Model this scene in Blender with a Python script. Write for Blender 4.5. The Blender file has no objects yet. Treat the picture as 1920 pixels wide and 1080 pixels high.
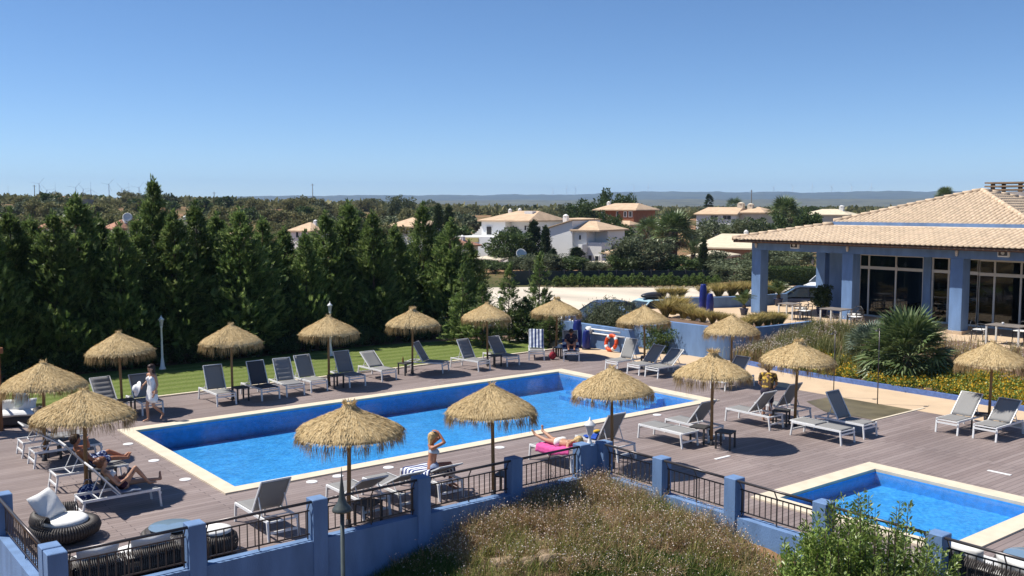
import bpy, bmesh, math, random
import numpy as np
from mathutils import Vector, Matrix, Euler

# ------------------------------------------------------------------ camera, sky, sun, exposure
S = bpy.context.scene
H, FPX, PITCH, TH = 6.35, 1829.0, 0.0844, 0.6695       # eye height, focal length in photo pixels, pitch, heading
CX, CY = -15.00, -16.08                                 # eye position; X runs along the pool, Y across it
CT, ST = math.cos(TH), math.sin(TH)
cam_data = bpy.data.cameras.new('camera')
cam_data.sensor_width = 36.0
cam_data.lens = 36.0 * FPX / 1920.0
cam_data.clip_start, cam_data.clip_end = 0.1, 30000.0
cam = bpy.data.objects.new('camera', cam_data)
S.collection.objects.link(cam)
cam.location = (CX, CY, H)
cam.rotation_euler = (math.pi / 2 - PITCH, 0, -TH)
S.camera = cam

SUN_EL = math.radians(57)
_sx, _sy = -0.985, 0.17                                 # towards the sun, in the camera's ground frame
SUN_DIR = Vector((_sx * CT + _sy * ST, -_sx * ST + _sy * CT, 0)).normalized() * math.cos(SUN_EL) + Vector((0, 0, math.sin(SUN_EL)))
W = bpy.data.worlds.new('World'); S.world = W; W.use_nodes = True
nt = W.node_tree; nt.nodes.clear()
sky = nt.nodes.new('ShaderNodeTexSky'); sky.sky_type = 'NISHITA'; sky.sun_disc = False
sky.sun_elevation = SUN_EL; sky.sun_rotation = math.atan2(SUN_DIR.x, SUN_DIR.y)
sky.altitude = 0; sky.air_density = 0.62; sky.dust_density = 0.05; sky.ozone_density = 5.0
hs = nt.nodes.new('ShaderNodeHueSaturation'); hs.inputs['Saturation'].default_value = 1.09
bg = nt.nodes.new('ShaderNodeBackground'); bg.inputs['Strength'].default_value = 0.106
wo = nt.nodes.new('ShaderNodeOutputWorld')
nt.links.new(sky.outputs[0], hs.inputs['Color']); nt.links.new(hs.outputs[0], bg.inputs['Color']); nt.links.new(bg.outputs[0], wo.inputs[0])
sl = bpy.data.lights.new('sun', 'SUN'); sl.energy = 5.0; sl.angle = math.radians(0.53); sl.color = (1.0, 0.955, 0.88)
so = bpy.data.objects.new('sun', sl); S.collection.objects.link(so)
so.rotation_euler = (-SUN_DIR).to_track_quat('-Z', 'Y').to_euler()
so.location = (0, 0, 60)
S.view_settings.view_transform = 'Standard'; S.view_settings.look = 'None'
S.view_settings.exposure = 0.38; S.view_settings.gamma = 1.0
try:
    S.cycles.max_bounces = 6; S.cycles.diffuse_bounces = 2; S.cycles.glossy_bounces = 3
    S.cycles.transparent_max_bounces = 12; S.cycles.volume_bounces = 1
    S.cycles.caustics_reflective = False; S.cycles.caustics_refractive = False
except Exception: pass

# ------------------------------------------------------------------ where things stand
COL = S.collection
R = random.Random(7)
def to_world(right, fwd): return (CX + right * CT + fwd * ST, CY - right * ST + fwd * CT)
def ray(px, py):
    dx, dy = (px - 960) / FPX, (540 - py) / FPX
    c, s = math.cos(PITCH), math.sin(PITCH)
    f, z, r = c + s * dy, -s + c * dy, dx
    return Vector((r * CT + f * ST, -r * ST + f * CT, z))
EYE = Vector((CX, CY, H))
def P(px, py, z=0.0):
    d = ray(px, py); return EYE + d * ((z - H) / d.z)
def onX(px, py, x):
    d = ray(px, py); return EYE + d * ((x - CX) / d.x)
def onY(px, py, y):
    d = ray(px, py); return EYE + d * ((y - CY) / d.y)
def D(px, fwd): return to_world((px - 960) / FPX * fwd, fwd)
def zat(py, fwd): return H - (py - 385.3) / FPX * fwd

# ------------------------------------------------------------------ mesh helpers
class MB:
    def __init__(s): s.v = []; s.f = []; s.m = []; s.cur = 0
    def add(s, vs, fs):
        b = len(s.v); s.v += [tuple(x) for x in vs]
        for f in fs: s.f.append(tuple(b + i for i in f)); s.m.append(s.cur)
        return s
    def box(s, c, size, rot=None, taper=1.0):
        hx, hy, hz = size[0] / 2, size[1] / 2, size[2] / 2
        vs = []
        for z in (-hz, hz):
            k = taper if z > 0 else 1.0
            for x, y in ((-hx, -hy), (hx, -hy), (hx, hy), (-hx, hy)): vs.append(Vector((x * k, y * k, z)))
        if rot is not None: vs = [rot @ v for v in vs]
        c = Vector(c)
        return s.add([v + c for v in vs], [(3, 2, 1, 0), (4, 5, 6, 7), (0, 1, 5, 4), (1, 2, 6, 5), (2, 3, 7, 6), (3, 0, 4, 7)])
    def bb(s, x0, y0, z0, x1, y1, z1):
        return s.box(((x0 + x1) / 2, (y0 + y1) / 2, (z0 + z1) / 2), (abs(x1 - x0), abs(y1 - y0), abs(z1 - z0)))
    def bar(s, p, q, w, h=None, up=(0, 0, 1)):
        p, q = Vector(p), Vector(q); d = q - p; L = d.length
        if L < 1e-6: return s
        x = d / L; u = Vector(up)
        if abs(x.dot(u)) > 0.98: u = Vector((1, 0, 0))
        y = u.cross(x).normalized(); z = x.cross(y)
        M = Matrix((x, y, z)).transposed()
        return s.box((p + q) / 2, (L, w, h or w), M)
    def tube(s, pts, rad, n=8, cap=True):
        pts = [Vector(p) for p in pts]
        if not isinstance(rad, (list, tuple)): rad = [rad] * len(pts)
        rings = []; ref = Vector((0.3, 0.2, 1)).normalized()
        for i, p in enumerate(pts):
            d = (pts[min(i + 1, len(pts) - 1)] - pts[max(i - 1, 0)]).normalized()
            rr = ref if abs(d.dot(ref)) < 0.95 else Vector((1, 0, 0))
            a = d.cross(rr).normalized(); b = d.cross(a)
            rings.append([p + (a * math.cos(2 * math.pi * k / n) + b * math.sin(2 * math.pi * k / n)) * rad[i] for k in range(n)])
        vs = [v for r in rings for v in r]; fs = []
        for i in range(len(pts) - 1):
            for k in range(n): fs.append((i * n + k, i * n + (k + 1) % n, (i + 1) * n + (k + 1) % n, (i + 1) * n + k))
        if cap: fs.append(tuple(range(n - 1, -1, -1))); fs.append(tuple((len(pts) - 1) * n + k for k in range(n)))
        return s.add(vs, fs)
    def lathe(s, prof, n=16, c=(0, 0, 0), sx=1, sy=1):
        c = Vector(c); vs = []
        for r, z in prof:
            for k in range(n):
                a = 2 * math.pi * k / n; vs.append(c + Vector((r * sx * math.cos(a), r * sy * math.sin(a), z)))
        fs = []
        for i in range(len(prof) - 1):
            for k in range(n): fs.append((i * n + k, i * n + (k + 1) % n, (i + 1) * n + (k + 1) % n, (i + 1) * n + k))
        fs.append(tuple(range(n - 1, -1, -1))); m = (len(prof) - 1) * n; fs.append(tuple(m + k for k in range(n)))
        return s.add(vs, fs)
    def ball(s, c, r, n=10, m=6, sc=(1, 1, 1), rot=None):
        prof = [(math.sin(math.pi * i / m) * r, -math.cos(math.pi * i / m) * r) for i in range(m + 1)]
        prof[0] = (r * 0.02, -r); prof[-1] = (r * 0.02, r)
        t = MB().lathe(prof, n); c = Vector(c)
        vs = [Vector((v[0] * sc[0], v[1] * sc[1], v[2] * sc[2])) for v in t.v]
        if rot is not None: vs = [rot @ v for v in vs]
        return s.add([v + c for v in vs], t.f)
    def quad(s, a, b, c, d): return s.add([a, b, c, d], [(0, 1, 2, 3)])
    def extrude(s, poly, z0, z1):
        n = len(poly); vs = [(p[0], p[1], z0) for p in poly] + [(p[0], p[1], z1) for p in poly]
        fs = [tuple(range(n - 1, -1, -1)), tuple(range(n, 2 * n))] + [(i, (i + 1) % n, n + (i + 1) % n, n + i) for i in range(n)]
        return s.add(vs, fs)
    def mesh(s, name, smooth=False):
        me = bpy.data.meshes.new(name); me.from_pydata(s.v, [], s.f)
        if any(s.m): me.polygons.foreach_set('material_index', s.m)
        if smooth: me.polygons.foreach_set('use_smooth', [True] * len(s.f))
        me.update(); return me
    def build(s, name, mat, parent=None, smooth=False, bevel=0):
        me = s.mesh(name, smooth)
        if bevel:
            bm = bmesh.new(); bm.from_mesh(me)
            bmesh.ops.bevel(bm, geom=bm.edges[:], offset=bevel, segments=1, affect='EDGES'); bm.to_mesh(me); bm.free()
        return link(name, me, mat, parent)

def link(name, me, mat=None, parent=None, loc=None, rz=0.0, kind=None):
    o = bpy.data.objects.new(name, me); COL.objects.link(o)
    if me is not None and mat is not None and len(me.materials) == 0:
        for m in (mat if isinstance(mat, (list, tuple)) else [mat]): me.materials.append(m)
    if parent is not None: o.parent = parent
    if loc is not None: o.location = loc
    if rz: o.rotation_euler = (0, 0, rz)
    if kind: o['kind'] = kind
    return o
def tag(o, label, cat, group=None):
    o['label'] = label; o['category'] = cat
    if group: o['group'] = group
    return o
def thing(name, label, cat, loc=(0, 0, 0), rz=0.0, group=None):
    o = bpy.data.objects.new(name, None); COL.objects.link(o)
    o.location = loc; o.rotation_euler = (0, 0, rz); o.empty_display_size = 0.2
    return tag(o, label, cat, group)
def struct(o): o['kind'] = 'structure'; return o
def stuff(o): o['kind'] = 'stuff'; return o
def dup(root, loc, rz=0.0, label=None, group=None, scale=None):
    r = root.copy(); COL.objects.link(r); r.location = loc; r.rotation_euler = (0, 0, rz)
    if scale is not None: r.scale = scale if isinstance(scale, (tuple, list)) else (scale,) * 3
    if label: r['label'] = label
    if group: r['group'] = group
    for ch in list(root.children):
        c = ch.copy(); COL.objects.link(c); c.parent = r
        for g in list(ch.children):
            d = g.copy(); COL.objects.link(d); d.parent = c
    return r
def mesh_np(name, V, F, smooth=False):
    V = np.asarray(V, np.float32); F = np.asarray(F, np.int32)
    me = bpy.data.meshes.new(name); k = F.shape[1]
    me.vertices.add(len(V)); me.vertices.foreach_set('co', V.ravel())
    me.loops.add(F.size); me.loops.foreach_set('vertex_index', F.ravel())
    me.polygons.add(len(F)); me.polygons.foreach_set('loop_start', np.arange(0, F.size, k, dtype=np.int32))
    me.polygons.foreach_set('loop_total', np.full(len(F), k, np.int32))
    if smooth: me.polygons.foreach_set('use_smooth', np.ones(len(F), bool))
    me.update(calc_edges=True); return me
def unit(a): return a / np.maximum(np.linalg.norm(a, axis=1, keepdims=True), 1e-9)
def kites(c, d, L, Wd, rng, droop=0.0, side=None):
    """one leaf-shaped quad for each centre c, along d"""
    n = len(c); d = unit(d)
    if side is None: side = unit(np.cross(d, rng.normal(size=(n, 3))))
    L = np.broadcast_to(np.asarray(L, float).reshape(-1, 1), (n, 1)); Wd = np.broadcast_to(np.asarray(Wd, float).reshape(-1, 1), (n, 1))
    tip = c + d * L; tip = tip - np.array([0, 0, 1.0]) * L * droop
    mid = c + d * L * 0.5
    V = np.stack([c, mid + side * Wd / 2, tip, mid - side * Wd / 2], 1).reshape(-1, 3)
    return V, np.arange(4 * n).reshape(n, 4)
def join_np(parts):
    Vs, Fs, o = [], [], 0
    for V, F in parts: Vs.append(V); Fs.append(F + o); o += len(V)
    return np.concatenate(Vs), np.concatenate(Fs)

# ------------------------------------------------------------------ materials
MATS = {}
def new_mat(name):
    m = bpy.data.materials.new(name); m.use_nodes = True; t = m.node_tree
    b = t.nodes['Principled BSDF']; return m, t, b
def mat(name, rgb, rough=0.6, var=0.12, scale=6.0, bump=0.0, bscale=40.0, metal=0.0, spec=0.4, rnd=0.0, stretch=None, coords='Object', detail=4):
    if name in MATS: return MATS[name]
    m, t, b = new_mat(name); N = t.nodes.new; Lk = t.links.new
    tc = N('ShaderNodeTexCoord'); mp = N('ShaderNodeMapping'); Lk(tc.outputs[coords], mp.inputs[0])
    if stretch: mp.inputs['Scale'].default_value = stretch
    nz = N('ShaderNodeTexNoise'); nz.inputs['Scale'].default_value = scale; nz.inputs['Detail'].default_value = detail; Lk(mp.outputs[0], nz.inputs['Vector'])
    hsv = N('ShaderNodeHueSaturation'); hsv.inputs['Color'].default_value = (*rgb, 1)
    mr = N('ShaderNodeMapRange'); Lk(nz.outputs['Fac'], mr.inputs['Value'])
    mr.inputs['From Min'].default_value = 0.25; mr.inputs['From Max'].default_value = 0.75
    mr.inputs['To Min'].default_value = 1 - var; mr.inputs['To Max'].default_value = 1 + var
    if rnd:
        oi = N('ShaderNodeObjectInfo'); m2 = N('ShaderNodeMapRange'); Lk(oi.outputs['Random'], m2.inputs['Value'])
        m2.inputs['To Min'].default_value = 1 - rnd; m2.inputs['To Max'].default_value = 1 + rnd
        mm = N('ShaderNodeMath'); mm.operation = 'MULTIPLY'; Lk(mr.outputs[0], mm.inputs[0]); Lk(m2.outputs[0], mm.inputs[1]); Lk(mm.outputs[0], hsv.inputs['Value'])
    else: Lk(mr.outputs[0], hsv.inputs['Value'])
    Lk(hsv.outputs[0], b.inputs['Base Color'])
    b.inputs['Roughness'].default_value = rough; b.inputs['Metallic'].default_value = metal; b.inputs['Specular IOR Level'].default_value = spec
    if bump:
        n2 = N('ShaderNodeTexNoise'); n2.inputs['Scale'].default_value = bscale; n2.inputs['Detail'].default_value = 3; Lk(mp.outputs[0], n2.inputs['Vector'])
        bp = N('ShaderNodeBump'); bp.inputs['Strength'].default_value = bump; bp.inputs['Distance'].default_value = 0.02; Lk(n2.outputs['Fac'], bp.inputs['Height']); Lk(bp.outputs[0], b.inputs['Normal'])
    MATS[name] = m; return m
def leaf_mat(name, cols, rough=0.6, trans=0.25, spec=0.3, rnd=0.12):
    """colour picked leaf by leaf from cols; some light passes through"""
    m, t, b = new_mat(name); N = t.nodes.new; Lk = t.links.new
    g = N('ShaderNodeNewGeometry'); cr = N('ShaderNodeValToRGB'); Lk(g.outputs['Random Per Island'], cr.inputs[0])
    el = cr.color_ramp.elements
    while len(el) < len(cols): el.new(0.5)
    for i, c in enumerate(cols): el[i].position = i / max(1, len(cols) - 1); el[i].color = (*c, 1)
    oi = N('ShaderNodeObjectInfo'); mr = N('ShaderNodeMapRange'); Lk(oi.outputs['Random'], mr.inputs['Value']); mr.inputs['To Min'].default_value = 1 - rnd; mr.inputs['To Max'].default_value = 1 + rnd
    hsv = N('ShaderNodeHueSaturation'); Lk(cr.outputs[0], hsv.inputs['Color']); Lk(mr.outputs[0], hsv.inputs['Value'])
    Lk(hsv.outputs[0], b.inputs['Base Color']); b.inputs['Roughness'].default_value = rough; b.inputs['Specular IOR Level'].default_value = spec
    if trans:
        tr = N('ShaderNodeBsdfTranslucent'); Lk(hsv.outputs[0], tr.inputs[0]); mx = N('ShaderNodeMixShader'); mx.inputs[0].default_value = trans
        Lk(b.outputs[0], mx.inputs[1]); Lk(tr.outputs[0], mx.inputs[2]); Lk(mx.outputs[0], t.nodes['Material Output'].inputs['Surface'])
    MATS[name] = m; return m

def deck_material():
    m, t, b = new_mat('deck_boards'); N = t.nodes.new; Lk = t.links.new
    tc = N('ShaderNodeTexCoord'); sep = N('ShaderNodeSeparateXYZ'); Lk(tc.outputs['Object'], sep.inputs[0])
    def math_(op, a, bb=None):
        n = N('ShaderNodeMath'); n.operation = op
        if isinstance(a, (int, float)): n.inputs[0].default_value = a
        else: Lk(a, n.inputs[0])
        if bb is not None:
            if isinstance(bb, (int, float)): n.inputs[1].default_value = bb
            else: Lk(bb, n.inputs[1])
        return n.outputs[0]
    row = math_('DIVIDE', sep.outputs['Y'], 0.142); rid = math_('FLOOR', row); fr = math_('FRACT', row)
    off = math_('MULTIPLY', math_('FRACT', math_('MULTIPLY', rid, 0.5)), 0.62)
    cu = math_('DIVIDE', math_('ADD', sep.outputs['X'], off), 2.3); cid = math_('FLOOR', cu); cf = math_('FRACT', cu)
    cmb = N('ShaderNodeCombineXYZ'); Lk(cid, cmb.inputs[0]); Lk(rid, cmb.inputs[1])
    wn = N('ShaderNodeTexWhiteNoise'); wn.noise_dimensions = '2D'; Lk(cmb.outputs[0], wn.inputs['Vector'])
    gap = math_('MAXIMUM', math_('LESS_THAN', fr, 0.06), math_('LESS_THAN', cf, 0.006))
    cr = N('ShaderNodeValToRGB'); Lk(wn.outputs['Value'], cr.inputs[0])
    e = cr.color_ramp.elements; e[0].color = (0.215, 0.168, 0.155, 1); e[1].color = (0.275, 0.222, 0.206, 1)
    mp = N('ShaderNodeMapping'); mp.inputs['Scale'].default_value = (1.2, 14, 1); Lk(tc.outputs['Object'], mp.inputs[0])
    nz = N('ShaderNodeTexNoise'); nz.inputs['Scale'].default_value = 2.0; nz.inputs['Detail'].default_value = 5; Lk(mp.outputs[0], nz.inputs['Vector'])
    n3 = N('ShaderNodeTexNoise'); n3.inputs['Scale'].default_value = 0.35; n3.inputs['Detail'].default_value = 4; Lk(tc.outputs['Object'], n3.inputs['Vector'])
    v1 = math_('MULTIPLY_ADD', nz.outputs['Fac'], 0.5); t.nodes[-1].inputs[2].default_value = 0.75
    v2 = math_('MULTIPLY_ADD', n3.outputs['Fac'], 0.8); t.nodes[-1].inputs[2].default_value = 0.6
    hsv = N('ShaderNodeHueSaturation'); Lk(cr.outputs[0], hsv.inputs['Color']); Lk(math_('MULTIPLY', v1, v2), hsv.inputs['Value'])
    mx = N('ShaderNodeMix'); mx.data_type = 'RGBA'; Lk(gap, mx.inputs['Factor']); Lk(hsv.outputs[0], mx.inputs['A']); mx.inputs['B'].default_value = (0.08, 0.06, 0.058, 1)
    Lk(mx.outputs['Result'], b.inputs['Base Color']); b.inputs['Roughness'].default_value = 0.62; b.inputs['Specular IOR Level'].default_value = 0.3
    bp = N('ShaderNodeBump'); bp.inputs['Strength'].default_value = 0.5; bp.inputs['Distance'].default_value = 0.01; bp.invert = True
    Lk(gap, bp.inputs['Height']); Lk(bp.outputs[0], b.inputs['Normal']); return m
def water_material():
    m, t, b = new_mat('pool_water'); N = t.nodes.new; Lk = t.links.new; t.nodes.remove(b)
    tc = N('ShaderNodeTexCoord'); n1 = N('ShaderNodeTexNoise'); n1.inputs['Scale'].default_value = 2.1; n1.inputs['Detail'].default_value = 7; n1.inputs['Roughness'].default_value = 0.65; Lk(tc.outputs['Object'], n1.inputs['Vector'])
    bp = N('ShaderNodeBump'); bp.inputs['Strength'].default_value = 0.34; bp.inputs['Distance'].default_value = 0.06; Lk(n1.outputs['Fac'], bp.inputs['Height'])
    fr = N('ShaderNodeFresnel'); fr.inputs['IOR'].default_value = 1.33; Lk(bp.outputs[0], fr.inputs['Normal'])
    gl = N('ShaderNodeBsdfGlossy'); gl.inputs['Roughness'].default_value = 0.04; Lk(bp.outputs[0], gl.inputs['Normal'])
    tp = N('ShaderNodeBsdfTransparent'); tp.inputs[0].default_value = (0.74, 0.92, 0.99, 1)
    mx = N('ShaderNodeMixShader'); Lk(fr.outputs[0], mx.inputs[0]); Lk(tp.outputs[0], mx.inputs[1]); Lk(gl.outputs[0], mx.inputs[2])
    Lk(mx.outputs[0], t.nodes['Material Output'].inputs['Surface']); return m
def mosaic_material():
    """small glass tiles, slightly different one by one"""
    m, t, b = new_mat('pool_mosaic'); N = t.nodes.new; Lk = t.links.new
    tc = N('ShaderNodeTexCoord'); vo = N('ShaderNodeTexVoronoi'); vo.inputs['Scale'].default_value = 15; vo.inputs['Randomness'].default_value = 0.25; Lk(tc.outputs['Object'], vo.inputs['Vector'])
    sp = N('ShaderNodeSeparateColor'); Lk(vo.outputs['Color'], sp.inputs[0]); cr = N('ShaderNodeValToRGB'); Lk(sp.outputs[0], cr.inputs[0])
    e = cr.color_ramp.elements; e[0].color = (0.045, 0.30, 0.70, 1); e[1].color = (0.115, 0.46, 0.86, 1)
    n3 = N('ShaderNodeTexNoise'); n3.inputs['Scale'].default_value = 2.2; n3.inputs['Detail'].default_value = 6; n3.inputs['Roughness'].default_value = 0.7; Lk(tc.outputs['Object'], n3.inputs['Vector'])
    mr = N('ShaderNodeMapRange'); Lk(n3.outputs['Fac'], mr.inputs['Value']); mr.inputs['From Min'].default_value = 0.3; mr.inputs['From Max'].default_value = 0.7; mr.inputs['To Min'].default_value = 0.8; mr.inputs['To Max'].default_value = 1.15
    hsv = N('ShaderNodeHueSaturation'); Lk(cr.outputs[0], hsv.inputs['Color']); Lk(mr.outputs[0], hsv.inputs['Value']); Lk(hsv.outputs[0], b.inputs['Base Color'])
    b.inputs['Roughness'].default_value = 0.4; return m
def glass_material():
    m, t, b = new_mat('window_glass'); N = t.nodes.new; Lk = t.links.new; t.nodes.remove(b)
    fr = N('ShaderNodeFresnel'); fr.inputs['IOR'].default_value = 1.5
    gl = N('ShaderNodeBsdfGlossy'); gl.inputs['Roughness'].default_value = 0.02
    tp = N('ShaderNodeBsdfTransparent'); tp.inputs[0].default_value = (0.55, 0.58, 0.58, 1)
    mx = N('ShaderNodeMixShader'); Lk(fr.outputs[0], mx.inputs[0]); Lk(tp.outputs[0], mx.inputs[1]); Lk(gl.outputs[0], mx.inputs[2])
    Lk(mx.outputs[0], t.nodes['Material Output'].inputs['Surface']); return m
def lawn_material():
    m, t, b = new_mat('mown_lawn'); N = t.nodes.new; Lk = t.links.new
    tc = N('ShaderNodeTexCoord'); wv = N('ShaderNodeTexWave'); wv.bands_direction = 'Y'; wv.inputs['Scale'].default_value = 0.40; wv.inputs['Distortion'].default_value = 0.6; wv.inputs['Detail Scale'].default_value = 0.6; Lk(tc.outputs['Object'], wv.inputs['Vector'])
    nz = N('ShaderNodeTexNoise'); nz.inputs['Scale'].default_value = 26; nz.inputs['Detail'].default_value = 6; Lk(tc.outputs['Object'], nz.inputs['Vector'])
    mx = N('ShaderNodeMix'); mx.data_type = 'RGBA'; Lk(wv.outputs['Fac'], mx.inputs['Factor']); mx.inputs['A'].default_value = (0.118, 0.158, 0.036, 1); mx.inputs['B'].default_value = (0.165, 0.200, 0.060, 1)
    mr = N('ShaderNodeMapRange'); Lk(nz.outputs['Fac'], mr.inputs['Value']); mr.inputs['From Min'].default_value = 0.3; mr.inputs['From Max'].default_value = 0.7; mr.inputs['To Min'].default_value = 0.6; mr.inputs['To Max'].default_value = 1.3
    hsv = N('ShaderNodeHueSaturation'); Lk(mx.outputs['Result'], hsv.inputs['Color']); Lk(mr.outputs[0], hsv.inputs['Value']); Lk(hsv.outputs[0], b.inputs['Base Color'])
    b.inputs['Roughness'].default_value = 0.85; b.inputs['Specular IOR Level'].default_value = 0.1
    bp = N('ShaderNodeBump'); bp.inputs['Strength'].default_value = 0.8; bp.inputs['Distance'].default_value = 0.04; Lk(nz.outputs['Fac'], bp.inputs['Height']); Lk(bp.outputs[0], b.inputs['Normal']); return m
def ground_material():
    m, t, b = new_mat('dry_ground'); N = t.nodes.new; Lk = t.links.new
    tc = N('ShaderNodeTexCoord'); n1 = N('ShaderNodeTexNoise'); n1.inputs['Scale'].default_value = 0.035; n1.inputs['Detail'].default_value = 9; n1.inputs['Roughness'].default_value = 0.7; Lk(tc.outputs['Object'], n1.inputs['Vector'])
    cr = N('ShaderNodeValToRGB'); Lk(n1.outputs['Fac'], cr.inputs[0]); e = cr.color_ramp.elements
    e[0].position = 0.36; e[0].color = (0.075, 0.08, 0.032, 1); e[1].position = 0.62; e[1].color = (0.30, 0.165, 0.10, 1)
    x = e.new(0.45); x.color = (0.14, 0.11, 0.05, 1); x = e.new(0.53); x.color = (0.25, 0.155, 0.085, 1)
    n2 = N('ShaderNodeTexNoise'); n2.inputs['Scale'].default_value = 5; n2.inputs['Detail'].default_value = 6; Lk(tc.outputs['Object'], n2.inputs['Vector'])
    mr = N('ShaderNodeMapRange'); Lk(n2.outputs['Fac'], mr.inputs['Value']); mr.inputs['To Min'].default_value = 0.6; mr.inputs['To Max'].default_value = 1.4
    hsv = N('ShaderNodeHueSaturation'); Lk(cr.outputs[0], hsv.inputs['Color']); Lk(mr.outputs[0], hsv.inputs['Value']); Lk(hsv.outputs[0], b.inputs['Base Color'])
    b.inputs['Roughness'].default_value = 0.95; b.inputs['Specular IOR Level'].default_value = 0.05; return m
def stripe_mat(name, a, bcol, scale, axis='X'):
    m, t, b = new_mat(name); N = t.nodes.new; Lk = t.links.new
    tc = N('ShaderNodeTexCoord'); sp = N('ShaderNodeSeparateXYZ'); Lk(tc.outputs['Object'], sp.inputs[0])
    mu = N('ShaderNodeMath'); mu.operation = 'MULTIPLY'; Lk(sp.outputs[axis], mu.inputs[0]); mu.inputs[1].default_value = scale
    f = N('ShaderNodeMath'); f.operation = 'FRACT'; Lk(mu.outputs[0], f.inputs[0]); g = N('ShaderNodeMath'); g.operation = 'GREATER_THAN'; Lk(f.outputs[0], g.inputs[0]); g.inputs[1].default_value = 0.5
    mx = N('ShaderNodeMix'); mx.data_type = 'RGBA'; Lk(g.outputs[0], mx.inputs['Factor']); mx.inputs['A'].default_value = (*a, 1); mx.inputs['B'].default_value = (*bcol, 1)
    Lk(mx.outputs['Result'], b.inputs['Base Color']); b.inputs['Roughness'].default_value = 0.9; return m
def print_mat(name, a, bcol, scale):
    m, t, b = new_mat(name); N = t.nodes.new; Lk = t.links.new
    tc = N('ShaderNodeTexCoord'); vo = N('ShaderNodeTexNoise'); vo.inputs['Scale'].default_value = scale; Lk(tc.outputs['Object'], vo.inputs['Vector'])
    cr = N('ShaderNodeValToRGB'); cr.color_ramp.interpolation = 'CONSTANT'; Lk(vo.outputs['Fac'], cr.inputs[0]); e = cr.color_ramp.elements; e[0].color = (*a, 1); e[1].position = 0.54; e[1].color = (*bcol, 1)
    Lk(cr.outputs[0], b.inputs['Base Color']); b.inputs['Roughness'].default_value = 0.9; return m

M_DECK = deck_material(); M_WATER = water_material(); M_MOSAIC = mosaic_material(); M_GLASS = glass_material(); M_LAWN = lawn_material(); M_GROUND = ground_material()
M_COPING = mat('pale_stone_coping', (0.66, 0.57, 0.43), 0.7, 0.10, 3.0, 0.15)
M_BLUE = mat('blue_render', (0.140, 0.236, 0.415), 0.8, 0.24, 1.7, 0.35, 40, detail=9, stretch=(1.6, 1.6, 0.45))
M_WALLSCATTER = mat('pool_wall_scatter_tile', (0.075, 0.37, 0.80), 0.35, 0.18, 9)  # floor tile's blue brightened: light scattered in the water put into the colour
M_TAN = mat('tan_paving', (0.58, 0.43, 0.28), 0.8, 0.10, 1.2, 0.15, 30, detail=8)
M_SAND = mat('car_park_sand', (0.60, 0.52, 0.41), 0.9, 0.24, 0.35, 0.3, 3, detail=10, stretch=(1.0, 0.35, 1.0))
M_WHITE = mat('white_paint', (0.78, 0.78, 0.77), 0.45, 0.04, 4)
M_WALLW = mat('white_render', (0.80, 0.79, 0.76), 0.8, 0.06, 0.6, detail=8)
M_SLING = mat('grey_sling', (0.245, 0.24, 0.232), 0.75, 0.06, 60, 0.2, 300)
M_PAD = mat('grey_padded_sling', (0.225, 0.222, 0.225), 0.8, 0.06, 60, 0.2, 300)
M_SLINGSHADE = mat('shaded_grey_sling', (0.06, 0.06, 0.07), 0.75, 0.08, 60, 0.2, 300)  # darker copy of the grey sling, parasol shade put into its colour
M_DARKM = mat('dark_metal', (0.045, 0.045, 0.05), 0.45, 0.1, 8, metal=0.3)
M_RAIL = mat('bronze_rail', (0.085, 0.075, 0.075), 0.36, 0.15, 6, metal=0.55)
M_POLE = mat('parasol_pole_wood', (0.27, 0.155, 0.062), 0.7, 0.25, 5, 0.3, 40, stretch=(6, 6, 0.8))
M_TABLE = mat('dark_resin', (0.055, 0.052, 0.05), 0.6, 0.12, 12)
M_WICKER = mat('dark_wicker', (0.052, 0.045, 0.042), 0.55, 0.25, 40)
M_CUSH = mat('white_cushion', (0.74, 0.73, 0.70), 0.9, 0.04, 5, 0.25, 12)
M_ROOF = mat('beige_roof_tile', (0.58, 0.445, 0.31), 0.85, 0.2, 3.0, 0.2, 30, rnd=0.12)
M_WOODP = mat('varnished_wood', (0.28, 0.105, 0.035), 0.5, 0.25, 4, 0.2, 40, stretch=(5, 5, 0.6))
M_FRAME = mat('light_window_frame', (0.62, 0.62, 0.60), 0.5, 0.05, 4)
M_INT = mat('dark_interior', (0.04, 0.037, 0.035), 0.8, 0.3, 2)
M_SOFFIT = mat('timber_soffit', (0.16, 0.075, 0.04), 0.7, 0.2, 5)
M_BARK = mat('bark', (0.12, 0.085, 0.06), 0.9, 0.3, 8, 0.6, 20)
M_SOIL = mat('soil', (0.16, 0.10, 0.065), 0.95, 0.35, 3, 0.6, 12, detail=8)
M_THATCH = leaf_mat('straw', [(0.38, 0.265, 0.125), (0.56, 0.415, 0.215), (0.66, 0.51, 0.28), (0.74, 0.60, 0.36)], 0.85, 0.2, 0.15, 0.08)
M_THATCHCORE = mat('straw_core', (0.56, 0.415, 0.215), 0.9, 0.25, 30, 0.8, 80)
M_FRINGE = leaf_mat('straw_fringe', [(0.30, 0.20, 0.09), (0.46, 0.33, 0.16), (0.58, 0.44, 0.24)], 0.85, 0.4, 0.15, 0.05)
L_CONIFER = leaf_mat('conifer_green', [(0.04, 0.075, 0.023), (0.10, 0.16, 0.043), (0.175, 0.245, 0.07), (0.28, 0.34, 0.125)], 0.45, 0.48, 0.3, 0.18)
L_CYPRESS = leaf_mat('cypress_green', [(0.02, 0.04, 0.016), (0.045, 0.075, 0.026), (0.07, 0.105, 0.036)], 0.65, 0.15)
L_OLIVE = leaf_mat('olive_green', [(0.07, 0.09, 0.045), (0.125, 0.15, 0.075), (0.19, 0.21, 0.12)], 0.6, 0.25, 0.3, 0.2)
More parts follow.
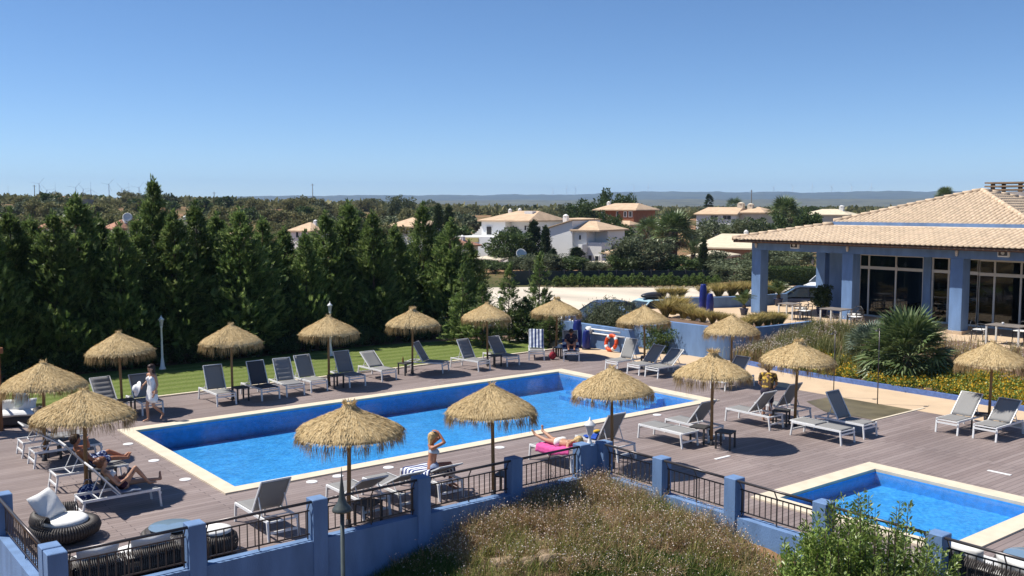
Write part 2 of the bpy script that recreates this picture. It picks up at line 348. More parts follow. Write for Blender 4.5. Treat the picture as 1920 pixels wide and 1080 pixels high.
L_TREE = leaf_mat('tree_green', [(0.035, 0.065, 0.018), (0.075, 0.12, 0.03), (0.13, 0.175, 0.05)], 0.55, 0.25, 0.35, 0.22)
L_SCRUB = leaf_mat('scrub_green', [(0.10, 0.11, 0.045), (0.18, 0.18, 0.075), (0.27, 0.245, 0.12)], 0.7, 0.3, 0.2, 0.25)
L_SHRUB = leaf_mat('shrub_green', [(0.07, 0.13, 0.018), (0.14, 0.22, 0.032), (0.22, 0.30, 0.06), (0.32, 0.38, 0.11)], 0.4, 0.25, 0.5)
L_PALM = leaf_mat('palm_green', [(0.06, 0.10, 0.03), (0.12, 0.17, 0.06), (0.20, 0.25, 0.11)], 0.45, 0.2, 0.45, 0.2)
L_PALMDRY = leaf_mat('dead_frond', [(0.10, 0.075, 0.04), (0.2, 0.15, 0.085)], 0.8, 0.2)
L_GRASSDRY = leaf_mat('dry_grass', [(0.24, 0.185, 0.06), (0.42, 0.33, 0.12), (0.58, 0.46, 0.20), (0.30, 0.28, 0.09)], 0.8, 0.3, 0.15)
L_BANK = leaf_mat('bank_stems', [(0.30, 0.17, 0.095), (0.44, 0.30, 0.16), (0.34, 0.32, 0.11), (0.56, 0.44, 0.26), (0.30, 0.33, 0.11)], 0.8, 0.25, 0.15)
L_PETAL = leaf_mat('pale_flower', [(0.62, 0.45, 0.42), (0.78, 0.66, 0.58), (0.8, 0.76, 0.68)], 0.7, 0.3, 0.2)
L_YELLOW = leaf_mat('yellow_flower', [(0.62, 0.34, 0.02), (0.75, 0.48, 0.04), (0.8, 0.6, 0.12)], 0.7, 0.3, 0.2)
L_GREENGRASS = leaf_mat('green_grass', [(0.05, 0.10, 0.015), (0.09, 0.15, 0.03), (0.14, 0.19, 0.05)], 0.7, 0.3, 0.2)
# ------------------------------------------------------------------ ground
def smooth01(x): x = np.clip(x, 0, 1); return x * x * (3 - 2 * x)
_rg = np.random.default_rng(3)
_ph = _rg.uniform(0, 6.28, (8, 2)); _fr = _rg.uniform(0.6, 1.5, (8, 2))
def vnoise(x, y, s):
    r = 0
    for k in range(8):
        f = (1.7 ** (k % 4)) / s
        r = r + np.sin(x * f * _fr[k, 0] + y * f * _fr[(k + 3) % 8, 1] * 0.6 + _ph[k, 0]) * np.cos(y * f * _fr[k, 1] - x * f * 0.4 + _ph[k, 1]) / (1.7 ** (k % 4))
    return r / 4
def ground_z(x, y):
    x = np.asarray(x, float); y = np.asarray(y, float)
    dx, dy = x - CX, y - CY
    right = dx * CT - dy * ST; fwd = dx * ST + dy * CT
    d = np.hypot(right, fwd); ang = right / np.maximum(fwd, 1.0)
    z = np.full(x.shape, -0.03)
    # the planted bank below the blue fence
    s_, t_ = np.clip(0.35 - x, 0, 60), np.clip(0.1 - y, 0, 60)
    bank = -0.12 - 0.030 * s_ ** 1.9 - 0.012 * t_ ** 2.2
    bank = np.maximum(bank, -2.2)
    z = np.where((x < 0.30) & (y < 0.05), bank, z)
    left = -1.5 * smooth01((30 - y) / 12)
    z = np.where((x < -11.4) & (y >= 0.05), left, z); z = np.where((x < -11.4) & (y < 0.05), np.minimum(bank, left), z)
    z = np.where((x > -10.8) & (x < 13.0) & (y > 0.6) & (y < 15.6), -2.2, z)
    z = np.where((x > 0.9) & (x < 13.0) & (y > -30) & (y < 15.6), -2.2, z)
    # far land
    lf = 0.30 + 0.70 * smooth01((0.12 - ang) / 0.5)
    hill = 6.6 * lf * smooth01((d - 105) / 260) * (1 - 0.55 * smooth01((d - 420) / 500))
    und = vnoise(x, y, 70) * 1.5 * smooth01((d - 130) / 200)
    z = z + np.where(fwd > 30, hill + und, 0)
    z = np.where(d > 1400, z * np.clip(1 - (d - 1400) / 3000, 0.25, 1) - 4 * smooth01((d - 1400) / 1500), z)
    return z
def gz(x, y): return float(ground_z(np.array([x]), np.array([y]))[0])
def axis_lines(lo, hi):
    a = list(np.arange(lo, hi + 0.01, 0.75)); g = 0.75
    while a[-1] < 9000: g *= 1.16; a.append(a[-1] + g)
    g = 0.75
    while a[0] > -9000: g *= 1.16; a.insert(0, a[0] - g)
    return np.array(a)
gx, gy = axis_lines(-24, 48), axis_lines(-16, 48)
for arr, vals in ((gx, (0.28, 0.32, -11.42, -11.38, -10.79, -10.81)), (gy, (0.04, 0.06))): pass
gx = np.unique(np.concatenate([gx, [0.28, 0.32, -11.43, -11.37]])); gy = np.unique(np.concatenate([gy, [0.03, 0.07]]))
GX, GY = np.meshgrid(gx, gy, indexing='ij'); GZ = ground_z(GX, GY)
n0, n1 = GX.shape; ii = np.arange(n0 * n1).reshape(n0, n1)
gf = np.stack([ii[:-1, :-1], ii[1:, :-1], ii[1:, 1:], ii[:-1, 1:]], -1).reshape(-1, 4)
struct(link('ground', mesh_np('ground', np.stack([GX, GY, GZ], -1).reshape(-1, 3), gf, True), M_GROUND))

# distant hills, two ridges
def ridge(name, r0, r1, top, seed, col):
    rng = np.random.default_rng(seed); A = np.linspace(-0.62, 0.62, 420); Rr = np.linspace(0, 1, 14)
    ph = rng.uniform(0, 6.28, 12)
    prof = sum(np.sin(A * (13 * 1.55 ** k) + ph[k]) / 1.25 ** k for k in range(10))
    prof = (prof - prof.min()) / (prof.max() - prof.min())
    V = []
    for t in Rr:
        d = r0 + (r1 - r0) * t
        hgt = np.interp(A, [-0.62, -0.3, -0.15, 0.0, 0.2, 0.62], top) * (0.80 + 0.20 * prof)
        det = sum(np.sin(A * (60 * 1.6 ** k) + ph[k] + t * 9 * (k + 1)) / 1.5 ** k for k in range(5)) / 4
        z = -12 + (hgt + 12) * math.sin(t * math.pi / 2) ** 0.9 * (1 + 0.12 * det * (1 - t)) + det * 2.0 * t
        X = CX + np.sin(A + TH) * d; Y = CY + np.cos(A + TH) * d
        V.append(np.stack([X, Y, z], -1))
    V = np.array(V); a, b = V.shape[:2]; idx = np.arange(a * b).reshape(a, b)
    F = np.stack([idx[:-1, :-1], idx[:-1, 1:], idx[1:, 1:], idx[1:, :-1]], -1).reshape(-1, 4)
    return struct(link(name, mesh_np(name, V.reshape(-1, 3), F, True), col))
M_HILL = mat('hill_scrub', (0.045, 0.05, 0.03), 0.95, 0.6, 0.006, detail=9)
M_HILL2 = mat('hill_scrub_near', (0.085, 0.08, 0.04), 0.95, 0.6, 0.012, detail=9)
ridge('hills', 5200, 7600, [60, 72, 92, 106, 116, 124], 5, M_HILL)
ridge('hills', 2900, 4300, [10, 16, 26, 32, 36, 42], 11, M_HILL2)

# ------------------------------------------------------------------ deck, coping, pools
def cells(x0, y0, x1, y1, holes, z, nx=1):
    xs = sorted({x0, x1, *[h[0] for h in holes], *[h[2] for h in holes]}); ys = sorted({y0, y1, *[h[1] for h in holes], *[h[3] for h in holes]})
    b = MB()
    for i in range(len(xs) - 1):
        for j in range(len(ys) - 1):
            cx, cy = (xs[i] + xs[i + 1]) / 2, (ys[j] + ys[j + 1]) / 2
            if any(h[0] < cx < h[2] and h[1] < cy < h[3] for h in holes): continue
            b.quad((xs[i], ys[j], z), (xs[i + 1], ys[j], z), (xs[i + 1], ys[j + 1], z), (xs[i], ys[j + 1], z))
    return b
PO, PI = (-6.90, 4.33, 9.78, 12.15), (-6.53, 4.70, 9.27, 11.72)
QO, QI = (1.98, -7.65, 6.62, -3.00), (2.42, -7.22, 6.16, -3.44)
db = cells(-11.2, 0.3, 13.4, 16.2, [PO], 0.0)
d2 = cells(0.55, -14.0, 13.4, 0.3, [QO], 0.0); db.add(d2.v, d2.f)
struct(db.build('deck', M_DECK))
def pool(name, O, I, depth, band, label_water):
    cop = MB()
    def seg(x0, y0, x1, y1): cop.bb(x0, y0, -0.35, x1, y1, 0.035)
    seg(O[0], O[1], O[2], I[1]); seg(O[0], I[3], O[2], O[3]); seg(O[0], I[1], I[0], I[3]); seg(I[2], I[1], O[2], I[3])
    c = cop.build(name + '_coping', M_COPING); struct(c)
    bs = MB(); x0, y0, x1, y1 = I; e = 0.012
    bs.quad((x0, y0, -depth), (x1, y0, -depth), (x1, y1, -depth), (x0, y1, -depth))
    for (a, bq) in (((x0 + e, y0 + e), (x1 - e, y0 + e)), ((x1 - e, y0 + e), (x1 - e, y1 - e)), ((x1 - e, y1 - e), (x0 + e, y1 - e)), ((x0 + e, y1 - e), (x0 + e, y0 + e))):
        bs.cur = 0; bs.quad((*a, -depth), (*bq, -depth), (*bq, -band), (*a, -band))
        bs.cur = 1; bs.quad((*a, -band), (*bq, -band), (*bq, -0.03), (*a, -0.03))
    me = bs.mesh(name + '_basin'); b = link(name + '_basin', me, [M_MOSAIC, M_WALLSCATTER]); struct(b)
    g = 60; xs = np.linspace(x0 + e * 1.5, x1 - e * 1.5, g); ys = np.linspace(y0 + e * 1.5, y1 - e * 1.5, g)
    w = MB(); w.quad((xs[0], ys[0], -0.05), (xs[-1], ys[0], -0.05), (xs[-1], ys[-1], -0.05), (xs[0], ys[-1], -0.05))
    struct(w.build(name + '_water', M_WATER))
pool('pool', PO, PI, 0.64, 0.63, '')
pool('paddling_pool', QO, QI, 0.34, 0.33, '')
# steps in the far corner of the big pool
st = MB()
for k in range(4): st.bb(PI[2] - 0.014 - 0.32 * (k + 1), 6.3, -0.63, PI[2] - 0.014 - 0.32 * k, 10.2, -0.16 - 0.11 * k)
struct(st.build('pool_steps', M_MOSAIC))

# pale kerb between deck and lawn, lawn, tan path
b = MB(); x = -14.0
while x < 13.0: b.bb(x, 16.2, -0.3, min(x + 0.99, 13.0), 16.34, 0.05); x += 1.0
struct(b.build('kerb', M_COPING))
lawn_poly = [(-24, 16.34), (12.6, 16.34), (13.4, 17.2), (13.6, 18.6), (13.0, 20.3), (11.5, 21.6), (8, 22.6), (-24, 23.6)]
b = MB(); b.extrude(lawn_poly, -0.3, 0.022); struct(b.build('lawn', M_LAWN))
b = MB(); b.extrude([(-14, 12.5), (-11.2, 12.5), (-11.2, 16.2), (-14, 16.2)], -0.4, 0.0); struct(b.build('deck', M_DECK))
def sheet(poly, z, name, m):
    b = MB(); b.add([(p[0], p[1], z) for p in poly], [tuple(range(len(poly)))]); return struct(b.build(name, m))
b = MB(); b.extrude([(13.4, -14), (15.9, -14), (15.9, 5.6), (16.6, 9.0), (16.9, 13.8), (15.3, 14.5), (15.0, 18.5), (13.7, 18.5), (13.3, 16.2), (13.4, 16.2)], -0.5, 0.004); struct(b.build('path', M_TAN))
M_WET = mat('wet_algae_deck', (0.15, 0.125, 0.075), 0.35, 0.45, 1.4, 0.2, 20, detail=7)
sheet([(11.15, -0.36), (13.38, -0.36), (13.38, 2.45), (11.9, 2.5), (11.0, 1.2)], 0.006, 'shower_floor', M_WET)
b = MB(); b.bb(10.6, -0.46, 0.0, 13.9, -0.38, 0.022); struct(b.build('kerb', M_COPING))
sheet([tuple(P(px, py, -0.0)[:2]) for px, py in [(560, 548), (960, 538.5), (1700, 536), (1760, 590), (1300, 612), (1085, 625), (990, 640), (880, 642), (760, 620)]], 0.012, 'car_park', M_SAND)
sheet([(-26, 22.9), (7.5, 22.2), (11.2, 21.3), (13.5, 19.8), (16, 22), (14, 27), (-26, 29)], 0.030, 'soil_bed', M_SOIL)
# round white drain covers and light strips let into the deck
for (x, y) in ((-7.15, 10.35), (-7.18, 8.2), (-7.17, 6.05), (-4.95, 4.05), (-2.92, 4.02), (-4.25, 4.1), (0.4, 3.9), (6.6, 4.1)):
    bb = MB(); bb.lathe([(0.13, 0.001), (0.13, 0.012), (0.11, 0.018), (0.05, 0.02)], 20); o = bb.build('drain_cover', M_WHITE); o.location = (x, y, 0)
    tag(o, 'round white plastic cover let into the deck beside the pool coping', 'cover', 'round white covers along the pool coping')
for (x, y, rz, nx_) in ((4.18, -0.41, 0, 'beside the lone parasol shadow'), (8.24, -5.42, math.pi / 2, 'near the paddling pool')):
    bb = MB(); bb.box((0, 0, 0.008), (0.55, 0.09, 0.014)); o = bb.build('deck_strip', M_WHITE, bevel=0.003); o.location = (x, y, 0); o.rotation_euler = (0, 0, rz)
    tag(o, 'white rectangular strip let into the deck ' + nx_, 'deck strip')

# ------------------------------------------------------------------ blue fence: wall, pillars, railings
def pillar_mesh(zb): return MB().bb(-0.15, -0.15, zb, 0.15, 0.15, 0.92)
def railing(parent, p, q, nb, rail_out):
    """tubular hand rail on cranked brackets over a panel of square bars"""
    p, q = Vector(p), Vector(q); d = (q - p); L = d.length; d = d / L
    o = Vector(rail_out)
    r = MB(); r.tube([p + o * 0.09 + Vector((0, 0, 0.885)), q + o * 0.09 + Vector((0, 0, 0.885))], 0.027, 10); rl = r.build('railing', M_RAIL, parent, True)
    for hz_ in (0.70, 0.255): t = MB(); t.bar(p + Vector((0, 0, hz_)), q + Vector((0, 0, hz_)), 0.02, 0.025); t.build('crossbar', M_RAIL, rl)
    me = None
    for k in range(nb):
        f = (k + 0.5) / nb
        if me is None:
            mm = MB(); mm.bb(-0.008, -0.008, 0.268, 0.008, 0.008, 0.687); me = mm.mesh('bar'); me.materials.append(M_RAIL)
        c = p + d * L * f; link('bar', me, None, rl, (c.x, c.y, 0))
    for f in (0.02, 0.5, 0.98):
        c = p + d * L * f; mm = MB(); mm.bar(c + Vector((0, 0, 0.165)), c + Vector((0, 0, 0.72)), 0.022); mm.bar(c + Vector((0, 0, 0.71)), c + o * 0.09 + Vector((0, 0, 0.87)), 0.018); mm.build('bracket', M_RAIL, rl)
def fence(label, name, p, q, posts, wall, out):
    f = thing(name, label, 'fence', (0, 0, 0))
    MB().bb(*wall).build('wall', M_BLUE, f)
    pm = pillar_mesh(wall[2] + 0.02).mesh('pillar'); bm = bmesh.new(); bm.from_mesh(pm); bmesh.ops.bevel(bm, geom=bm.edges[:], offset=0.012, segments=1, affect='EDGES'); bm.to_mesh(pm); bm.free(); pm.materials.append(M_BLUE)
    for (x, y) in posts: link('pillar', pm, None, f, (x, y, 0))
    for i in range(len(posts) - 1):
        a, b_ = Vector((*posts[i], 0)), Vector((*posts[i + 1], 0)); d = (b_ - a)
        if d.length < 0.6: continue
        u = d.normalized(); railing(f, a + u * 0.16, b_ - u * 0.16, max(4, int((d.length - 0.3) / 0.135)), out)
    return f
fence('blue rendered wall with bronze railings along the front of the deck, behind the dry flowers', 'railing_fence', None, None,
      [(-11.35, 0.15), (-9.12, 0.15), (-6.80, 0.15), (-4.50, 0.15), (-2.12, 0.15), (-0.12, 0.15)], (-11.50, 0.03, -2.6, 0.0, 0.27, 0.15), (0, -1, 0))
fence('blue rendered wall with bronze railings beside the small paddling pool', 'railing_fence', None, None,
      [(0.42, -0.02), (0.42, -1.83), (0.42, -3.80), (0.42, -5.86), (0.42, -8.06), (0.42, -10.3)], (0.30, -12.0, -2.6, 0.54, 0.15, 0.152), (-1, 0, 0))
fence('short blue rendered wall with bronze railing behind the wicker armchair', 'railing_fence', None, None,
      [(-11.35, 0.50), (-11.35, 4.1), (-11.35, 7.6)], (-11.48, 0.275, -2.6, -11.20, 9.0, 0.148), (-1, 0, 0))

# ------------------------------------------------------------------ terrace, retaining walls
TZ = 1.10
b = MB(); b.extrude([(16.75, 13.7), (16.65, 10.2), (17.3, 9.25), (21.3, 9.1), (21.6, 8.6), (21.6, -12), (48, -12), (48, 16.2), (29, 15.6), (24.6, 16.4), (21.6, 18.2), (19.2, 18.3), (17.3, 16.2)], -0.5, TZ); struct(b.build('terrace', M_TAN))
def polywall(name, pts, th, z0, z1, m, label, cat='wall'):
    pts = [Vector((*p, 0)) for p in pts]; L, Rr = [], []
    for i, p in enumerate(pts):
        d = (pts[min(i + 1, len(pts) - 1)] - pts[max(0, i - 1)]).normalized(); n = Vector((-d.y, d.x, 0))
        L.append(p + n * th / 2); Rr.append(p - n * th / 2)
    bb = MB(); n = len(pts)
    vs = [(v.x, v.y, z0) for v in L] + [(v.x, v.y, z0) for v in Rr] + [(v.x, v.y, z1) for v in L] + [(v.x, v.y, z1) for v in Rr]
    fs = []
    for i in range(n - 1):
        fs += [(2 * n + i, 2 * n + i + 1, 3 * n + i + 1, 3 * n + i), (i, 2 * n + i, 2 * n + i + 1, i + 1)[::-1], (n + i, n + i + 1, 3 * n + i + 1, 3 * n + i)[::-1]]
    fs += [(0, n, 3 * n, 2 * n), (n - 1, 3 * n - 1, 4 * n - 1, 2 * n - 1)]
    bb.add(vs, fs); o = bb.build(name, m); return tag(o, label, cat)
def arc(pts, n=6):
    out = []
    P_ = [pts[0]] + pts + [pts[-1]]
    for i in range(1, len(P_) - 2):
        p0, p1, p2, p3 = [Vector((*q, 0)) for q in P_[i - 1:i + 3]]
        for k in range(n):
            t = k / n; v = 0.5 * ((2 * p1) + (p2 - p0) * t + (2 * p0 - 5 * p1 + 4 * p2 - p3) * t * t + (3 * p1 - p0 - 3 * p2 + p3) * t ** 3); out.append((v.x, v.y))
    return out + [pts[-1]]
polywall('planter_wall', arc([(19.4, 18.6), (17.5, 16.3), (16.62, 13.75), (16.52, 11.6), (16.6, 10.2), (17.25, 9.35), (18.6, 9.05), (21.5, 8.98)]), 0.24, -0.5, 1.33, M_BLUE, 'curved pale blue retaining wall of the terrace planter topped with dry grasses')
polywall('planter_wall', arc([(22.0, 18.0), (23.4, 17.2), (25.2, 16.3), (28.9, 15.7)]), 0.26, TZ + 0.002, TZ + 0.55, M_BLUE, 'low blue planter wall at the back of the terrace, behind the blue sculptures')
pw = MB(); pw.add([(14.7, 12.95, 0.0), (14.7, 17.9, 0.0), (14.7, 17.9, 1.02), (14.7, 13.4, 1.02), (14.98, 12.95, 0.0), (14.98, 17.9, 0.0), (14.98, 17.9, 1.02), (14.98, 13.4, 1.02)],
                  [(0, 1, 2, 3)[::-1], (4, 5, 6, 7), (3, 2, 6, 7)[::-1], (0, 3, 7, 4)[::-1], (1, 5, 6, 2)[::-1]])
o = pw.build('garden_wall', M_BLUE); tag(o, 'low blue wall with a sloping end behind the orange lifebuoy', 'wall')
# planted slope up to the terrace, with its blue kerb
bm_ = MB(); nx_, ny_ = 14, 30
for i in range(nx_ + 1):
    for j in range(ny_ + 1):
        x = 16.04 + 5.75 * i / nx_; y = -13 + 22.0 * j / ny_
        z = 0.10 + 1.0 * float(smooth01(np.array(i / nx_ * 1.02))) + 0.05 * math.sin(x * 3 + y * 2.3)
        if y > 7.5: x = max(x, 16.04 + (y - 7.5) * 0.5)
        bm_.v.append((x, y, z))
for i in range(nx_):
    for j in range(ny_): a = i * (ny_ + 1) + j; bm_.f.append((a, a + ny_ + 1, a + ny_ + 2, a + 1)); bm_.m.append(0)
struct(bm_.build('planting_bed', M_SOIL, None, True))
M_KERBB = mat('blue_kerb_tile', (0.10, 0.17, 0.40), 0.5, 0.25, 9)
kb = polywall('kerb', arc([(15.95, -13), (15.96, 0.0), (15.95, 4.6), (16.05, 6.5), (16.5, 8.9)], 8), 0.16, -0.3, 0.16, M_KERBB, 'x')
del kb['label']; del kb['category']; struct(kb)
sb = MB(); sb.extrude([(17.0, 16.0), (16.78, 13.7), (16.68, 10.4), (17.35, 9.5), (20.4, 9.22), (20.3, 10.2), (18.3, 10.7), (18.1, 13.4), (18.9, 15.6), (19.6, 17.6), (19.0, 17.8)], TZ + 0.004, TZ + 0.13); struct(sb.build('planter_soil', M_SOIL))
sb = MB(); sb.extrude([(22.1, 18.2), (23.5, 17.4), (25.3, 16.5), (28.9, 15.9), (29.4, 17.2), (25.6, 18.0), (22.6, 19.3)], -0.4, TZ + 0.42); struct(sb.build('planter_soil', M_SOIL))

# ------------------------------------------------------------------ the restaurant
RB = thing('restaurant', 'blue colonnaded restaurant with beige tiled hip roofs and dark glass front', 'building', (27, 6, TZ))
RL = Vector((27, 6, TZ))
def rpart(mb, name, m, parent=None, smooth=False, bevel=0):
    mb.v = [(v[0] - RL.x, v[1] - RL.y, v[2] - RL.z) for v in mb.v]
    return mb.build(name, m, parent or RB, smooth, bevel)
ZB0, ZB1 = 4.20, 4.66
for (x, y) in ((24.15, 13.8), (24.15, 8.8), (24.15, 3.8), (24.15, -1.2), (29.5, 13.8), (34.8, 13.8)):
    c = rpart(MB().bb(x - 0.30, y - 0.27, TZ, x + 0.30, y + 0.27, ZB0), 'column', M_BLUE, bevel=0.012)
    if y < 10: 
        f = MB().bb(x - 0.38, y - 0.35, TZ, x + 0.38, y + 0.35, TZ + 0.14); f.v = [(v[0] - RL.x, v[1] - RL.y, v[2] - RL.z) for v in f.v]; f.build('column_footing', M_ROOF, c)
rpart(MB().bb(23.86, -6.0, ZB0, 24.44, 14.09, ZB1), 'beam', M_BLUE)
rpart(MB().bb(24.442, 13.51, ZB0 + .002, 38, 14.088, ZB1 - .002), 'beam', M_BLUE)
XF = 26.9
# wall above, pilasters and end of the glazed front
rpart(MB().bb(XF, -6, 4.10, XF + 0.3, 11.7, 5.42), 'wall', M_BLUE)
for (y0, y1) in ((10.14, 11.7), (6.50, 6.86), (1.6, 1.9)): rpart(MB().bb(XF - 0.06, y0, TZ, XF + 0.28, y1, 4.098), 'pilaster', M_BLUE)
rpart(MB().bb(XF + 0.302, 11.4, TZ, 36, 11.698, 5.40), 'wall', M_BLUE)
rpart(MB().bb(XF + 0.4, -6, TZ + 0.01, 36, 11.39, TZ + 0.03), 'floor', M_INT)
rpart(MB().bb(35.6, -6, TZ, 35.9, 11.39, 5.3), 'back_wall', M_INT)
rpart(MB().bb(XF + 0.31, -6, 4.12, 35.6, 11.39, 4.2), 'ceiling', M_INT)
def window(ys, z0, zt, z1):
    fr = MB(); y0, y1 = ys[-1], ys[0]; x0, x1 = XF + 0.02, XF + 0.10
    fr.bb(x0, y0, z1 - 0.09, x1, y1, z1); fr.bb(x0, y0, zt - 0.07, x1, y1, zt + 0.07); fr.bb(x0, y0, z0, x1, y1, z0 + 0.08)
    for y in ys: fr.bb(x0 + 0.002, y - 0.04, z0, x1 + 0.002, y + 0.04, z1 - 0.01)
    f = rpart(fr, 'window_frame', M_FRAME)
    for k in range(len(ys) - 1):
        for (a, c) in ((z0 + 0.08, zt - 0.07), (zt + 0.07, z1 - 0.09)):
            p = MB(); p.bb(x0 + 0.03, ys[k + 1] + 0.04, a, x0 + 0.045, ys[k] - 0.04, c); p.v = [(v[0] - RL.x, v[1] - RL.y, v[2] - RL.z) for v in p.v]; p.build('pane', M_GLASS, f)
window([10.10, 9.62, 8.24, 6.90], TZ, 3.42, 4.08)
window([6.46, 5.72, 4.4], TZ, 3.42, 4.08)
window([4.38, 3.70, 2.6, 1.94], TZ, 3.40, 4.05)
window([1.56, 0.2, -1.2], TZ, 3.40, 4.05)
# roofs: timber underside, tile bed, then the tiles themselves
EX, EY, EZ = 23.15, 14.75, 4.72           # eave corner
SL, RZ1 = 3.35, 5.42
SOX, SOY = EX + SL, EY - SL
rf = MB()
rf.add([(EX, EY, EZ), (EX, -8, EZ), (SOX, -8, RZ1), (SOX, SOY, RZ1), (40, SOY, RZ1), (40, EY, EZ)], [(1, 0, 3, 2)[::-1], (0, 5, 4, 3)[::-1]])
rf.add([(EX, EY, EZ - 0.10), (EX, -8, EZ - 0.10), (SOX, -8, RZ1 - 0.12), (SOX, SOY, RZ1 - 0.12), (40, SOY, RZ1 - 0.12), (40, EY, EZ - 0.10)], [(1, 0, 3, 2), (0, 5, 4, 3)])
roof = rpart(rf, 'roof', M_ROOF)
rpart(MB().bb(EX + 0.05, -8, EZ - 0.16, EX + 0.12, EY - 0.05, EZ - 0.04).bb(EX + 0.05, EY - 0.13, EZ - 0.162, 40, EY - 0.06, EZ - 0.042), 'fascia', M_SOFFIT)
rpart(MB().bb(SOX, -8, RZ1 - 0.3, SOX + 0.25, SOY, RZ1 + 0.15), 'parapet_band', M_BLUE)
AP = Vector((31.75, 6.75, 7.05)); C0, C1 = (SOX + 0.15, SOY - 0.0), (SOX + 0.15, 2.05)
uz = RZ1 + 0.13
uf = MB(); uf.add([(C0[0], C0[1], uz), (C1[0], C1[1], uz), tuple(AP), (37.0, C0[1], uz), (37.0, C1[1], uz)], [(1, 2, 0)[::-1], (0, 2, 3)[::-1], (1, 4, 2), (3, 2, 4)[::-1]])
upper = rpart(uf, 'roof', M_ROOF)
# tiles
def tile_mesh(n=5, L=0.44, w=0.105):
    V, F = [], []
    for (s_, k) in ((0, 1.0), (1, 0.86)):
        for i in range(n + 1):
            a = math.pi * i / n; V.append((s_ * L, math.cos(a) * w * k, math.sin(a) * w * 0.62 * k + 0.008 + (0.022 if s_ == 0 else 0.0)))
    for i in range(n): F.append((i, i + 1, n + 2 + i, n + 1 + i))
    m0 = len(V); V.append((0, 0, 0.0)); F += [(i + 1, i, m0) for i in range(n)]
    return V, F
TV, TF = tile_mesh()
tiles = []       # (origin, up-slope dir, across dir, normal)
def tile_face(e0, e1, apex_dir, slope_len, inside):
    e0, e1 = Vector(e0), Vector(e1); ac = (e1 - e0).normalized(); up = Vector(apex_dir).normalized(); nn = up.cross(ac).normalized()
    if nn.z < 0: nn = -nn
    n = int((e1 - e0).length / 0.225)
    for i in range(n + 1):
        for j in range(int(slope_len / 0.385) + 1):
            p = e0 + ac * (i * 0.225 + R.uniform(-0.006, 0.006)) + up * (j * 0.385 - 0.05)
            if inside(p + up * 0.25): tiles.append((p, up, nn.cross(up), nn))
up1 = Vector((SL, 0, RZ1 - EZ)); tile_face((EX, EY, EZ), (EX, -3.0, EZ), up1, up1.length - 0.55, lambda p: p.y < EY - (p.x - EX) + 0.05)
up2 = Vector((AP.x - C0[0], 0, AP.z - uz)); tile_face((C0[0], C0[1], uz), (C1[0], C1[1], uz), up2, up2.length, lambda p: (C0[1] - p.y) / (C0[1] - AP.y) >= (p.x - C0[0]) / (AP.x - C0[0]) and (p.y - C1[1]) / (AP.y - C1[1]) >= (p.x - C0[0]) / (AP.x - C0[0]))
k3 = Vector((0, AP.y - C1[1], AP.z - uz)); tile_face((C1[0], C1[1], uz), (37, C1[1], uz), k3, k3.length, lambda p: (p.x - C1[0]) / (AP.x - C1[0]) >= (p.y - C1[1]) / (AP.y - C1[1]) and (37 - p.x) / (37 - AP.x) >= (p.y - C1[1]) / (AP.y - C1[1]))
tiles.sort(key=lambda t: (t[0] - EYE).length)
tm = bpy.data.meshes.new('roof_tile'); tm.from_pydata(TV, [], TF); tm.materials.append(M_ROOF); tm.polygons.foreach_set('use_smooth', [True] * len(TF))
vis = [t for t in tiles if t[0].y > 0.4]
for t in vis[:300]:
    o = link('roof_tile', tm, None, roof); o.matrix_local = Matrix.Translation(t[0] - RL) @ Matrix((t[1], t[2], t[3])).transposed().to_4x4()
rest = vis[300:] + [t for t in tiles if t[0].y <= 0.4]
tv = np.array(TV); Vt, Ft = [], []
big = MB()
for t in rest:
    Mx = np.array([t[1], t[2], t[3]]); v = tv @ Mx + np.array(t[0] - RL); big.add(v, TF)
o = big.build('roof_tiles', M_ROOF, roof, True); stuff(o)
# ridge caps along the hips
def caps(p, q, parent):
    p, q = Vector(p), Vector(q); L = (q - p).length; n = max(2, int(L / 0.42)); d = (q - p) / n
    for i in range(n):
        mm = MB(); a = p + d * i - RL; mm.tube([a + Vector((0, 0, 0.05)), a + d * 1.08 + Vector((0, 0, 0.03))], [0.13, 0.11], 8); mm.build('ridge_tile', M_ROOF, parent, True)
caps((EX, EY, EZ), (SOX, SOY, RZ1), roof); caps((C0[0], C0[1], uz), AP, upper); caps((C1[0], C1[1], uz), AP, upper); caps((37, C1[1], uz), AP, upper)
ch = rpart(MB().bb(36.4, 7.0, 5.6, 37.8, 8.6, 7.05), 'chimney', M_WALLW)
cm = MB()
for k in range(3): cm.bb(36.2 + .001 * k, 6.8, 7.12 + 0.18 * k, 38.0, 8.8, 7.20 + 0.18 * k)
for (x, y) in ((36.5, 7.1), (37.7, 7.1), (36.5, 8.5), (37.7, 8.5)): cm.bb(x - .08, y - .08, 7.05, x + .08, y + .08, 7.5)
cm.v = [(v[0] - RL.x, v[1] - RL.y, v[2] - RL.z) for v in cm.v]; cm.build('chimney_cap', mat('chimney_brick', (0.22, 0.16, 0.11), 0.9, 0.3, 4), ch)
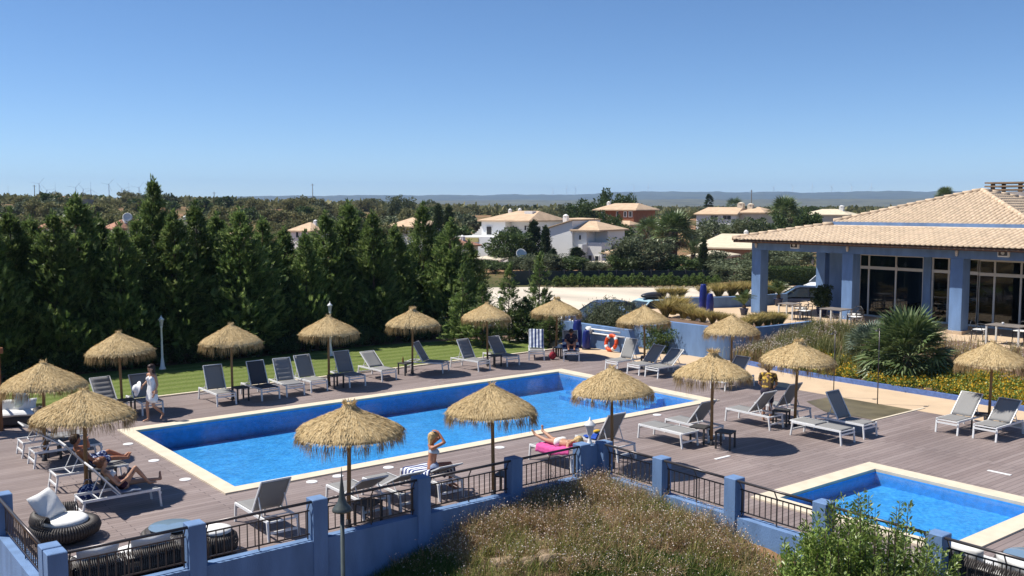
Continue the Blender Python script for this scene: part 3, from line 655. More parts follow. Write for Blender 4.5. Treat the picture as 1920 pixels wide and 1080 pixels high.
# floodlights, small column lanterns, hanging lanterns
M_DKGLASS = mat('dark_lens', (0.06, 0.06, 0.065), 0.2, 0.1)
for i, (y, z, lb) in enumerate(((11.55, 4.50, 'white square speaker on the blue beam, nearest the terrace corner column'), (1.9, 4.50, 'white square speaker on the blue beam, above the glass doors'))):
    t = thing('wall_speaker', lb, 'speaker', (23.78, y, z))
    MB().bb(-0.07, -0.22, -0.16, 0.075, 0.22, 0.16).build('housing', M_WHITE, t, bevel=0.02); MB().bb(-0.085, -0.17, -0.11, -0.069, 0.17, 0.11).build('grille', M_DKGLASS, t); mm = MB(); mm.tube([(-0.1, 0, 0), (-0.084, 0, 0)], 0.07, 12); mm.build('cone', M_FRAME, t)
def lantern_mesh(): return MB().lathe([(0.02, -0.16), (0.05, -0.12), (0.065, 0.02), (0.07, 0.03), (0.02, 0.1), (0.01, 0.14)], 6)
for y in (13.8, 8.8, 3.8):
    t = thing('wall_lantern', 'small pale lantern fixed on the beam above a blue column', 'lantern', (23.80, y, 4.45), 0, 'lanterns above the columns')
    lantern_mesh().build('glass', mat('frosted', (0.55, 0.52, 0.5), 0.4, 0.05), t); MB().bar((0, 0, 0.1), (0.07, 0, 0.1), 0.03).build('bracket', M_DARKM, t)
for (x, y) in ((25.7, 9.7), (25.7, 7.5), (25.7, 4.35), (27.2, 12.9)):
    t = thing('hanging_lantern', 'small lantern hanging on a rod under the veranda roof', 'lantern', (x, y, 3.55), 0, 'lanterns hanging under the veranda')
    lantern_mesh().build('glass', MATS['frosted'], t); mm = MB(); mm.tube([(0, 0, 0.12), (0, 0, 1.55)], 0.008, 5); mm.build('rod', M_DARKM, t)
# ------------------------------------------------------------------ trees and plants
def curve_pts(a, b, bow, n=5):
    a, b = Vector(a), Vector(b); return [a + (b - a) * (i / n) + Vector(bow) * math.sin(math.pi * i / n) for i in range(n + 1)]
def plumes(c, d, L, Wd, rng):
    """feathery sprays: a drooping midrib with five pairs of side shoots, one island each"""
    n = len(c); d = unit(d); s = unit(np.cross(d, rng.normal(size=(n, 3)) + [0, 0, 1.5])); L = L[:, None]; Wd = Wd[:, None]; vs = []; k = 5
    for i in range(k + 1): t = i / k; vs.append(c + d * L * t - np.array([0, 0, 1.0]) * L * 0.16 * t * t)
    for i in range(k):
        t = (i + 0.2) / k; w = Wd * (0.55 + 0.75 * math.sin(math.pi * min(0.95, t + 0.22)))
        for sg in (1, -1): vs.append(c + d * L * min(1.0, t + 0.30) + s * sg * w + rng.normal(size=(n, 3)) * 0.015)
    V = np.stack(vs, 1); m = V.shape[1]; T = []
    for i in range(k): T += [(i, i + 1, k + 1 + 2 * i), (i + 1, i, k + 2 + 2 * i)]
    return V.reshape(-1, 3), (np.arange(n)[:, None, None] * m + np.array(T)[None]).reshape(-1, 3)
def conifer_meshes(seed, h, r, nb=300, per=44, spray=(0.20, 0.40), wid=(0.07, 0.13), base=0.02, power=0.62, upness=0.55, ragged=0.3, thick=0.11, plume=False):
    """trunk and feathery crown: sprays set along rising branches"""
    rng = np.random.default_rng(seed)
    t = rng.uniform(base, 1.0, nb) ** 1.05; t = np.clip(t, 0, 0.985)
    ang = rng.uniform(0, 2 * math.pi, nb)
    Rr = r * (1 - t) ** power * (1 - ragged * rng.uniform(0, 1, nb)) + 0.06
    lob = 1 + 0.22 * np.sin(ang * 3 + seed + t * 7) ; Rr = Rr * lob
    out = np.stack([np.cos(ang), np.sin(ang), np.zeros(nb)], 1)
    bd = unit(out + np.array([0, 0, 1.0]) * (upness * (0.6 + 0.8 * rng.uniform(size=nb))[:, None]))
    bl = Rr / np.maximum(np.linalg.norm(bd[:, :2], axis=1), 0.2)
    org = np.stack([np.zeros(nb), np.zeros(nb), np.maximum(0.05, t * h - 0.15 * bl)], 1)
    s = rng.uniform(0.30, 1.0, (nb, per)) ** 0.8
    c = org[:, None, :] + bd[:, None, :] * (bl[:, None] * s)[..., None]
    c = c + rng.normal(size=c.shape) * (0.10 * (0.4 + Rr))[:, None, None] * 0.8
    dd = bd[:, None, :] + rng.normal(size=c.shape) * 0.45 + np.array([0, 0, 0.25])
    c = c.reshape(-1, 3); dd = dd.reshape(-1, 3); c[:, 2] = np.maximum(c[:, 2], 0.03); c[:, 2] *= np.where(c[:, 2] > 0.5 * h, 1 - (1 - 0.97 * h / max(h, c[:, 2].max())) * (c[:, 2] / h - 0.5) / max(1e-3, c[:, 2].max() / h - 0.5), 1.0)
    V, F = plumes(c, dd, rng.uniform(*spray, len(c)) * np.clip(1.25 - 0.95 * c[:, 2] / h, 0.4, 1.0), rng.uniform(*wid, len(c)) * np.clip(1.25 - 0.95 * c[:, 2] / h, 0.5, 1.0), rng) if plume else kites(c, dd, rng.uniform(*spray, len(c)), rng.uniform(*wid, len(c)), rng, 0.08)
    # leader
    tp = np.stack([rng.normal(size=60) * 0.05, rng.normal(size=60) * 0.05, h * rng.uniform(0.9, 1.0, 60)], 1)
    V2, F2 = kites(tp, rng.normal(size=(60, 3)) * 0.4 + [0, 0, 1], 0.25, 0.07, rng)
    if plume: F2 = np.concatenate([F2[:, :3], F2[:, [0, 2, 3]]])
    V, F = join_np([(V, F), (V2, F2)])
    tr = MB(); tr.tube([(0, 0, -0.1), (0.03, 0.02, h * 0.4), (0, 0, h * 0.97)], [thick, thick * 0.6, 0.012], 7)
    k = 0
    for i in range(0, nb, max(1, nb // 26)):
        tr.tube([org[i], org[i] + bd[i] * bl[i] * 0.55, org[i] + bd[i] * bl[i] * 0.9], [0.025, 0.015, 0.006], 4, False)
    return tr.mesh('trunk', True), mesh_np('crown', V, F)
def tree_thing(name, label, cat, loc, meshes, mats, group=None, rz=0.0, scale=1.0):
    t = thing(name, label, cat, loc, rz, group); t.scale = scale if isinstance(scale, tuple) else (scale,) * 3
    link('trunk', meshes[0], mats[0], t); link('crown', meshes[1], mats[1], t); return t
def broad_meshes(seed, h, rx, rz_, trunk_h, nclump=60, per=120, leaf=(0.10, 0.2), lw=0.5, stems=1, thick=0.12, fill=0.55):
    rng = np.random.default_rng(seed)
    u = unit(rng.normal(size=(nclump, 3))); rad = rng.uniform(fill, 1.0, nclump) ** 0.6
    cc = u * rad[:, None] * np.array([rx, rx, rz_]) * (1 + 0.18 * rng.normal(size=(nclump, 1))) + np.array([0, 0, trunk_h + rz_ * 0.85])
    cc[:, 2] = np.maximum(cc[:, 2], trunk_h * 0.5)
    cr = rng.uniform(0.16, 0.34, nclump) * (rx + rz_) / 2
    p = unit(rng.normal(size=(nclump, per, 3)).reshape(-1, 3)).reshape(nclump, per, 3) * (rng.uniform(0.35, 1.0, (nclump, per, 1)) ** 0.6)
    c = (cc[:, None, :] + p * cr[:, None, None] * np.array([1.1, 1.1, 0.8])).reshape(-1, 3)
    d = (p + rng.normal(size=p.shape) * 0.6 + np.array([0, 0, 0.25])).reshape(-1, 3)
    L = rng.uniform(*leaf, len(c)); V, F = kites(c, d, L, L * lw, rng, 0.1)
    tr = MB()
    for s_ in range(stems):
        a = 2 * math.pi * s_ / max(1, stems); b0 = Vector((math.cos(a), math.sin(a), 0)) * (0.0 if stems == 1 else 0.12)
        top = Vector((0, 0, trunk_h + rz_ * 0.6)) + b0 * 4
        tr.tube(curve_pts(b0 + Vector((0, 0, -0.1)), top, (0.05 * rx, 0.03 * rx, 0)), [thick, thick * 0.85, thick * 0.7, thick * 0.55, thick * 0.4, thick * 0.2], 7)
    for i in range(0, nclump, max(1, nclump // 14)):
        tr.tube(curve_pts((0, 0, trunk_h * 0.8), cc[i] * 0.92, (0, 0, 0.06 * rx), 3), [thick * 0.45, thick * 0.3, thick * 0.2, thick * 0.06], 5, False)
    return tr.mesh('trunk', True), mesh_np('crown', V, F)

HEDGE = [conifer_meshes(20 + k, 6.8, 1.95, 360, 19, (0.28, 0.60), (0.06, 0.12), 0.02, 0.76, 0.8, 0.45, plume=True) for k in range(5)]
# the tall screen of conifers behind the lawn: each tree at its crown top in the photograph
tops = [(-20, 392), (25, 398), (62, 412), (105, 402), (150, 372), (190, 408), (228, 425), (262, 412), (293, 338), (330, 402), (372, 385), (410, 405), (452, 395), (495, 412), (535, 432), (575, 438), (612, 402), (655, 382), (700, 400), (742, 428), (795, 385), (845, 415), (880, 455)]
for i, (px, py) in enumerate(tops):
    by = 23.3 + (i % 3) * 0.8 + (0.5 if px > 700 else 0)
    q = onY(px, 560, by); x = q.x; top = onY(px, py, by).z
    sc = (top + 0.1) / 6.8; wx = 1.0 + 0.12 * ((i * 7) % 5 - 2) / 2
    lab = 'tall dark green conifer in the dense screen behind the lawn'
    grp = 'conifer screen behind the lawn'
    if px == 293: lab, grp = 'tallest conifer of the screen, its bare spire standing clear above the rest', 'conifer screen behind the lawn'
    wd = min(1.15, sc) * wx if px != 293 else 0.78
    tree_thing('conifer_tree', lab, 'tree', (x, by, 0.0), HEDGE[i % 5], (M_BARK, L_CONIFER), grp, i * 1.3, (wd, wd, sc))
# a second row behind fills the gaps lower down
for i in range(11):
    px = 10 + i * 82; by = 26.4; q = onY(px, 560, by)
    tree_thing('conifer_tree', 'shorter dark conifer standing behind the front row of the screen', 'tree', (q.x, by, 0.0), HEDGE[(i + 2) % 4], (M_BARK, L_CONIFER), 'second row of the conifer screen', i * 2.1, (1.1, 1.1, 0.68 + 0.05 * (i % 3)))
# young thin conifers along the car park
YOUNG = [conifer_meshes(60 + k, 3.6, 0.85, 120, 10, (0.22, 0.42), (0.05, 0.09), 0.06, 0.7, 0.5, 0.5, 0.05, plume=True) for k in range(3)]
for i, (px, pyt, pyb) in enumerate([(905, 535, 650), (955, 500, 640), (1012, 478, 630), (868, 500, 645), (985, 560, 640), (1030, 595, 648)]):
    p = P(px, pyb); fw = (p.x - CX) * ST + (p.y - CY) * CT; top = zat(pyt, fw)
    tree_thing('young_conifer', 'thin young conifer with open branches between lawn and car park', 'tree', (p.x, p.y, 0), YOUNG[i % 3], (M_BARK, L_CONIFER), 'young conifers by the car park', i * 1.1, (1.0, 1.0, top / 3.6))
# low dark shrubs with a few white blooms at the foot of the conifers
LOWB = [broad_meshes(300 + k, 0.8, 0.62, 0.42, 0.08, 26, 70, (0.07, 0.14), 0.5, 3, 0.02, 0.3) for k in range(2)]
for i in range(20):
    q = onY(20 + i * 41, 640, 22.9)
    tree_thing('low_shrub', 'low dark shrub at the foot of the conifer screen', 'shrub', (q.x, 22.75 - 0.02 * i, 0.03), LOWB[i % 2], (M_BARK, L_CYPRESS), 'low shrubs under the conifers', i, (1.3, 0.9, 0.8 + 0.3 * (i % 3)))
rngw = np.random.default_rng(8); wp = np.stack([rngw.uniform(-9, 6, 46), rngw.uniform(22.0, 22.7, 46), rngw.uniform(0.3, 0.7, 46)], 1)
# bushes at the foot of the lawn's right end
BUSH = [broad_meshes(80 + k, 2, 1.1, 0.9, 0.15, 46, 90, (0.09, 0.18), 0.42, 4, 0.03, 0.3) for k in range(3)]
for i, (x, y, s, lb) in enumerate([(13.6, 18.9, 0.85, 'leafy green bush behind the striped towel lounger'), (11.4, 20.9, 0.6, 'low bush at the far right edge of the lawn'), (14.4, 18.6, 0.75, 'green bush beside the end of the low blue wall'),
                               (16.0, 12.9, 0.62, 'dark bush between the low blue wall and the curved planter wall')]):
    tree_thing('bush', lb, 'bush', (x, y, 0.0), BUSH[i % 3], (M_BARK, L_TREE), None, i, (s, s, s * 1.15))
# oleander with airy shoots behind the low wall
def oleander(seed, h, r, n=150, per=26):
    rng = np.random.default_rng(seed); Vs = []; tr = MB()
    for i in range(n):
        a = rng.uniform(0, 6.28); tip = np.array([math.cos(a), math.sin(a), 0]) * r * math.sqrt(rng.uniform(0, 1)) ; hh = h * rng.uniform(0.55, 1.0) * (1 - 0.3 * (np.linalg.norm(tip) / r) ** 2)
        tip[2] = hh; b0 = tip * np.array([0.2, 0.2, 0])
        if i % 5 == 0: tr.tube([b0, (b0 + tip) / 2 + [0, 0, 0.1], tip], [0.018, 0.012, 0.005], 4, False)
        s = rng.uniform(0.25, 1, per)[:, None]; c = b0 + (tip - b0) * s + rng.normal(size=(per, 3)) * 0.05
        d = rng.normal(size=(per, 3)) * 0.7 + [0, 0, 0.7]; Vs.append(kites(c, d, rng.uniform(0.10, 0.2, per), 0.035, rng))
    V, F = join_np(Vs); return tr.mesh('stem', True), mesh_np('foliage', V, F)
om = oleander(5, 2.5, 1.75, 420, 34)
t = thing('oleander', 'tall loose oleander bush with airy shoots behind the low blue wall', 'shrub', (16.9, 16.6, 0)); link('stem', om[0], M_BARK, t); link('foliage', om[1], L_OLIVE, t); t.scale = (1.0, 1.0, 0.86)

# ornamental grasses
def grass_mesh(seed, h, n, spread, wid=0.012):
    rng = np.random.default_rng(seed); a = rng.uniform(0, 6.28, n); lean = rng.uniform(0.05, 1, n) ** 0.8 * spread
    out = np.stack([np.cos(a), np.sin(a), np.zeros(n)], 1); hh = h * rng.uniform(0.6, 1.0, n)
    b = out * rng.uniform(0, 0.09, n)[:, None]; m = b + out * (lean * 0.35)[:, None] + np.array([0, 0, 1]) * (hh * 0.62)[:, None]; t = b + out * lean[:, None] + np.array([0, 0, 1]) * hh[:, None]
    sd = unit(np.cross(out, np.array([0, 0, 1.0])) + rng.normal(size=(n, 3)) * 0.4) * wid
    V = np.stack([b - sd * 0.5, b + sd * 0.5, m + sd, t, m - sd], 1).reshape(-1, 3); k = np.arange(n)[:, None] * 5
    F = np.concatenate([k + np.array([[0, 1, 2, 4]])]); T = np.concatenate([k + np.array([[4, 2, 3, 3]])])
    me = bpy.data.meshes.new('blades'); me.from_pydata(V.tolist(), [], [tuple(f) for f in F.tolist()] + [tuple(f[:3]) for f in T.tolist()]); me.update(); return me
GR = [grass_mesh(100 + k, 0.66, 420, 0.55, 0.014) for k in range(3)]; GRG = [grass_mesh(110 + k, 0.36, 120, 0.22, 0.016) for k in range(2)]
def grass_clump(x, y, z, s, label, group, i):
    t = thing('grass_clump', label, 'grass', (x, y, z), i * 0.9, group); s *= 1.08; t.scale = (s, s, s)
    link('blades', GR[i % 3], L_GRASSDRY, t); link('base_leaves', GRG[i % 2], L_GREENGRASS, t); return t
k = 0
for (px, py, s) in [(1248, 594, 1.25), (1262, 590, 1.4), (1282, 597, 1.1), (1272, 588, 1.3), (1300, 601, 0.9), (1318, 604, 0.85), (1336, 607, 0.85), (1352, 608, 0.8), (1290, 593, 0.95), (1308, 597, 0.75), (1366, 609, 0.75)]:
    p = P(px, py, TZ + 0.12); grass_clump(p.x, p.y, TZ + 0.12, s, 'straw coloured fountain grass in the curved planter above the blue wall', 'grasses in the curved planter', k); k += 1
for (px, py, s) in [(1405, 611, 1.0), (1422, 612, 1.15), (1438, 612, 1.05), (1452, 612, 1.1), (1464, 612, 0.9), (1392, 608, 0.9)]:
    p = onY(px, py, 9.6); grass_clump(p.x, 9.6, TZ + 0.12, s * 0.85, 'dry grass tuft in the planter below the terrace corner column', 'grasses below the corner column', k); k += 1
for (x, y, s) in [(22.5, 18.7, 1.0), (22.9, 18.3, 1.0), (23.3, 18.1, 1.0), (24.4, 17.5, 1.1), (25.2, 17.2, 1.2), (26.0, 17.0, 1.3), (26.8, 16.8, 1.3), (27.6, 16.6, 1.3), (28.4, 16.5, 1.2), (29.0, 16.6, 1.0), (25.6, 17.6, 1.2), (27.2, 17.3, 1.2)]:
    grass_clump(x, y, TZ + 0.42, s * 0.95, 'dry fountain grass in the low planter at the back of the terrace', 'grasses at the back of the terrace', k); k += 1

# palms and cycads: each frond its own piece
def feather_frond(L, n, wl, arch):
    b = MB(); pts = [Vector((L * t, 0, arch * L * math.sin(t * 2.1) - 0.32 * L * t * t)) for t in [i / 10 for i in range(11)]]
    b.tube(pts, [0.014 * (1 - i / 12) for i in range(11)], 4, False)
    for i in range(n):
        t = 0.12 + 0.86 * i / n; p = pts[min(10, int(t * 10))].lerp(pts[min(10, int(t * 10) + 1)], t * 10 % 1); l = wl * math.sin(math.pi * min(0.97, t * 0.85 + 0.12)) + 0.04
        for s in (-1, 1):
            d = Vector((0.55, s * 0.85, 0.12)).normalized(); w = Vector((0.016, 0, 0.004)); b.add([p - w, p + w, p + d * l], [(0, 1, 2)])
    return b.mesh('frond')
def fan_frond(stalk, r, n, spread=2.6):
    b = MB(); e = Vector((stalk, 0, 0.0)); b.tube([(0, 0, 0), (stalk * 0.5, 0, 0.06 * stalk), e], [0.018, 0.013, 0.009], 4, False)
    for i in range(n):
        a = -spread / 2 + spread * i / (n - 1); l = r * (0.78 + 0.22 * math.cos(a * 0.8)); d = Vector((math.cos(a), math.sin(a), 0.10 * math.cos(a * 3))); s = Vector((-math.sin(a), math.cos(a), 0)) * (0.034 * r / 0.6)
        m_ = e + d * l * 0.55 + Vector((0, 0, 0.035 * (i % 2))); b.add([e, m_ + s, e + d * l - Vector((0, 0, 0.12 * r)), m_ - s], [(0, 1, 2, 3)])
    return b.mesh('frond')
def place_fronds(t, me, m, n, z, el, seed, jitter=0.14, name='frond', sc=(0.85, 1.1), r0=0.0):
    rng = random.Random(seed)
    if not me.materials: me.materials.append(m)
    for i in range(n):
        az = i * 2.39996 + rng.uniform(-0.3, 0.3); e = el[0] + (el[1] - el[0]) * ((i + 0.5) / n) + rng.uniform(-jitter, jitter)
        o = link(name, me, None, t); o.rotation_euler = Euler((rng.uniform(-0.5, 0.5), -e, az), 'XYZ'); o.scale = (rng.uniform(*sc),) * 3; o.location = (math.cos(az) * r0, math.sin(az) * r0, z + 0.05 * rng.uniform(-1, 1))
FAN = fan_frond(0.62, 0.62, 17, 3.4); CYC = feather_frond(0.85, 26, 0.17, 0.35)
fp = thing('fan_palm', 'big bushy fan palm growing in the yellow flower bed before the veranda', 'palm', (17.75, 2.35, 0.35))
place_fronds(fp, FAN, L_PALM, 44, 0.75, (1.45, 0.35), 3, 0.15, sc=(1.15, 1.5), r0=0.12); place_fronds(fp, FAN, L_PALM, 46, 0.55, (0.35, -0.45), 4, 0.15, sc=(1.1, 1.45), r0=0.2)
mm = MB(); mm.tube([(0, 0, -0.3), (0.02, 0, 0.4), (0, 0, 0.8)], [0.2, 0.17, 0.1], 9); mm.build('trunk', M_BARK, fp)
fp2 = thing('fan_palm', 'smaller grey-green fan palm to the side of the big fan palm', 'palm', (18.4, 4.1, 0.5))
FAN2 = FAN.copy(); FAN2.materials.clear(); place_fronds(fp2, FAN2, leaf_mat('grey_palm', [(0.09, 0.13, 0.09), (0.15, 0.19, 0.13), (0.22, 0.26, 0.19)], 0.5, 0.2), 42, 0.45, (1.4, -0.1), 9, sc=(0.8, 1.05), r0=0.08)
mm = MB(); mm.tube([(0, 0, -0.3), (0, 0, 0.5)], [0.12, 0.07], 8); mm.build('trunk', M_BARK, fp2)
for (px, py, z, s, lb) in [(1395, 585, TZ + 0.35, 0.85, 'dark spiky cycad in a dark pot left of the corner column'), (1512, 557, TZ + 0.55, 1.0, 'bright green cycad in the rear terrace planter')]:
    p = P(px, py, z) if px > 1450 else onX(px, py, 22.6); p = Vector((27.6, 15.2, z)) if px > 1450 else p
    t = thing('cycad', lb, 'palm', (p.x, p.y, TZ + 0.01)); t.scale = (s, s, s)
    place_fronds(t, CYC, L_PALM, 34, 0.55, (1.3, 0.25), int(px)); mm = MB(); mm.lathe([(0.16, 0), (0.24, 0.34), (0.27, 0.36), (0.25, 0.38), (0.2, 0.34)], 16); mm.build('pot', mat('dark_blue_pot', (0.03, 0.04, 0.10), 0.3, 0.2), t, True); mm = MB(); mm.tube([(0, 0, 0.3), (0, 0, 0.58)], [0.12, 0.09], 8); mm.build('trunk', M_BARK, t)
t = thing('potted_shrub', 'dense dark shrub in a pot between the two blue columns', 'shrub', (25.1, 10.9, TZ + 0.01))
mm = MB(); mm.lathe([(0.18, 0), (0.26, 0.4), (0.29, 0.42), (0.22, 0.42)], 16); mm.build('pot', MATS['dark_blue_pot'], t, True)
link('foliage', broad_meshes(91, 1.2, 0.55, 0.55, 0.4, 40, 90, (0.07, 0.13), 0.5, 2, 0.03, 0.2)[1], L_CYPRESS, t)
# big palms further off
FARFAN = fan_frond(0.75, 0.85, 13, 3.6)
def palm_tree(px, fwd, pytop, crown_r, label, trunk_r=0.28, n=46, pygr=None, feather=False):
    x, y = D(px, fwd); g = gz(x, y); ztop = zat(pytop, fwd) - crown_r * 0.8
    t = thing('palm_tree', label, 'palm', (x, y, g)); hh = max(1.0, ztop - g)
    mm = MB(); mm.tube([(0, 0, -0.2), (0.06, 0.05, hh * 0.5), (0, 0, hh)], [trunk_r * 1.2, trunk_r * 0.9, trunk_r], 9); mm.build('trunk', M_BARK, t)
    me = FARFAN.copy() if not feather else feather_frond(1.5, 20, 0.3, 0.45); me.materials.clear(); s = crown_r / 1.6
    place_fronds(t, me, L_PALM, n, hh, (1.4, -0.35), int(px), sc=(s * 0.85, s * 1.15), r0=0.15)
    dm = FARFAN.copy(); dm.materials.clear(); place_fronds(t, dm, L_PALMDRY, 22, hh - 0.3, (-0.7, -1.35), int(px) + 1, name='dead_frond', sc=(s * 0.6, s * 0.95), r0=0.2)
    return t
palm_tree(1262, 92, 398, 2.3, 'large palm with a shaggy skirt of dead fronds, behind the car park hedge', 0.45, 60)
palm_tree(1218, 96, 408, 1.7, 'smaller palm growing against the large shaggy palm')
palm_tree(1470, 120, 372, 2.2, 'tall palm rising above the tip of the veranda roof', 0.4, 56)
palm_tree(1768, 150, 352, 1.7, 'palm crown showing just above the tiled roof ridge')
palm_tree(1300, 94, 452, 1.6, 'light green feathery palm beside the pale roofs', 0.25, 40, feather=True)
palm_tree(1375, 330, 371, 3.6, 'lone round-headed palm on the far plain', 0.5, 30)

# cypresses
CYP = [conifer_meshes(140 + k, 6.0, 0.55, 260, 34, (0.10, 0.24), (0.05, 0.10), 0.01, 0.45, 1.6, 0.2, 0.08) for k in range(2)]
for i, (px, pt, pb, fw, w, lb) in enumerate([(1001, 413, 510, 104, 1.6, 'broad dark cypress in front of the white villas'), (1023, 423, 500, 100, 1.1, 'slim cypress against the blank white gable'), (1038, 465, 520, 92, 0.8, 'short slim cypress below the blank white gable'),
        (1081, 463, 500, 101, 1.6, 'small round-topped cypress beside the outside stair'), (1319, 446, 515, 84, 0.8, 'slim cypress before the pale tiled roof'), (822, 383, 460, 118, 1.4, 'dark cypress left of the stepped villa wall'), (842, 385, 460, 120, 1.4, 'dark cypress next to the curved villa wall')]):
    x, y = D(px, fw); g = gz(x, y); h = zat(pt, fw) - g
    tree_thing('cypress_tree', lb, 'tree', (x, y, g), CYP[i % 2], (M_BARK, L_CYPRESS), None, i, (w, w, h / 6.0))
# Norfolk pine
nm = conifer_meshes(150, 12, 2.6, 120, 30, (0.4, 0.8), (0.12, 0.25), 0.15, 0.8, 0.1, 0.2, 0.2)
x, y = D(1328, 300); tree_thing('norfolk_pine', 'tall tiered pine standing alone on the plain', 'tree', (x, y, gz(x, y)), nm, (M_BARK, L_CYPRESS), None, 0, (1, 1, (zat(363, 300) - gz(x, y)) / 12))
# garden trees around the villas
BT = [broad_meshes(160 + k, 4, 2.2, 1.7, 0.9, 70, 110, (0.16, 0.34), 0.5, 1, 0.16) for k in range(4)]
for i, (px, pt, fw, s, m_, lb) in enumerate([(960, 432, 100, 1.25, L_TREE, 'bushy dark tree in front of the white villa terrace'), (985, 480, 93, 0.9, L_OLIVE, 'silvery olive tree beside the satellite dish'), (1018, 478, 90, 1.0, L_OLIVE, 'olive tree below the slim cypress'), (930, 495, 92, 0.8, L_TREE, 'green shrubby tree right of the conservatory'),
        (1070, 482, 91, 1.05, L_OLIVE, 'broad silvery olive tree under the outside stair'), (1115, 490, 90, 0.7, L_TREE, 'small green tree before the white villa stair'), (1208, 448, 87, 1.5, L_TREE, 'large bushy pine-green tree right of the white villa'), (1178, 475, 86, 0.9, L_TREE, 'rounded tree left of the large palm'),
        (1280, 482, 86, 1.05, L_OLIVE, 'grey-green olive tree under the large palm'), (1345, 472, 86, 0.95, L_OLIVE, 'olive tree right of the slim cypress'), (1378, 490, 78, 1.15, L_TREE, 'feathery tree at the edge of the car park near the corner column'), (1140, 400, 135, 0.9, L_OLIVE, 'grey-green tree before the red house'), (1165, 425, 118, 1.1, L_TREE, 'tree left of the small palm before the red house'),
        (1330, 412, 118, 1.5, L_OLIVE, 'wide low olive tree before the beige bungalow'), (1400, 415, 116, 1.2, L_CYPRESS, 'dark rounded tree right of the beige bungalow'), (1440, 405, 118, 1.4, L_OLIVE, 'scrubby tree left of the tall palm'), (1510, 395, 128, 1.3, L_TREE, 'dense dark tree right of the tall palm'), (1440, 468, 88, 1.1, L_TREE, 'dark tree seen between the columns, nearest the corner'),
        (1478, 462, 92, 1.2, L_TREE, 'leafy tree seen between the columns over the trimmed hedge'), (1152, 360, 190, 1.9, L_TREE, 'big rounded tree rising behind the red house'), (1090, 380, 165, 1.6, L_TREE, 'bushy tree between the villa roof and the red house'), (1062, 385, 170, 1.4, L_OLIVE, 'grey tree behind the white villa roof'), (755, 372, 210, 1.6, L_CYPRESS, 'dark round tree on the near hillside')]):
    x, y = D(px, fw); g = gz(x, y); h = max(1.2, zat(pt, fw) - g); hs_ = h / 4.0
    tree_thing('garden_tree', lb, 'tree', (x, y, g), BT[i % 4], (M_BARK, m_), 'trees around the villas', i * 0.8, (s * 0.85, s * 0.85, hs_))

# hedges and mesh fence along the car park
HC = [conifer_meshes(170 + k, 1.0, 0.40, 90, 22, (0.10, 0.18), (0.05, 0.08), 0.02, 0.5, 0.7, 0.3, 0.03) for k in range(2)]
for i in range(22):
    px = 1044 + i * 14.2; p = P(px, 538.5)
    tree_thing('hedge_conifer', 'small conifer in the row planted along the dark car park fence', 'shrub', (p.x, p.y, 0), HC[i % 2], (M_BARK, L_CONIFER), 'small conifers along the car park fence', i * 1.7, (0.9, 0.9, 0.75 + 0.25 * ((i * 5) % 4) / 3))
p0, p1 = P(960, 536), P(1350, 535)
t = thing('mesh_fence', 'dark green mesh fence along the far edge of the car park', 'fence', (p0.x, p0.y, 0)); d = p1 - p0; d.z = 0
M_MESHF = mat('dark_shade_net', (0.018, 0.028, 0.030), 0.8, 0.2, 2)
nseg = 12
for i in range(nseg):
    a, c = d * (i / nseg), d * ((i + 1) / nseg); MB().bar(a + Vector((0, 0, 0.62)), c + Vector((0, 0, 0.62)), 0.03, 1.15).build('net_panel', M_MESHF, t); MB().bb(a.x - 0.05, a.y - 0.05, 0, a.x + 0.05, a.y + 0.05, 1.28).build('post', M_DARKM, t)
def trimmed_hedge(a, c, w, h, label):
    a, c = Vector(a), Vector(c); L = (c - a).length; u = (c - a).normalized(); rng = np.random.default_rng(int(L * 100)); n = int(L * h * 420)
    s = rng.uniform(0, L, n); side = rng.integers(0, 3, n); v = rng.uniform(-w / 2, w / 2, n); zz = rng.uniform(0.03, h, n)
    v = np.where(side == 0, -w / 2, np.where(side == 1, w / 2, v)); zz = np.where(side == 2, h, zz) + rng.normal(size=n) * 0.03
    nrm = np.array([-u.y, u.x]); pos = np.stack([u.x * s + nrm[0] * v, u.y * s + nrm[1] * v, np.maximum(zz, 0.05)], 1)
    dv = rng.normal(size=(n, 3)) + np.where(side[:, None] == 2, [0, 0, 1.0], np.stack([nrm[0] * np.sign(v), nrm[1] * np.sign(v), np.zeros(n) + 0.3], 1))
    t = thing('trimmed_hedge', label, 'hedge', (a.x, a.y, 0)); V, F = kites(pos, dv, rng.uniform(0.10, 0.22, n), 0.09, rng); link('foliage', mesh_np('foliage', V, F), L_TREE, t)
    bb = MB(); bb.bar(Vector((0, 0, h / 2 - 0.03)), (c - a) + Vector((0, 0, h / 2 - 0.03)), w * 0.86, h * 0.92); bb.build('branches', L_CYPRESS, t)
q0, q1 = P(1395, 534), P(1530, 533); trimmed_hedge((q0.x, q0.y, 0), (q1.x, q1.y, 0), 1.0, 1.35, 'neatly trimmed green hedge beyond the veranda columns')

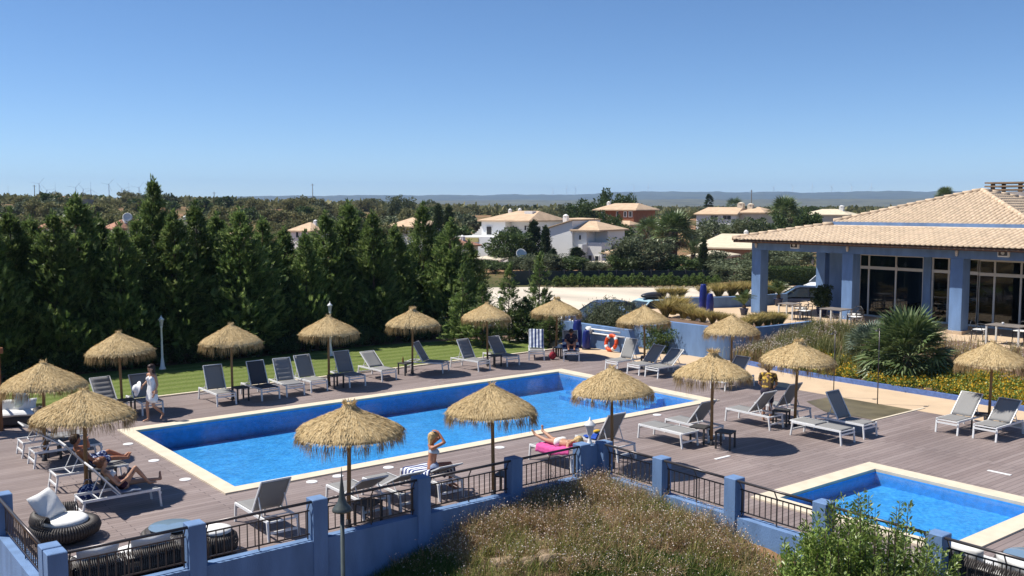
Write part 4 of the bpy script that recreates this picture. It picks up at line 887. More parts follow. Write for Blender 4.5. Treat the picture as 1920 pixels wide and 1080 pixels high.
# hillside trees far off: the nearer ones singly, the rest as a mass
SC = [broad_meshes(200 + k, 4, 2.3, 1.5, 0.5, 40, 60, (0.28, 0.55), 0.6, 1, 0.15) for k in range(4)]
rr = random.Random(12); cnt = 0
def free(px, fw): return not (860 < px < 1140 and fw < 150) and not (1100 < px < 1200 and 120 < fw < 190) and not (1280 < px < 1440 and 100 < fw < 200)
spots = []
while len(spots) < 235:
    fw = 130 + 420 * rr.random() ** 1.4; px = rr.uniform(-30, 1560) if rr.random() < 0.5 else rr.uniform(-30, 880)
    if not free(px, fw): continue
    spots.append((px, fw))
for i, (px, fw) in enumerate(spots):
    x, y = D(px, fw); s = rr.uniform(0.75, 1.5); m_ = (L_SCRUB, L_SCRUB, L_OLIVE, L_TREE)[i % 4]
    if px > 1000: s *= 0.8
    tree_thing('hillside_tree', 'rounded olive green tree on the scrubby land beyond the villas', 'tree', (x, y, gz(x, y)), SC[i % 4], (M_BARK, m_), 'trees on the scrubby land', rr.uniform(0, 6), (s, s, s * rr.uniform(0.7, 1.05)))
rng = np.random.default_rng(77); N = 5200
fw = 330 + 3300 * rng.uniform(0, 1, N) ** 2.2; an = rng.uniform(-0.60, 0.62, N); xr = an * fw
X = CX + xr * CT + fw * ST; Y = CY - xr * ST + fw * CT; Z = ground_z(X, Y)
dens = vnoise(X, Y, 120); keep = dens > -0.55; X, Y, Z, fw = X[keep], Y[keep], Z[keep], fw[keep]; N = len(X)
per = 26; sz = rng.uniform(1.2, 2.8, N) * (1 + fw / 2500)
p = unit(rng.normal(size=(N * per, 3))).reshape(N, per, 3); p[..., 2] = np.abs(p[..., 2])
c = np.stack([X, Y, Z], 1)[:, None, :] + p * sz[:, None, None] * np.array([1.2, 1.2, 0.9]) * rng.uniform(0.5, 1, (N, per, 1))
c = c.reshape(-1, 3); L = np.repeat(sz, per) * rng.uniform(0.45, 0.8, N * per)
V, F = kites(c, p.reshape(-1, 3) + rng.normal(size=c.shape) * 0.5, L, L * 0.8, rng)
stuff(tag(link('far_woodland', mesh_np('far_woodland', V, F), L_SCRUB), 'mass of scrub and small trees covering the distant plain and hillsides', 'woodland'))
# ------------------------------------------------------------------ thatched parasols
PROF_KNOB = [(0.03, 2.50), (0.10, 2.475), (0.135, 2.40), (0.24, 2.325), (0.45, 2.225), (0.68, 2.115), (0.86, 2.015), (0.955, 1.935), (0.985, 1.885)]
PROF_POINTED = [(0.02, 2.50), (0.07, 2.465), (0.13, 2.425), (0.25, 2.355), (0.45, 2.245), (0.68, 2.125), (0.86, 2.02), (0.955, 1.935), (0.985, 1.885)]
def thatch(seed, droop=0.0, tuft=0.0, pointed=False):
    PROF = PROF_POINTED if pointed else PROF_KNOB
    rng = np.random.default_rng(seed); pr = np.array(PROF)
    wob = 1 + 0.035 * np.sin(np.arange(40) / 40 * 6.283 * 3 + seed) + 0.018 * rng.normal(size=40)
    core = MB(); vs = []
    for (r, z) in PROF + [(0.93, 1.87), (0.6, 2.03), (0.1, 2.26)]:
        for k in range(40): a = 6.2832 * k / 40; vs.append((r * wob[k] * math.cos(a), r * wob[k] * math.sin(a), z + (wob[k] - 1) * 0.35 * r))
    n = len(PROF) + 3; core.add(vs, [(i * 40 + k, i * 40 + (k + 1) % 40, (i + 1) * 40 + (k + 1) % 40, (i + 1) * 40 + k) for i in range(n - 1) for k in range(40)])
    core.add([(0, 0, 2.51)] + vs[:40], [(0, 1 + k, 1 + (k + 1) % 40) for k in range(40)])
    N = 6400; s = rng.uniform(0, 1, N) ** 0.55; seg = np.concatenate([[0], np.cumsum(np.hypot(np.diff(pr[:, 0]), np.diff(pr[:, 1])))]); seg /= seg[-1]
    r = np.interp(s, seg, pr[:, 0]); z = np.interp(s, seg, pr[:, 1]); r2 = np.interp(np.minimum(s + 0.05, 1), seg, pr[:, 0]); z2 = np.interp(np.minimum(s + 0.05, 1), seg, pr[:, 1])
    a = rng.uniform(0, 6.283, N); w = np.interp(a / 6.283 * 40, np.arange(41), np.append(wob, wob[0])); out = np.stack([np.cos(a), np.sin(a), np.zeros(N)], 1); tan = np.stack([-np.sin(a), np.cos(a), np.zeros(N)], 1)
    c = out * (r * w)[:, None] + np.array([0, 0, 1]) * (z + (w - 1) * 0.35 * r + 0.004)[:, None]
    d = out * ((r2 - r + 0.004) * 1)[:, None] + np.array([0, 0, 1]) * (z2 - z)[:, None]; d = unit(d) + rng.normal(size=(N, 3)) * 0.13 + np.array([0, 0, 0.05])
    V, F = kites(c, d, rng.uniform(0.05, 0.13, N), rng.uniform(0.008, 0.016, N), rng, 0.05, side=unit(tan + rng.normal(size=(N, 3)) * 0.25))
    T = 60 if pointed else 200; at = rng.uniform(0, 6.283, T); ct = np.stack([np.cos(at) * (0.03 if pointed else 0.07), np.sin(at) * (0.03 if pointed else 0.07), 2.44 + rng.uniform(0, 0.06, T)], 1); dt = np.stack([np.cos(at), np.sin(at), 0.9 + rng.normal(size=T) * 0.5], 1)
    V2, F2 = kites(ct, dt, 0.07 + tuft + 0.05 * rng.uniform(size=T), 0.012, rng)
    V, F = join_np([(V, F), (V2, F2)])
    Nf = 1500; a = rng.uniform(0, 6.283, Nf); a = a + 0.05 * np.sin(a * 17 + seed); w = np.interp((a % 6.283) / 6.283 * 40, np.arange(41), np.append(wob, wob[0]))
    out = np.stack([np.cos(a), np.sin(a), np.zeros(Nf)], 1); rr_ = rng.uniform(0.90, 1.0, Nf) * w
    c = out * rr_[:, None] + np.array([0, 0, 1]) * (1.90 + rng.uniform(-0.03, 0.04, Nf) - 0.0)[:, None]
    Lf = rng.uniform(0.13, 0.37, Nf) * (1 + droop * (np.sin(a * 2 + seed) + 0.5 * np.sin(a * 5)))
    d = np.array([0, 0, -1.0]) + out * rng.uniform(-0.05, 0.28, Nf)[:, None] + rng.normal(size=(Nf, 3)) * 0.13
    Vf, Ff = kites(c, d, np.maximum(Lf, 0.08), rng.uniform(0.005, 0.010, Nf), rng)
    return core.mesh('canopy', True), mesh_np('thatch', V, F), mesh_np('fringe', Vf, Ff)
THV = [thatch(1, 0, 0, True), thatch(2, 0.3, 0.0, True), thatch(3, 0.15), thatch(4, 0.35, 0.06), thatch(5, 0.2, 0.01, True)]
_pm = MB(); _pm.tube([(0, 0, -0.02), (0.006, 0.004, 1.2), (0, 0, 2.3)], [0.042, 0.040, 0.036], 10); POLE = _pm.mesh('pole', True)
_rm = MB()
for k in range(8): a = k * math.pi / 4; _rm.bar((0.03 * math.cos(a), 0.03 * math.sin(a), 2.27), (0.9 * math.cos(a), 0.9 * math.sin(a), 1.885), 0.025)
RIBS = _rm.mesh('ribs')
UMB = [((76, 678), 'straw parasol shading the loungers before the wicker sofa'), ((155, 728), 'straw parasol between the reclining man and woman'), ((225, 622), 'straw parasol over the lounger behind the walking woman'), ((433, 607), 'straw parasol between two high-backed loungers near the lamp post'),
       ((615, 592), 'straw parasol with a lamp post rising behind it'), ((772, 577), 'straw parasol by the turned lounger at the lawn edge'), ((914, 568), 'straw parasol next to the padded lounger before the young conifers'), ((1043, 558), 'straw parasol between the two striped towel loungers'),
       ((1210, 573), 'straw parasol before the gap between the two blue walls'), ((1373, 590), 'straw parasol in front of the curved blue planter wall'), ((1337, 660), 'shaggy straw parasol casting a lone round shadow on the open deck'), ((1494, 637), 'straw parasol over the standing person in yellow'),
       ((1150, 687), 'straw parasol beside the white globe lantern of the fence corner'), ((925, 720), 'straw parasol right of the seated blonde woman'), ((650, 755), 'large-looking straw parasol behind the dark garden lamp spike'), ((1860, 640), 'straw parasol beside the yellow flower bed')]
UB = []
for i, ((px, py), lb) in enumerate(UMB):
    hu = 2.38 if i == 1 else 2.5; p = P(px, py, hu); v = (1, 0, 0, 4, 4, 2, 1, 2, 0, 4, 3, 2, 0, 4, 2, 1)[i]
    t = thing('thatched_parasol', lb, 'parasol', (p.x, p.y, 0.0), i * 0.77, 'thatched parasols around the pools'); t.rotation_euler = (0.022 * math.sin(i * 2.1), 0.022 * math.cos(i * 3.7), i * 0.77); t.scale = (1 + 0.04 * math.sin(i * 1.9), 1 + 0.04 * math.sin(i * 1.9), hu / 2.5)
    cn = link('canopy', THV[v][0], M_THATCHCORE, t); stuff(link('thatch', THV[v][1], M_THATCH, cn)); stuff(link('fringe', THV[v][2], M_FRINGE, cn))
    link('pole', POLE, M_POLE, t); link('ribs', RIBS, M_POLE, t); UB.append((p.x, p.y))
    mm = MB(); mm.lathe([(0.07, 0.001), (0.07, 0.03), (0.055, 0.05), (0.05, 0.16)], 12); mm.build('base_sleeve', M_DARKM, t, True)

# ------------------------------------------------------------------ sun loungers
LCACHE = {}
def lounger_meshes(alpha, pad):
    key = (alpha, pad)
    if key in LCACHE: return LCACHE[key]
    w = 0.31; hx = 0.80; BL = 0.82 if alpha > 3 else 0.80; ca, sa = math.cos(math.radians(alpha)), math.sin(math.radians(alpha)); zr = 0.375
    out = []
    fr = MB()
    for s in (-1, 1): fr.bar((0.02, s * w, zr), (1.58, s * w, zr), 0.032, 0.052)
    for x in (0.035, hx + 0.03, 1.56): fr.bar((x, -w, zr - 0.01), (x, w, zr - 0.01), 0.03, 0.03)
    out.append(('frame', fr.mesh('frame'), M_WHITE))
    fl = MB(); fl.bar((-0.01, 0, -zr), (0.03, 0, 0.0), 0.036, 0.046, (0, 1, 0)); FL = fl.mesh('leg')
    rl = MB(); rl.bar((0.05, 0, -zr), (-0.01, 0, 0.0), 0.036, 0.046, (0, 1, 0)); RLm = rl.mesh('leg')
    for s in (-1, 1): out.append(('leg', FL, M_WHITE, (0.02, s * w, zr))); out.append(('leg', RLm, M_WHITE, (1.55, s * w, zr)))
    for (x_, z_) in ((0.01, 0.29), (1.58, 0.16)): cb = MB(); cb.bar((x_, -w, z_), (x_, w, z_), 0.025, 0.045); out.append(('crossbar', cb.mesh('crossbar'), M_WHITE))
    def sling(p0, p1, n, sag, thick):
        """fabric panel from p0 to p1 in the XZ plane, softly sagging, cushioned when padded"""
        b = MB(); p0, p1 = Vector(p0), Vector(p1); d = p1 - p0; nn = Vector((-d.z, 0, d.x)).normalized(); ww = w - 0.02; m = 7; vs = []
        for side in (1, -1):
            for i in range(n + 1):
                t = i / n; q = (abs(math.sin(math.pi * t * 5)) ** 0.5 * 0.022 if pad else 0.0)
                for j in range(m):
                    u = -1 + 2 * j / (m - 1); off = side * thick / 2 - sag * (1 - u * u) * math.sin(math.pi * t) + (q * side * (1 - u ** 6) if pad else 0)
                    c = p0 + d * t + nn * off; vs.append((c.x, u * ww, c.z))
        K = (n + 1) * m; fs = []
        for i in range(n):
            for j in range(m - 1):
                a = i * m + j; fs.append((a, a + 1, a + m + 1, a + m)); fs.append((K + a, K + a + m, K + a + m + 1, K + a + 1))
        for i in range(n): fs.append((i * m, (i + 1) * m, K + (i + 1) * m, K + i * m)); a = i * m + m - 1; fs.append((a, K + a, K + a + m, a + m))
        for j in range(m - 1): fs.append((j, K + j, K + j + 1, j + 1)); a = n * m + j; fs.append((a, a + 1, K + a + 1, K + a))
        return b.add(vs, fs)
    out.append(('seat_sling', sling((0.05, 0, zr + 0.030), (hx, 0, zr + 0.030), 20 if pad else 8, 0.012, 0.012).mesh('seat_sling', True), M_PAD if pad else M_SLING))
    hz = zr + 0.03; e = (hx + 0.03 + BL * ca, hz + BL * sa)
    bf = MB()
    for s in (-1, 1): bf.bar((hx + 0.03, s * (w - 0.005), hz), (e[0], s * (w - 0.005), e[1]), 0.026, 0.03, (-sa, 0, ca))
    bf.bar((e[0], -w, e[1]), (e[0], w, e[1]), 0.024, 0.03)
    if alpha > 3:
        m = (hx + 0.03 + 0.5 * BL * ca, hz + 0.5 * BL * sa)
        for s in (-1, 1): bf.bar((m[0], s * (w - 0.04), m[1]), (min(1.5, m[0] + 0.16), s * (w - 0.04), zr), 0.018)
        bf.bar((min(1.5, m[0] + 0.16), -w, zr), (min(1.5, m[0] + 0.16), w, zr), 0.018)
    out.append(('backrest_frame', bf.mesh('backrest_frame'), M_WHITE))
    q0 = (hx + 0.05, 0, hz + 0.012); q1 = (e[0] - 0.01 * ca, 0, e[1] - 0.01 * sa + 0.008)
    out.append(('backrest_sling', sling(q0, q1, 20 if pad else 8, 0.014, 0.012).mesh('backrest_sling', True), M_PAD if pad else M_SLING)); LCACHE[key] = out; return out
def lounger(fx, fy, hd, alpha, pad, label, dark=False):
    rz = math.atan2(hd[1], hd[0]); t = thing('sun_lounger', label, 'sun lounger', (fx, fy, 0.0), rz, 'sun loungers on the deck')
    for it in lounger_meshes(alpha, pad):
        m = it[2]; o = link(it[0], it[1], m, t)
        if len(it) > 3: o.location = it[3]
        if dark and 'sling' in it[0]: o.material_slots[0].link = 'OBJECT'; o.material_slots[0].material = M_SLINGSHADE
    return t
N_, S_, E_, W_ = (0, 1), (0, -1), (1, 0), (-1, 0)
LG = {}
def LO(k, *a, **kw): LG[k] = lounger(*a, **kw)
LO(0, -6.35, 14.0, (-0.08, 1), 50, True, 'light padded lounger partly behind the straw parasol, beside the walking woman')
LO(1, -5.40, 13.65, N_, 55, False, 'lounger shaded by a parasol directly behind the woman in white')
LO(2, -3.10, 13.58, N_, 66, False, 'lounger with upright dark back beside a dark side table, before the open lawn')
LO(3, -1.62, 13.54, (-0.03, 1), 66, True and False, 'grey lounger with shade-darkened sling in the round shadow of a parasol', dark=True)
LO(4, -0.70, 13.62, (0.05, 1), 62, True, 'padded grey lounger with quilted back next to the shade-darkened one')
LO(5, 0.28, 13.82, (-0.05, 1), 62, False, 'lounger with dark upright back, left of the table under the lamp-post parasol')
LO(6, 1.76, 13.82, N_, 62, True, 'quilted lounger right of the side table under the lamp-post parasol')
LO(7, 3.28, 14.20, (-0.06, 1), 38, False, 'pale lounger with low back standing alone by the lawn kerb')
LO(8, 5.93, 14.42, (-0.56, 0.83), 58, True, 'padded lounger turned sideways beside its small table')
LO(9, 7.24, 13.72, (-0.14, 1), 60, True, 'padded dark-backed lounger left of the parasol by the young conifers')
LO(10, 8.82, 13.92, (-0.02, 1), 52, True, 'quilted lounger under the parasol by the young conifers')
LO(11, 10.43, 14.42, (0.63, 0.78), 62, False, 'lounger with a blue and white striped towel over its back')
LO(12, 11.40, 13.36, (0.63, 0.78), 60, False, 'lounger with a person seated on a striped towel')
LO(13, 11.08, 10.72, (1, 0.03), 66, False, 'pale upright lounger nearest the bush between the blue walls')
LO(14, 11.13, 9.60, (1, -0.02), 46, False, 'lounger with dark backrest before the pale blue planter wall')
LO(15, 11.20, 8.72, (1, 0.02), 40, False, 'lounger with half-shaded backrest before the pale blue planter wall')
LO(16, 11.24, 5.62, E_, 50, False, 'lounger half hidden by the shaggy parasol fringe')
LO(17, 4.36, 2.42, S_, 0, False, 'flat white lounger beside the parasol on the open deck')
LO(18, 5.42, 2.42, S_, 52, False, 'lounger with raised dark back beside the flat one on the open deck')
LO(19, 7.90, 2.30, S_, 50, False, 'lounger with raised back in front of the standing person')
LO(20, 9.25, 2.30, S_, 58, False, 'lounger right beside the pole of the parasol of the standing person')
LO(21, 7.92, -1.58, N_, 0, False, 'flat lounger facing the paddling pool')
LO(22, 9.05, -1.55, N_, 60, False, 'lounger with tall dark back facing the paddling pool')
LO(23, 11.12, -2.60, E_, 46, False, 'pale lounger left of the pole near the yellow flowers')
LO(24, 11.20, -3.62, E_, 42, False, 'lounger with dark back right of the pole near the yellow flowers')
LO(25, -8.27, 4.70, W_, 50, False, 'lounger carrying the reclining woman')
LO(26, -8.20, 7.08, W_, 50, False, 'lounger carrying the reclining man')
LO(27, -8.10, 9.55, W_, 34, False, 'shaded lounger behind the reclining man')
LO(28, -8.10, 10.80, W_, 30, True, 'padded lounger next to the pool end, furthest from the wicker chairs')
LO(29, -7.14, 2.46, S_, 56, False, 'lounger with raised back behind the railing, standing alone')
LO(30, -5.10, 2.46, S_, 30, False, 'lounger with low back under the parasol by the garden lamp')
LO(31, -4.22, 2.46, S_, 26, False, 'lounger with low back left of the seated blonde woman')
LO(32, -3.18, 2.56, S_, 24, False, 'lounger draped with a striped towel under the seated blonde woman')
LO(33, 0.58, 2.52, S_, 12, False, 'lounger covered by a pink towel and a sunbathing woman')
LO(34, 2.10, 2.50, S_, 60, False, 'lounger with dark raised back next to the corner lantern')
# ------------------------------------------------------------------ side tables
TBL = None
def side_table(x, y, rz, label):
    global TBL
    t = thing('side_table', label, 'side table', (x, y, 0), rz, 'dark side tables')
    if TBL is None:
        a = MB().bb(-0.22, -0.22, 0.42, 0.22, 0.22, 0.455).mesh('top'); l = MB().bb(-0.022, -0.022, 0, 0.022, 0.022, 0.42).mesh('leg'); TBL = (a, l)
    link('top', TBL[0], M_TABLE, t)
    for sx in (-1, 1):
        for sy in (-1, 1): link('leg', TBL[1], M_TABLE, t, (sx * 0.19, sy * 0.19, 0))
for i, (u, dx, dy, lb) in enumerate([(2, 0.02, -0.34, 'by the lounger behind the walking woman'), (3, 0.12, -0.36, 'between two high-backed loungers'), (4, 0.06, -0.38, 'under the lamp-post parasol'), (5, -0.36, -0.1, 'beside the turned lounger, holding a bottle'), (6, 0.05, -0.38, 'between the padded loungers by the conifers'),
                                 (7, -0.12, -0.36, 'between the two striped towel loungers'), (10, -0.02, 0.38, 'on the far side of the lone-shadow parasol'), (10, 0.05, -0.42, 'on the near side of the lone-shadow parasol'), (11, -0.3, 0.25, 'under the parasol of the standing person'), (15, -0.35, 0.1, 'between the two loungers near the yellow flowers'),
                                 (14, 0.42, -0.05, 'behind the railing near the garden lamp'), (13, 0.36, 0.02, 'right of the seated blonde woman, behind the railing'), (1, 0.45, 0.35, 'between the reclining man and woman'), (0, 0.4, 0.2, 'between the two shaded loungers by the pool end'), (8, 0.36, 0.25, 'before the gap between the blue walls')]):
    side_table(UB[u][0] + dx, UB[u][1] + dy, 0.05 * i, 'dark square side table ' + lb)
def bottle(x, y, z, label, col):
    b = MB(); b.lathe([(0.03, 0), (0.032, 0.01), (0.032, 0.13), (0.013, 0.19), (0.013, 0.23)], 10); o = b.build('bottle', col, None, True); o.location = (x, y, z); tag(o, label, 'bottle')
bottle(UB[5][0] - 0.44, UB[5][1] - 0.05, 0.455, 'brown bottle on the side table of the turned lounger', mat('amber_glass', (0.25, 0.08, 0.02), 0.2, 0.1))
hatb = MB(); hatb.lathe([(0.17, 0.0), (0.165, 0.012), (0.09, 0.02), (0.085, 0.09), (0.05, 0.12), (0.01, 0.125)], 18); o = hatb.build('sun_hat', M_CUSH, None, True); o.location = (UB[7][0] - 0.12, UB[7][1] - 0.36, 0.456); tag(o, 'pale sun hat lying on the table between the striped towel loungers', 'hat')
bg = MB(); bg.ball((0, 0, 0.17), 0.17, 12, 8, (1, 0.7, 1)); bg.tube([(-0.1, 0, 0.28), (-0.05, 0, 0.42), (0.05, 0, 0.42), (0.1, 0, 0.28)], 0.012, 6); o = bg.build('beach_bag', mat('red_bag', (0.30, 0.02, 0.035), 0.8, 0.2), None, True); o.location = (UB[7][0] - 0.62, UB[7][1] - 0.5, 0); tag(o, 'dark red beach bag on the deck beside the striped towel lounger', 'bag')
M_FLORAL = print_mat('blue_white_print', (0.012, 0.03, 0.14), (0.5, 0.55, 0.65), 16)
bg = MB(); bg.ball((0, 0, 0.2), 0.21, 14, 8, (1.1, 0.8, 0.95)); bg.tube([(-0.12, 0, 0.33), (-0.06, 0, 0.5), (0.06, 0, 0.5), (0.12, 0, 0.33)], 0.014, 6); o = bg.build('beach_bag', M_FLORAL, None, True); o.location = (-9.42, 5.62, 0); tag(o, 'blue and white patterned beach bag beside the lounger of the reclining man', 'bag')
# ------------------------------------------------------------------ towels
def towel(lg, x0, x1, w, alpha, m, label, side_drop=0.0, over=0.0, name='towel'):
    """cloth laid along a lounger; x along it, bends up the backrest, hangs over the sides"""
    hx, zr = 0.83, 0.452; ca, sa = math.cos(math.radians(alpha)), math.sin(math.radians(alpha)); nx, ny = 34, 18; vs = []
    for i in range(nx + 1):
        s = x0 + (x1 - x0) * i / nx
        if s <= hx: cx_, cz = s, zr
        else: cx_, cz = hx + (s - hx) * ca - 0.03 * sa, zr + (s - hx) * sa
        for j in range(ny + 1):
            v = (-1 + 2 * j / ny) * w; e = max(0.0, abs(v) - 0.34); y = math.copysign(min(abs(v), 0.34) + 0.10 * min(e, 0.3), v)
            vs.append((cx_ + 0.008 * math.sin(v * 19 + s * 7), y, cz - e * 1.0 + 0.007 * math.sin(s * 31 + v * 9) + 0.005))
    fs = [(i * (ny + 1) + j, i * (ny + 1) + j + 1, (i + 1) * (ny + 1) + j + 1, (i + 1) * (ny + 1) + j) for i in range(nx) for j in range(ny)]
    b = MB(); b.add(vs, fs); o = b.build(name, m, None, True); sd = o.modifiers.new('thick', 'SOLIDIFY'); sd.thickness = 0.012; sd.offset = 1
    o.location = lg.location; o.rotation_euler = lg.rotation_euler; tag(o, label, 'towel'); return o
M_STRIPE = stripe_mat('blue_white_stripe', (0.02, 0.045, 0.16), (0.70, 0.74, 0.80), 7.0, 'Y'); M_STRIPE2 = stripe_mat('navy_white_stripe', (0.015, 0.03, 0.15), (0.74, 0.77, 0.82), 7.5, 'X')
M_PINK = mat('pink_terry', (0.72, 0.10, 0.33), 0.95, 0.1, 20, 0.5, 120)
towel(LG[11], 0.62, 1.62, 0.30, 62, M_STRIPE, 'blue and white striped towel draped over an empty lounger back')
towel(LG[12], 0.04, 1.2, 0.36, 60, M_STRIPE2, 'striped towel under the person seated in the shade')
towel(LG[32], 0.15, 1.3, 0.55, 24, M_STRIPE2, 'blue and white striped towel hanging off the lounger of the blonde woman')
towel(LG[33], 0.30, 1.55, 0.52, 12, M_PINK, 'bright pink towel under the sunbathing woman')
towel(LG[25], 0.42, 1.0, 0.37, 50, mat('grey_blue_cloth', (0.16, 0.19, 0.26), 0.9, 0.3, 12), 'crumpled grey-blue cloth under the reclining woman')
towel(LG[34], 0.35, 1.05, 0.36, 60, mat('royal_blue_cloth', (0.015, 0.07, 0.38), 0.9, 0.15, 12), 'royal blue towel on the lounger next to the corner lantern')
b = MB(); b.ball((0, 0, 0), 0.09, 10, 6, (1.3, 0.8, 0.5)); o = b.build('yellow_cloth', mat('yellow_cloth', (0.70, 0.42, 0.03), 0.9, 0.1), None, True); o.location = (2.2, 2.1, 0.51); tag(o, 'small yellow cloth bundle on the blue towel', 'cloth')

# ------------------------------------------------------------------ people
M_SKIN = mat('skin_tan', (0.47, 0.25, 0.155), 0.5, 0.07, 9); M_SKIN2 = mat('skin_fair', (0.56, 0.33, 0.23), 0.5, 0.06, 9); M_SKIN3 = mat('skin_sunned', (0.40, 0.17, 0.095), 0.5, 0.08, 9)
M_HAIRD = mat('dark_hair', (0.035, 0.016, 0.010), 0.5, 0.4, 40); M_HAIRB = mat('blonde_hair', (0.50, 0.35, 0.16), 0.55, 0.35, 40); M_HAIRR = mat('auburn_hair', (0.17, 0.065, 0.028), 0.5, 0.4, 40); M_EYE = mat('eye', (0.015, 0.012, 0.01), 0.2, 0); M_LIP = mat('lips', (0.35, 0.08, 0.07), 0.5, 0)
def capsule(b, p, q, r0, r1, n=14):
    p, q = Vector(p), Vector(q); d = q - p; L = d.length
    u = d / L if L > 1e-6 else Vector((0, 0, 1)); rf = Vector((0, 0, 1)) if abs(u.z) < 0.9 else Vector((1, 0, 0)); a = u.cross(rf).normalized(); c = u.cross(a); rings = []
    for k in range(5): t = math.pi / 2 * (1 - k / 4.0); rings.append((-math.sin(t) * r0, math.cos(t) * r0 + 1e-4))
    for k in range(5): t = math.pi / 2 * (k / 4.0); rings.append((L + math.sin(t) * r1, math.cos(t) * r1 + 1e-4))
    vs = [p + u * s + (a * math.cos(6.2832 * k / n) + c * math.sin(6.2832 * k / n)) * r for s, r in rings for k in range(n)]; m = len(rings)
    b.add(vs, [(i * n + k, i * n + (k + 1) % n, (i + 1) * n + (k + 1) % n, (i + 1) * n + k) for i in range(m - 1) for k in range(n)] + [tuple(range(n - 1, -1, -1)), tuple((m - 1) * n + k for k in range(n))])
def fuse(b, name, voxel=0.011, smooth=4):
    me = b.mesh(name); o = bpy.data.objects.new('tmp', me); COL.objects.link(o)
    rm = o.modifiers.new('r', 'REMESH'); rm.mode = 'VOXEL'; rm.voxel_size = voxel; rm.use_smooth_shade = True
    sm = o.modifiers.new('s', 'SMOOTH'); sm.factor = 0.5; sm.iterations = smooth
    dg = bpy.context.evaluated_depsgraph_get(); m2 = bpy.data.meshes.new_from_object(o.evaluated_get(dg)); bpy.data.objects.remove(o); bpy.data.meshes.remove(me); m2.name = name
    m2.materials.clear(); m2.polygons.foreach_set('use_smooth', [True] * len(m2.polygons)); return m2
def V3(x): return Vector(x)
def hand(b, wr, d, palm_n, curl=0.5):
    """palm, four fingers and a thumb leaving the side of the palm"""
    wr, d, pn = V3(wr), V3(d).normalized(), V3(palm_n); pn = (pn - d * pn.dot(d)).normalized(); s = d.cross(pn)
    for k in (-1, 0, 1): capsule(b, wr + d * 0.012 + s * 0.016 * k, wr + d * 0.082 + s * 0.023 * k, 0.017, 0.0145, 8)
    for k, l in ((-1.5, 0.058), (-0.5, 0.072), (0.5, 0.076), (1.5, 0.066)):
        a = wr + d * 0.085 + s * 0.0195 * k; m_ = a + (d + pn * curl * 0.5 + s * 0.05 * k).normalized() * l * 0.55; capsule(b, a, m_, 0.0098, 0.009, 7); capsule(b, m_, m_ + (d * (1 - curl) + pn * curl).normalized() * l * 0.5, 0.009, 0.0078, 7)
    a = wr + d * 0.03 - s * 0.034; m_ = a + (d * 0.7 - s * 0.7 + pn * 0.2).normalized() * 0.04; capsule(b, a, m_, 0.012, 0.0105, 7); capsule(b, m_, m_ + (d + pn * 0.3).normalized() * 0.032, 0.0105, 0.009, 7)
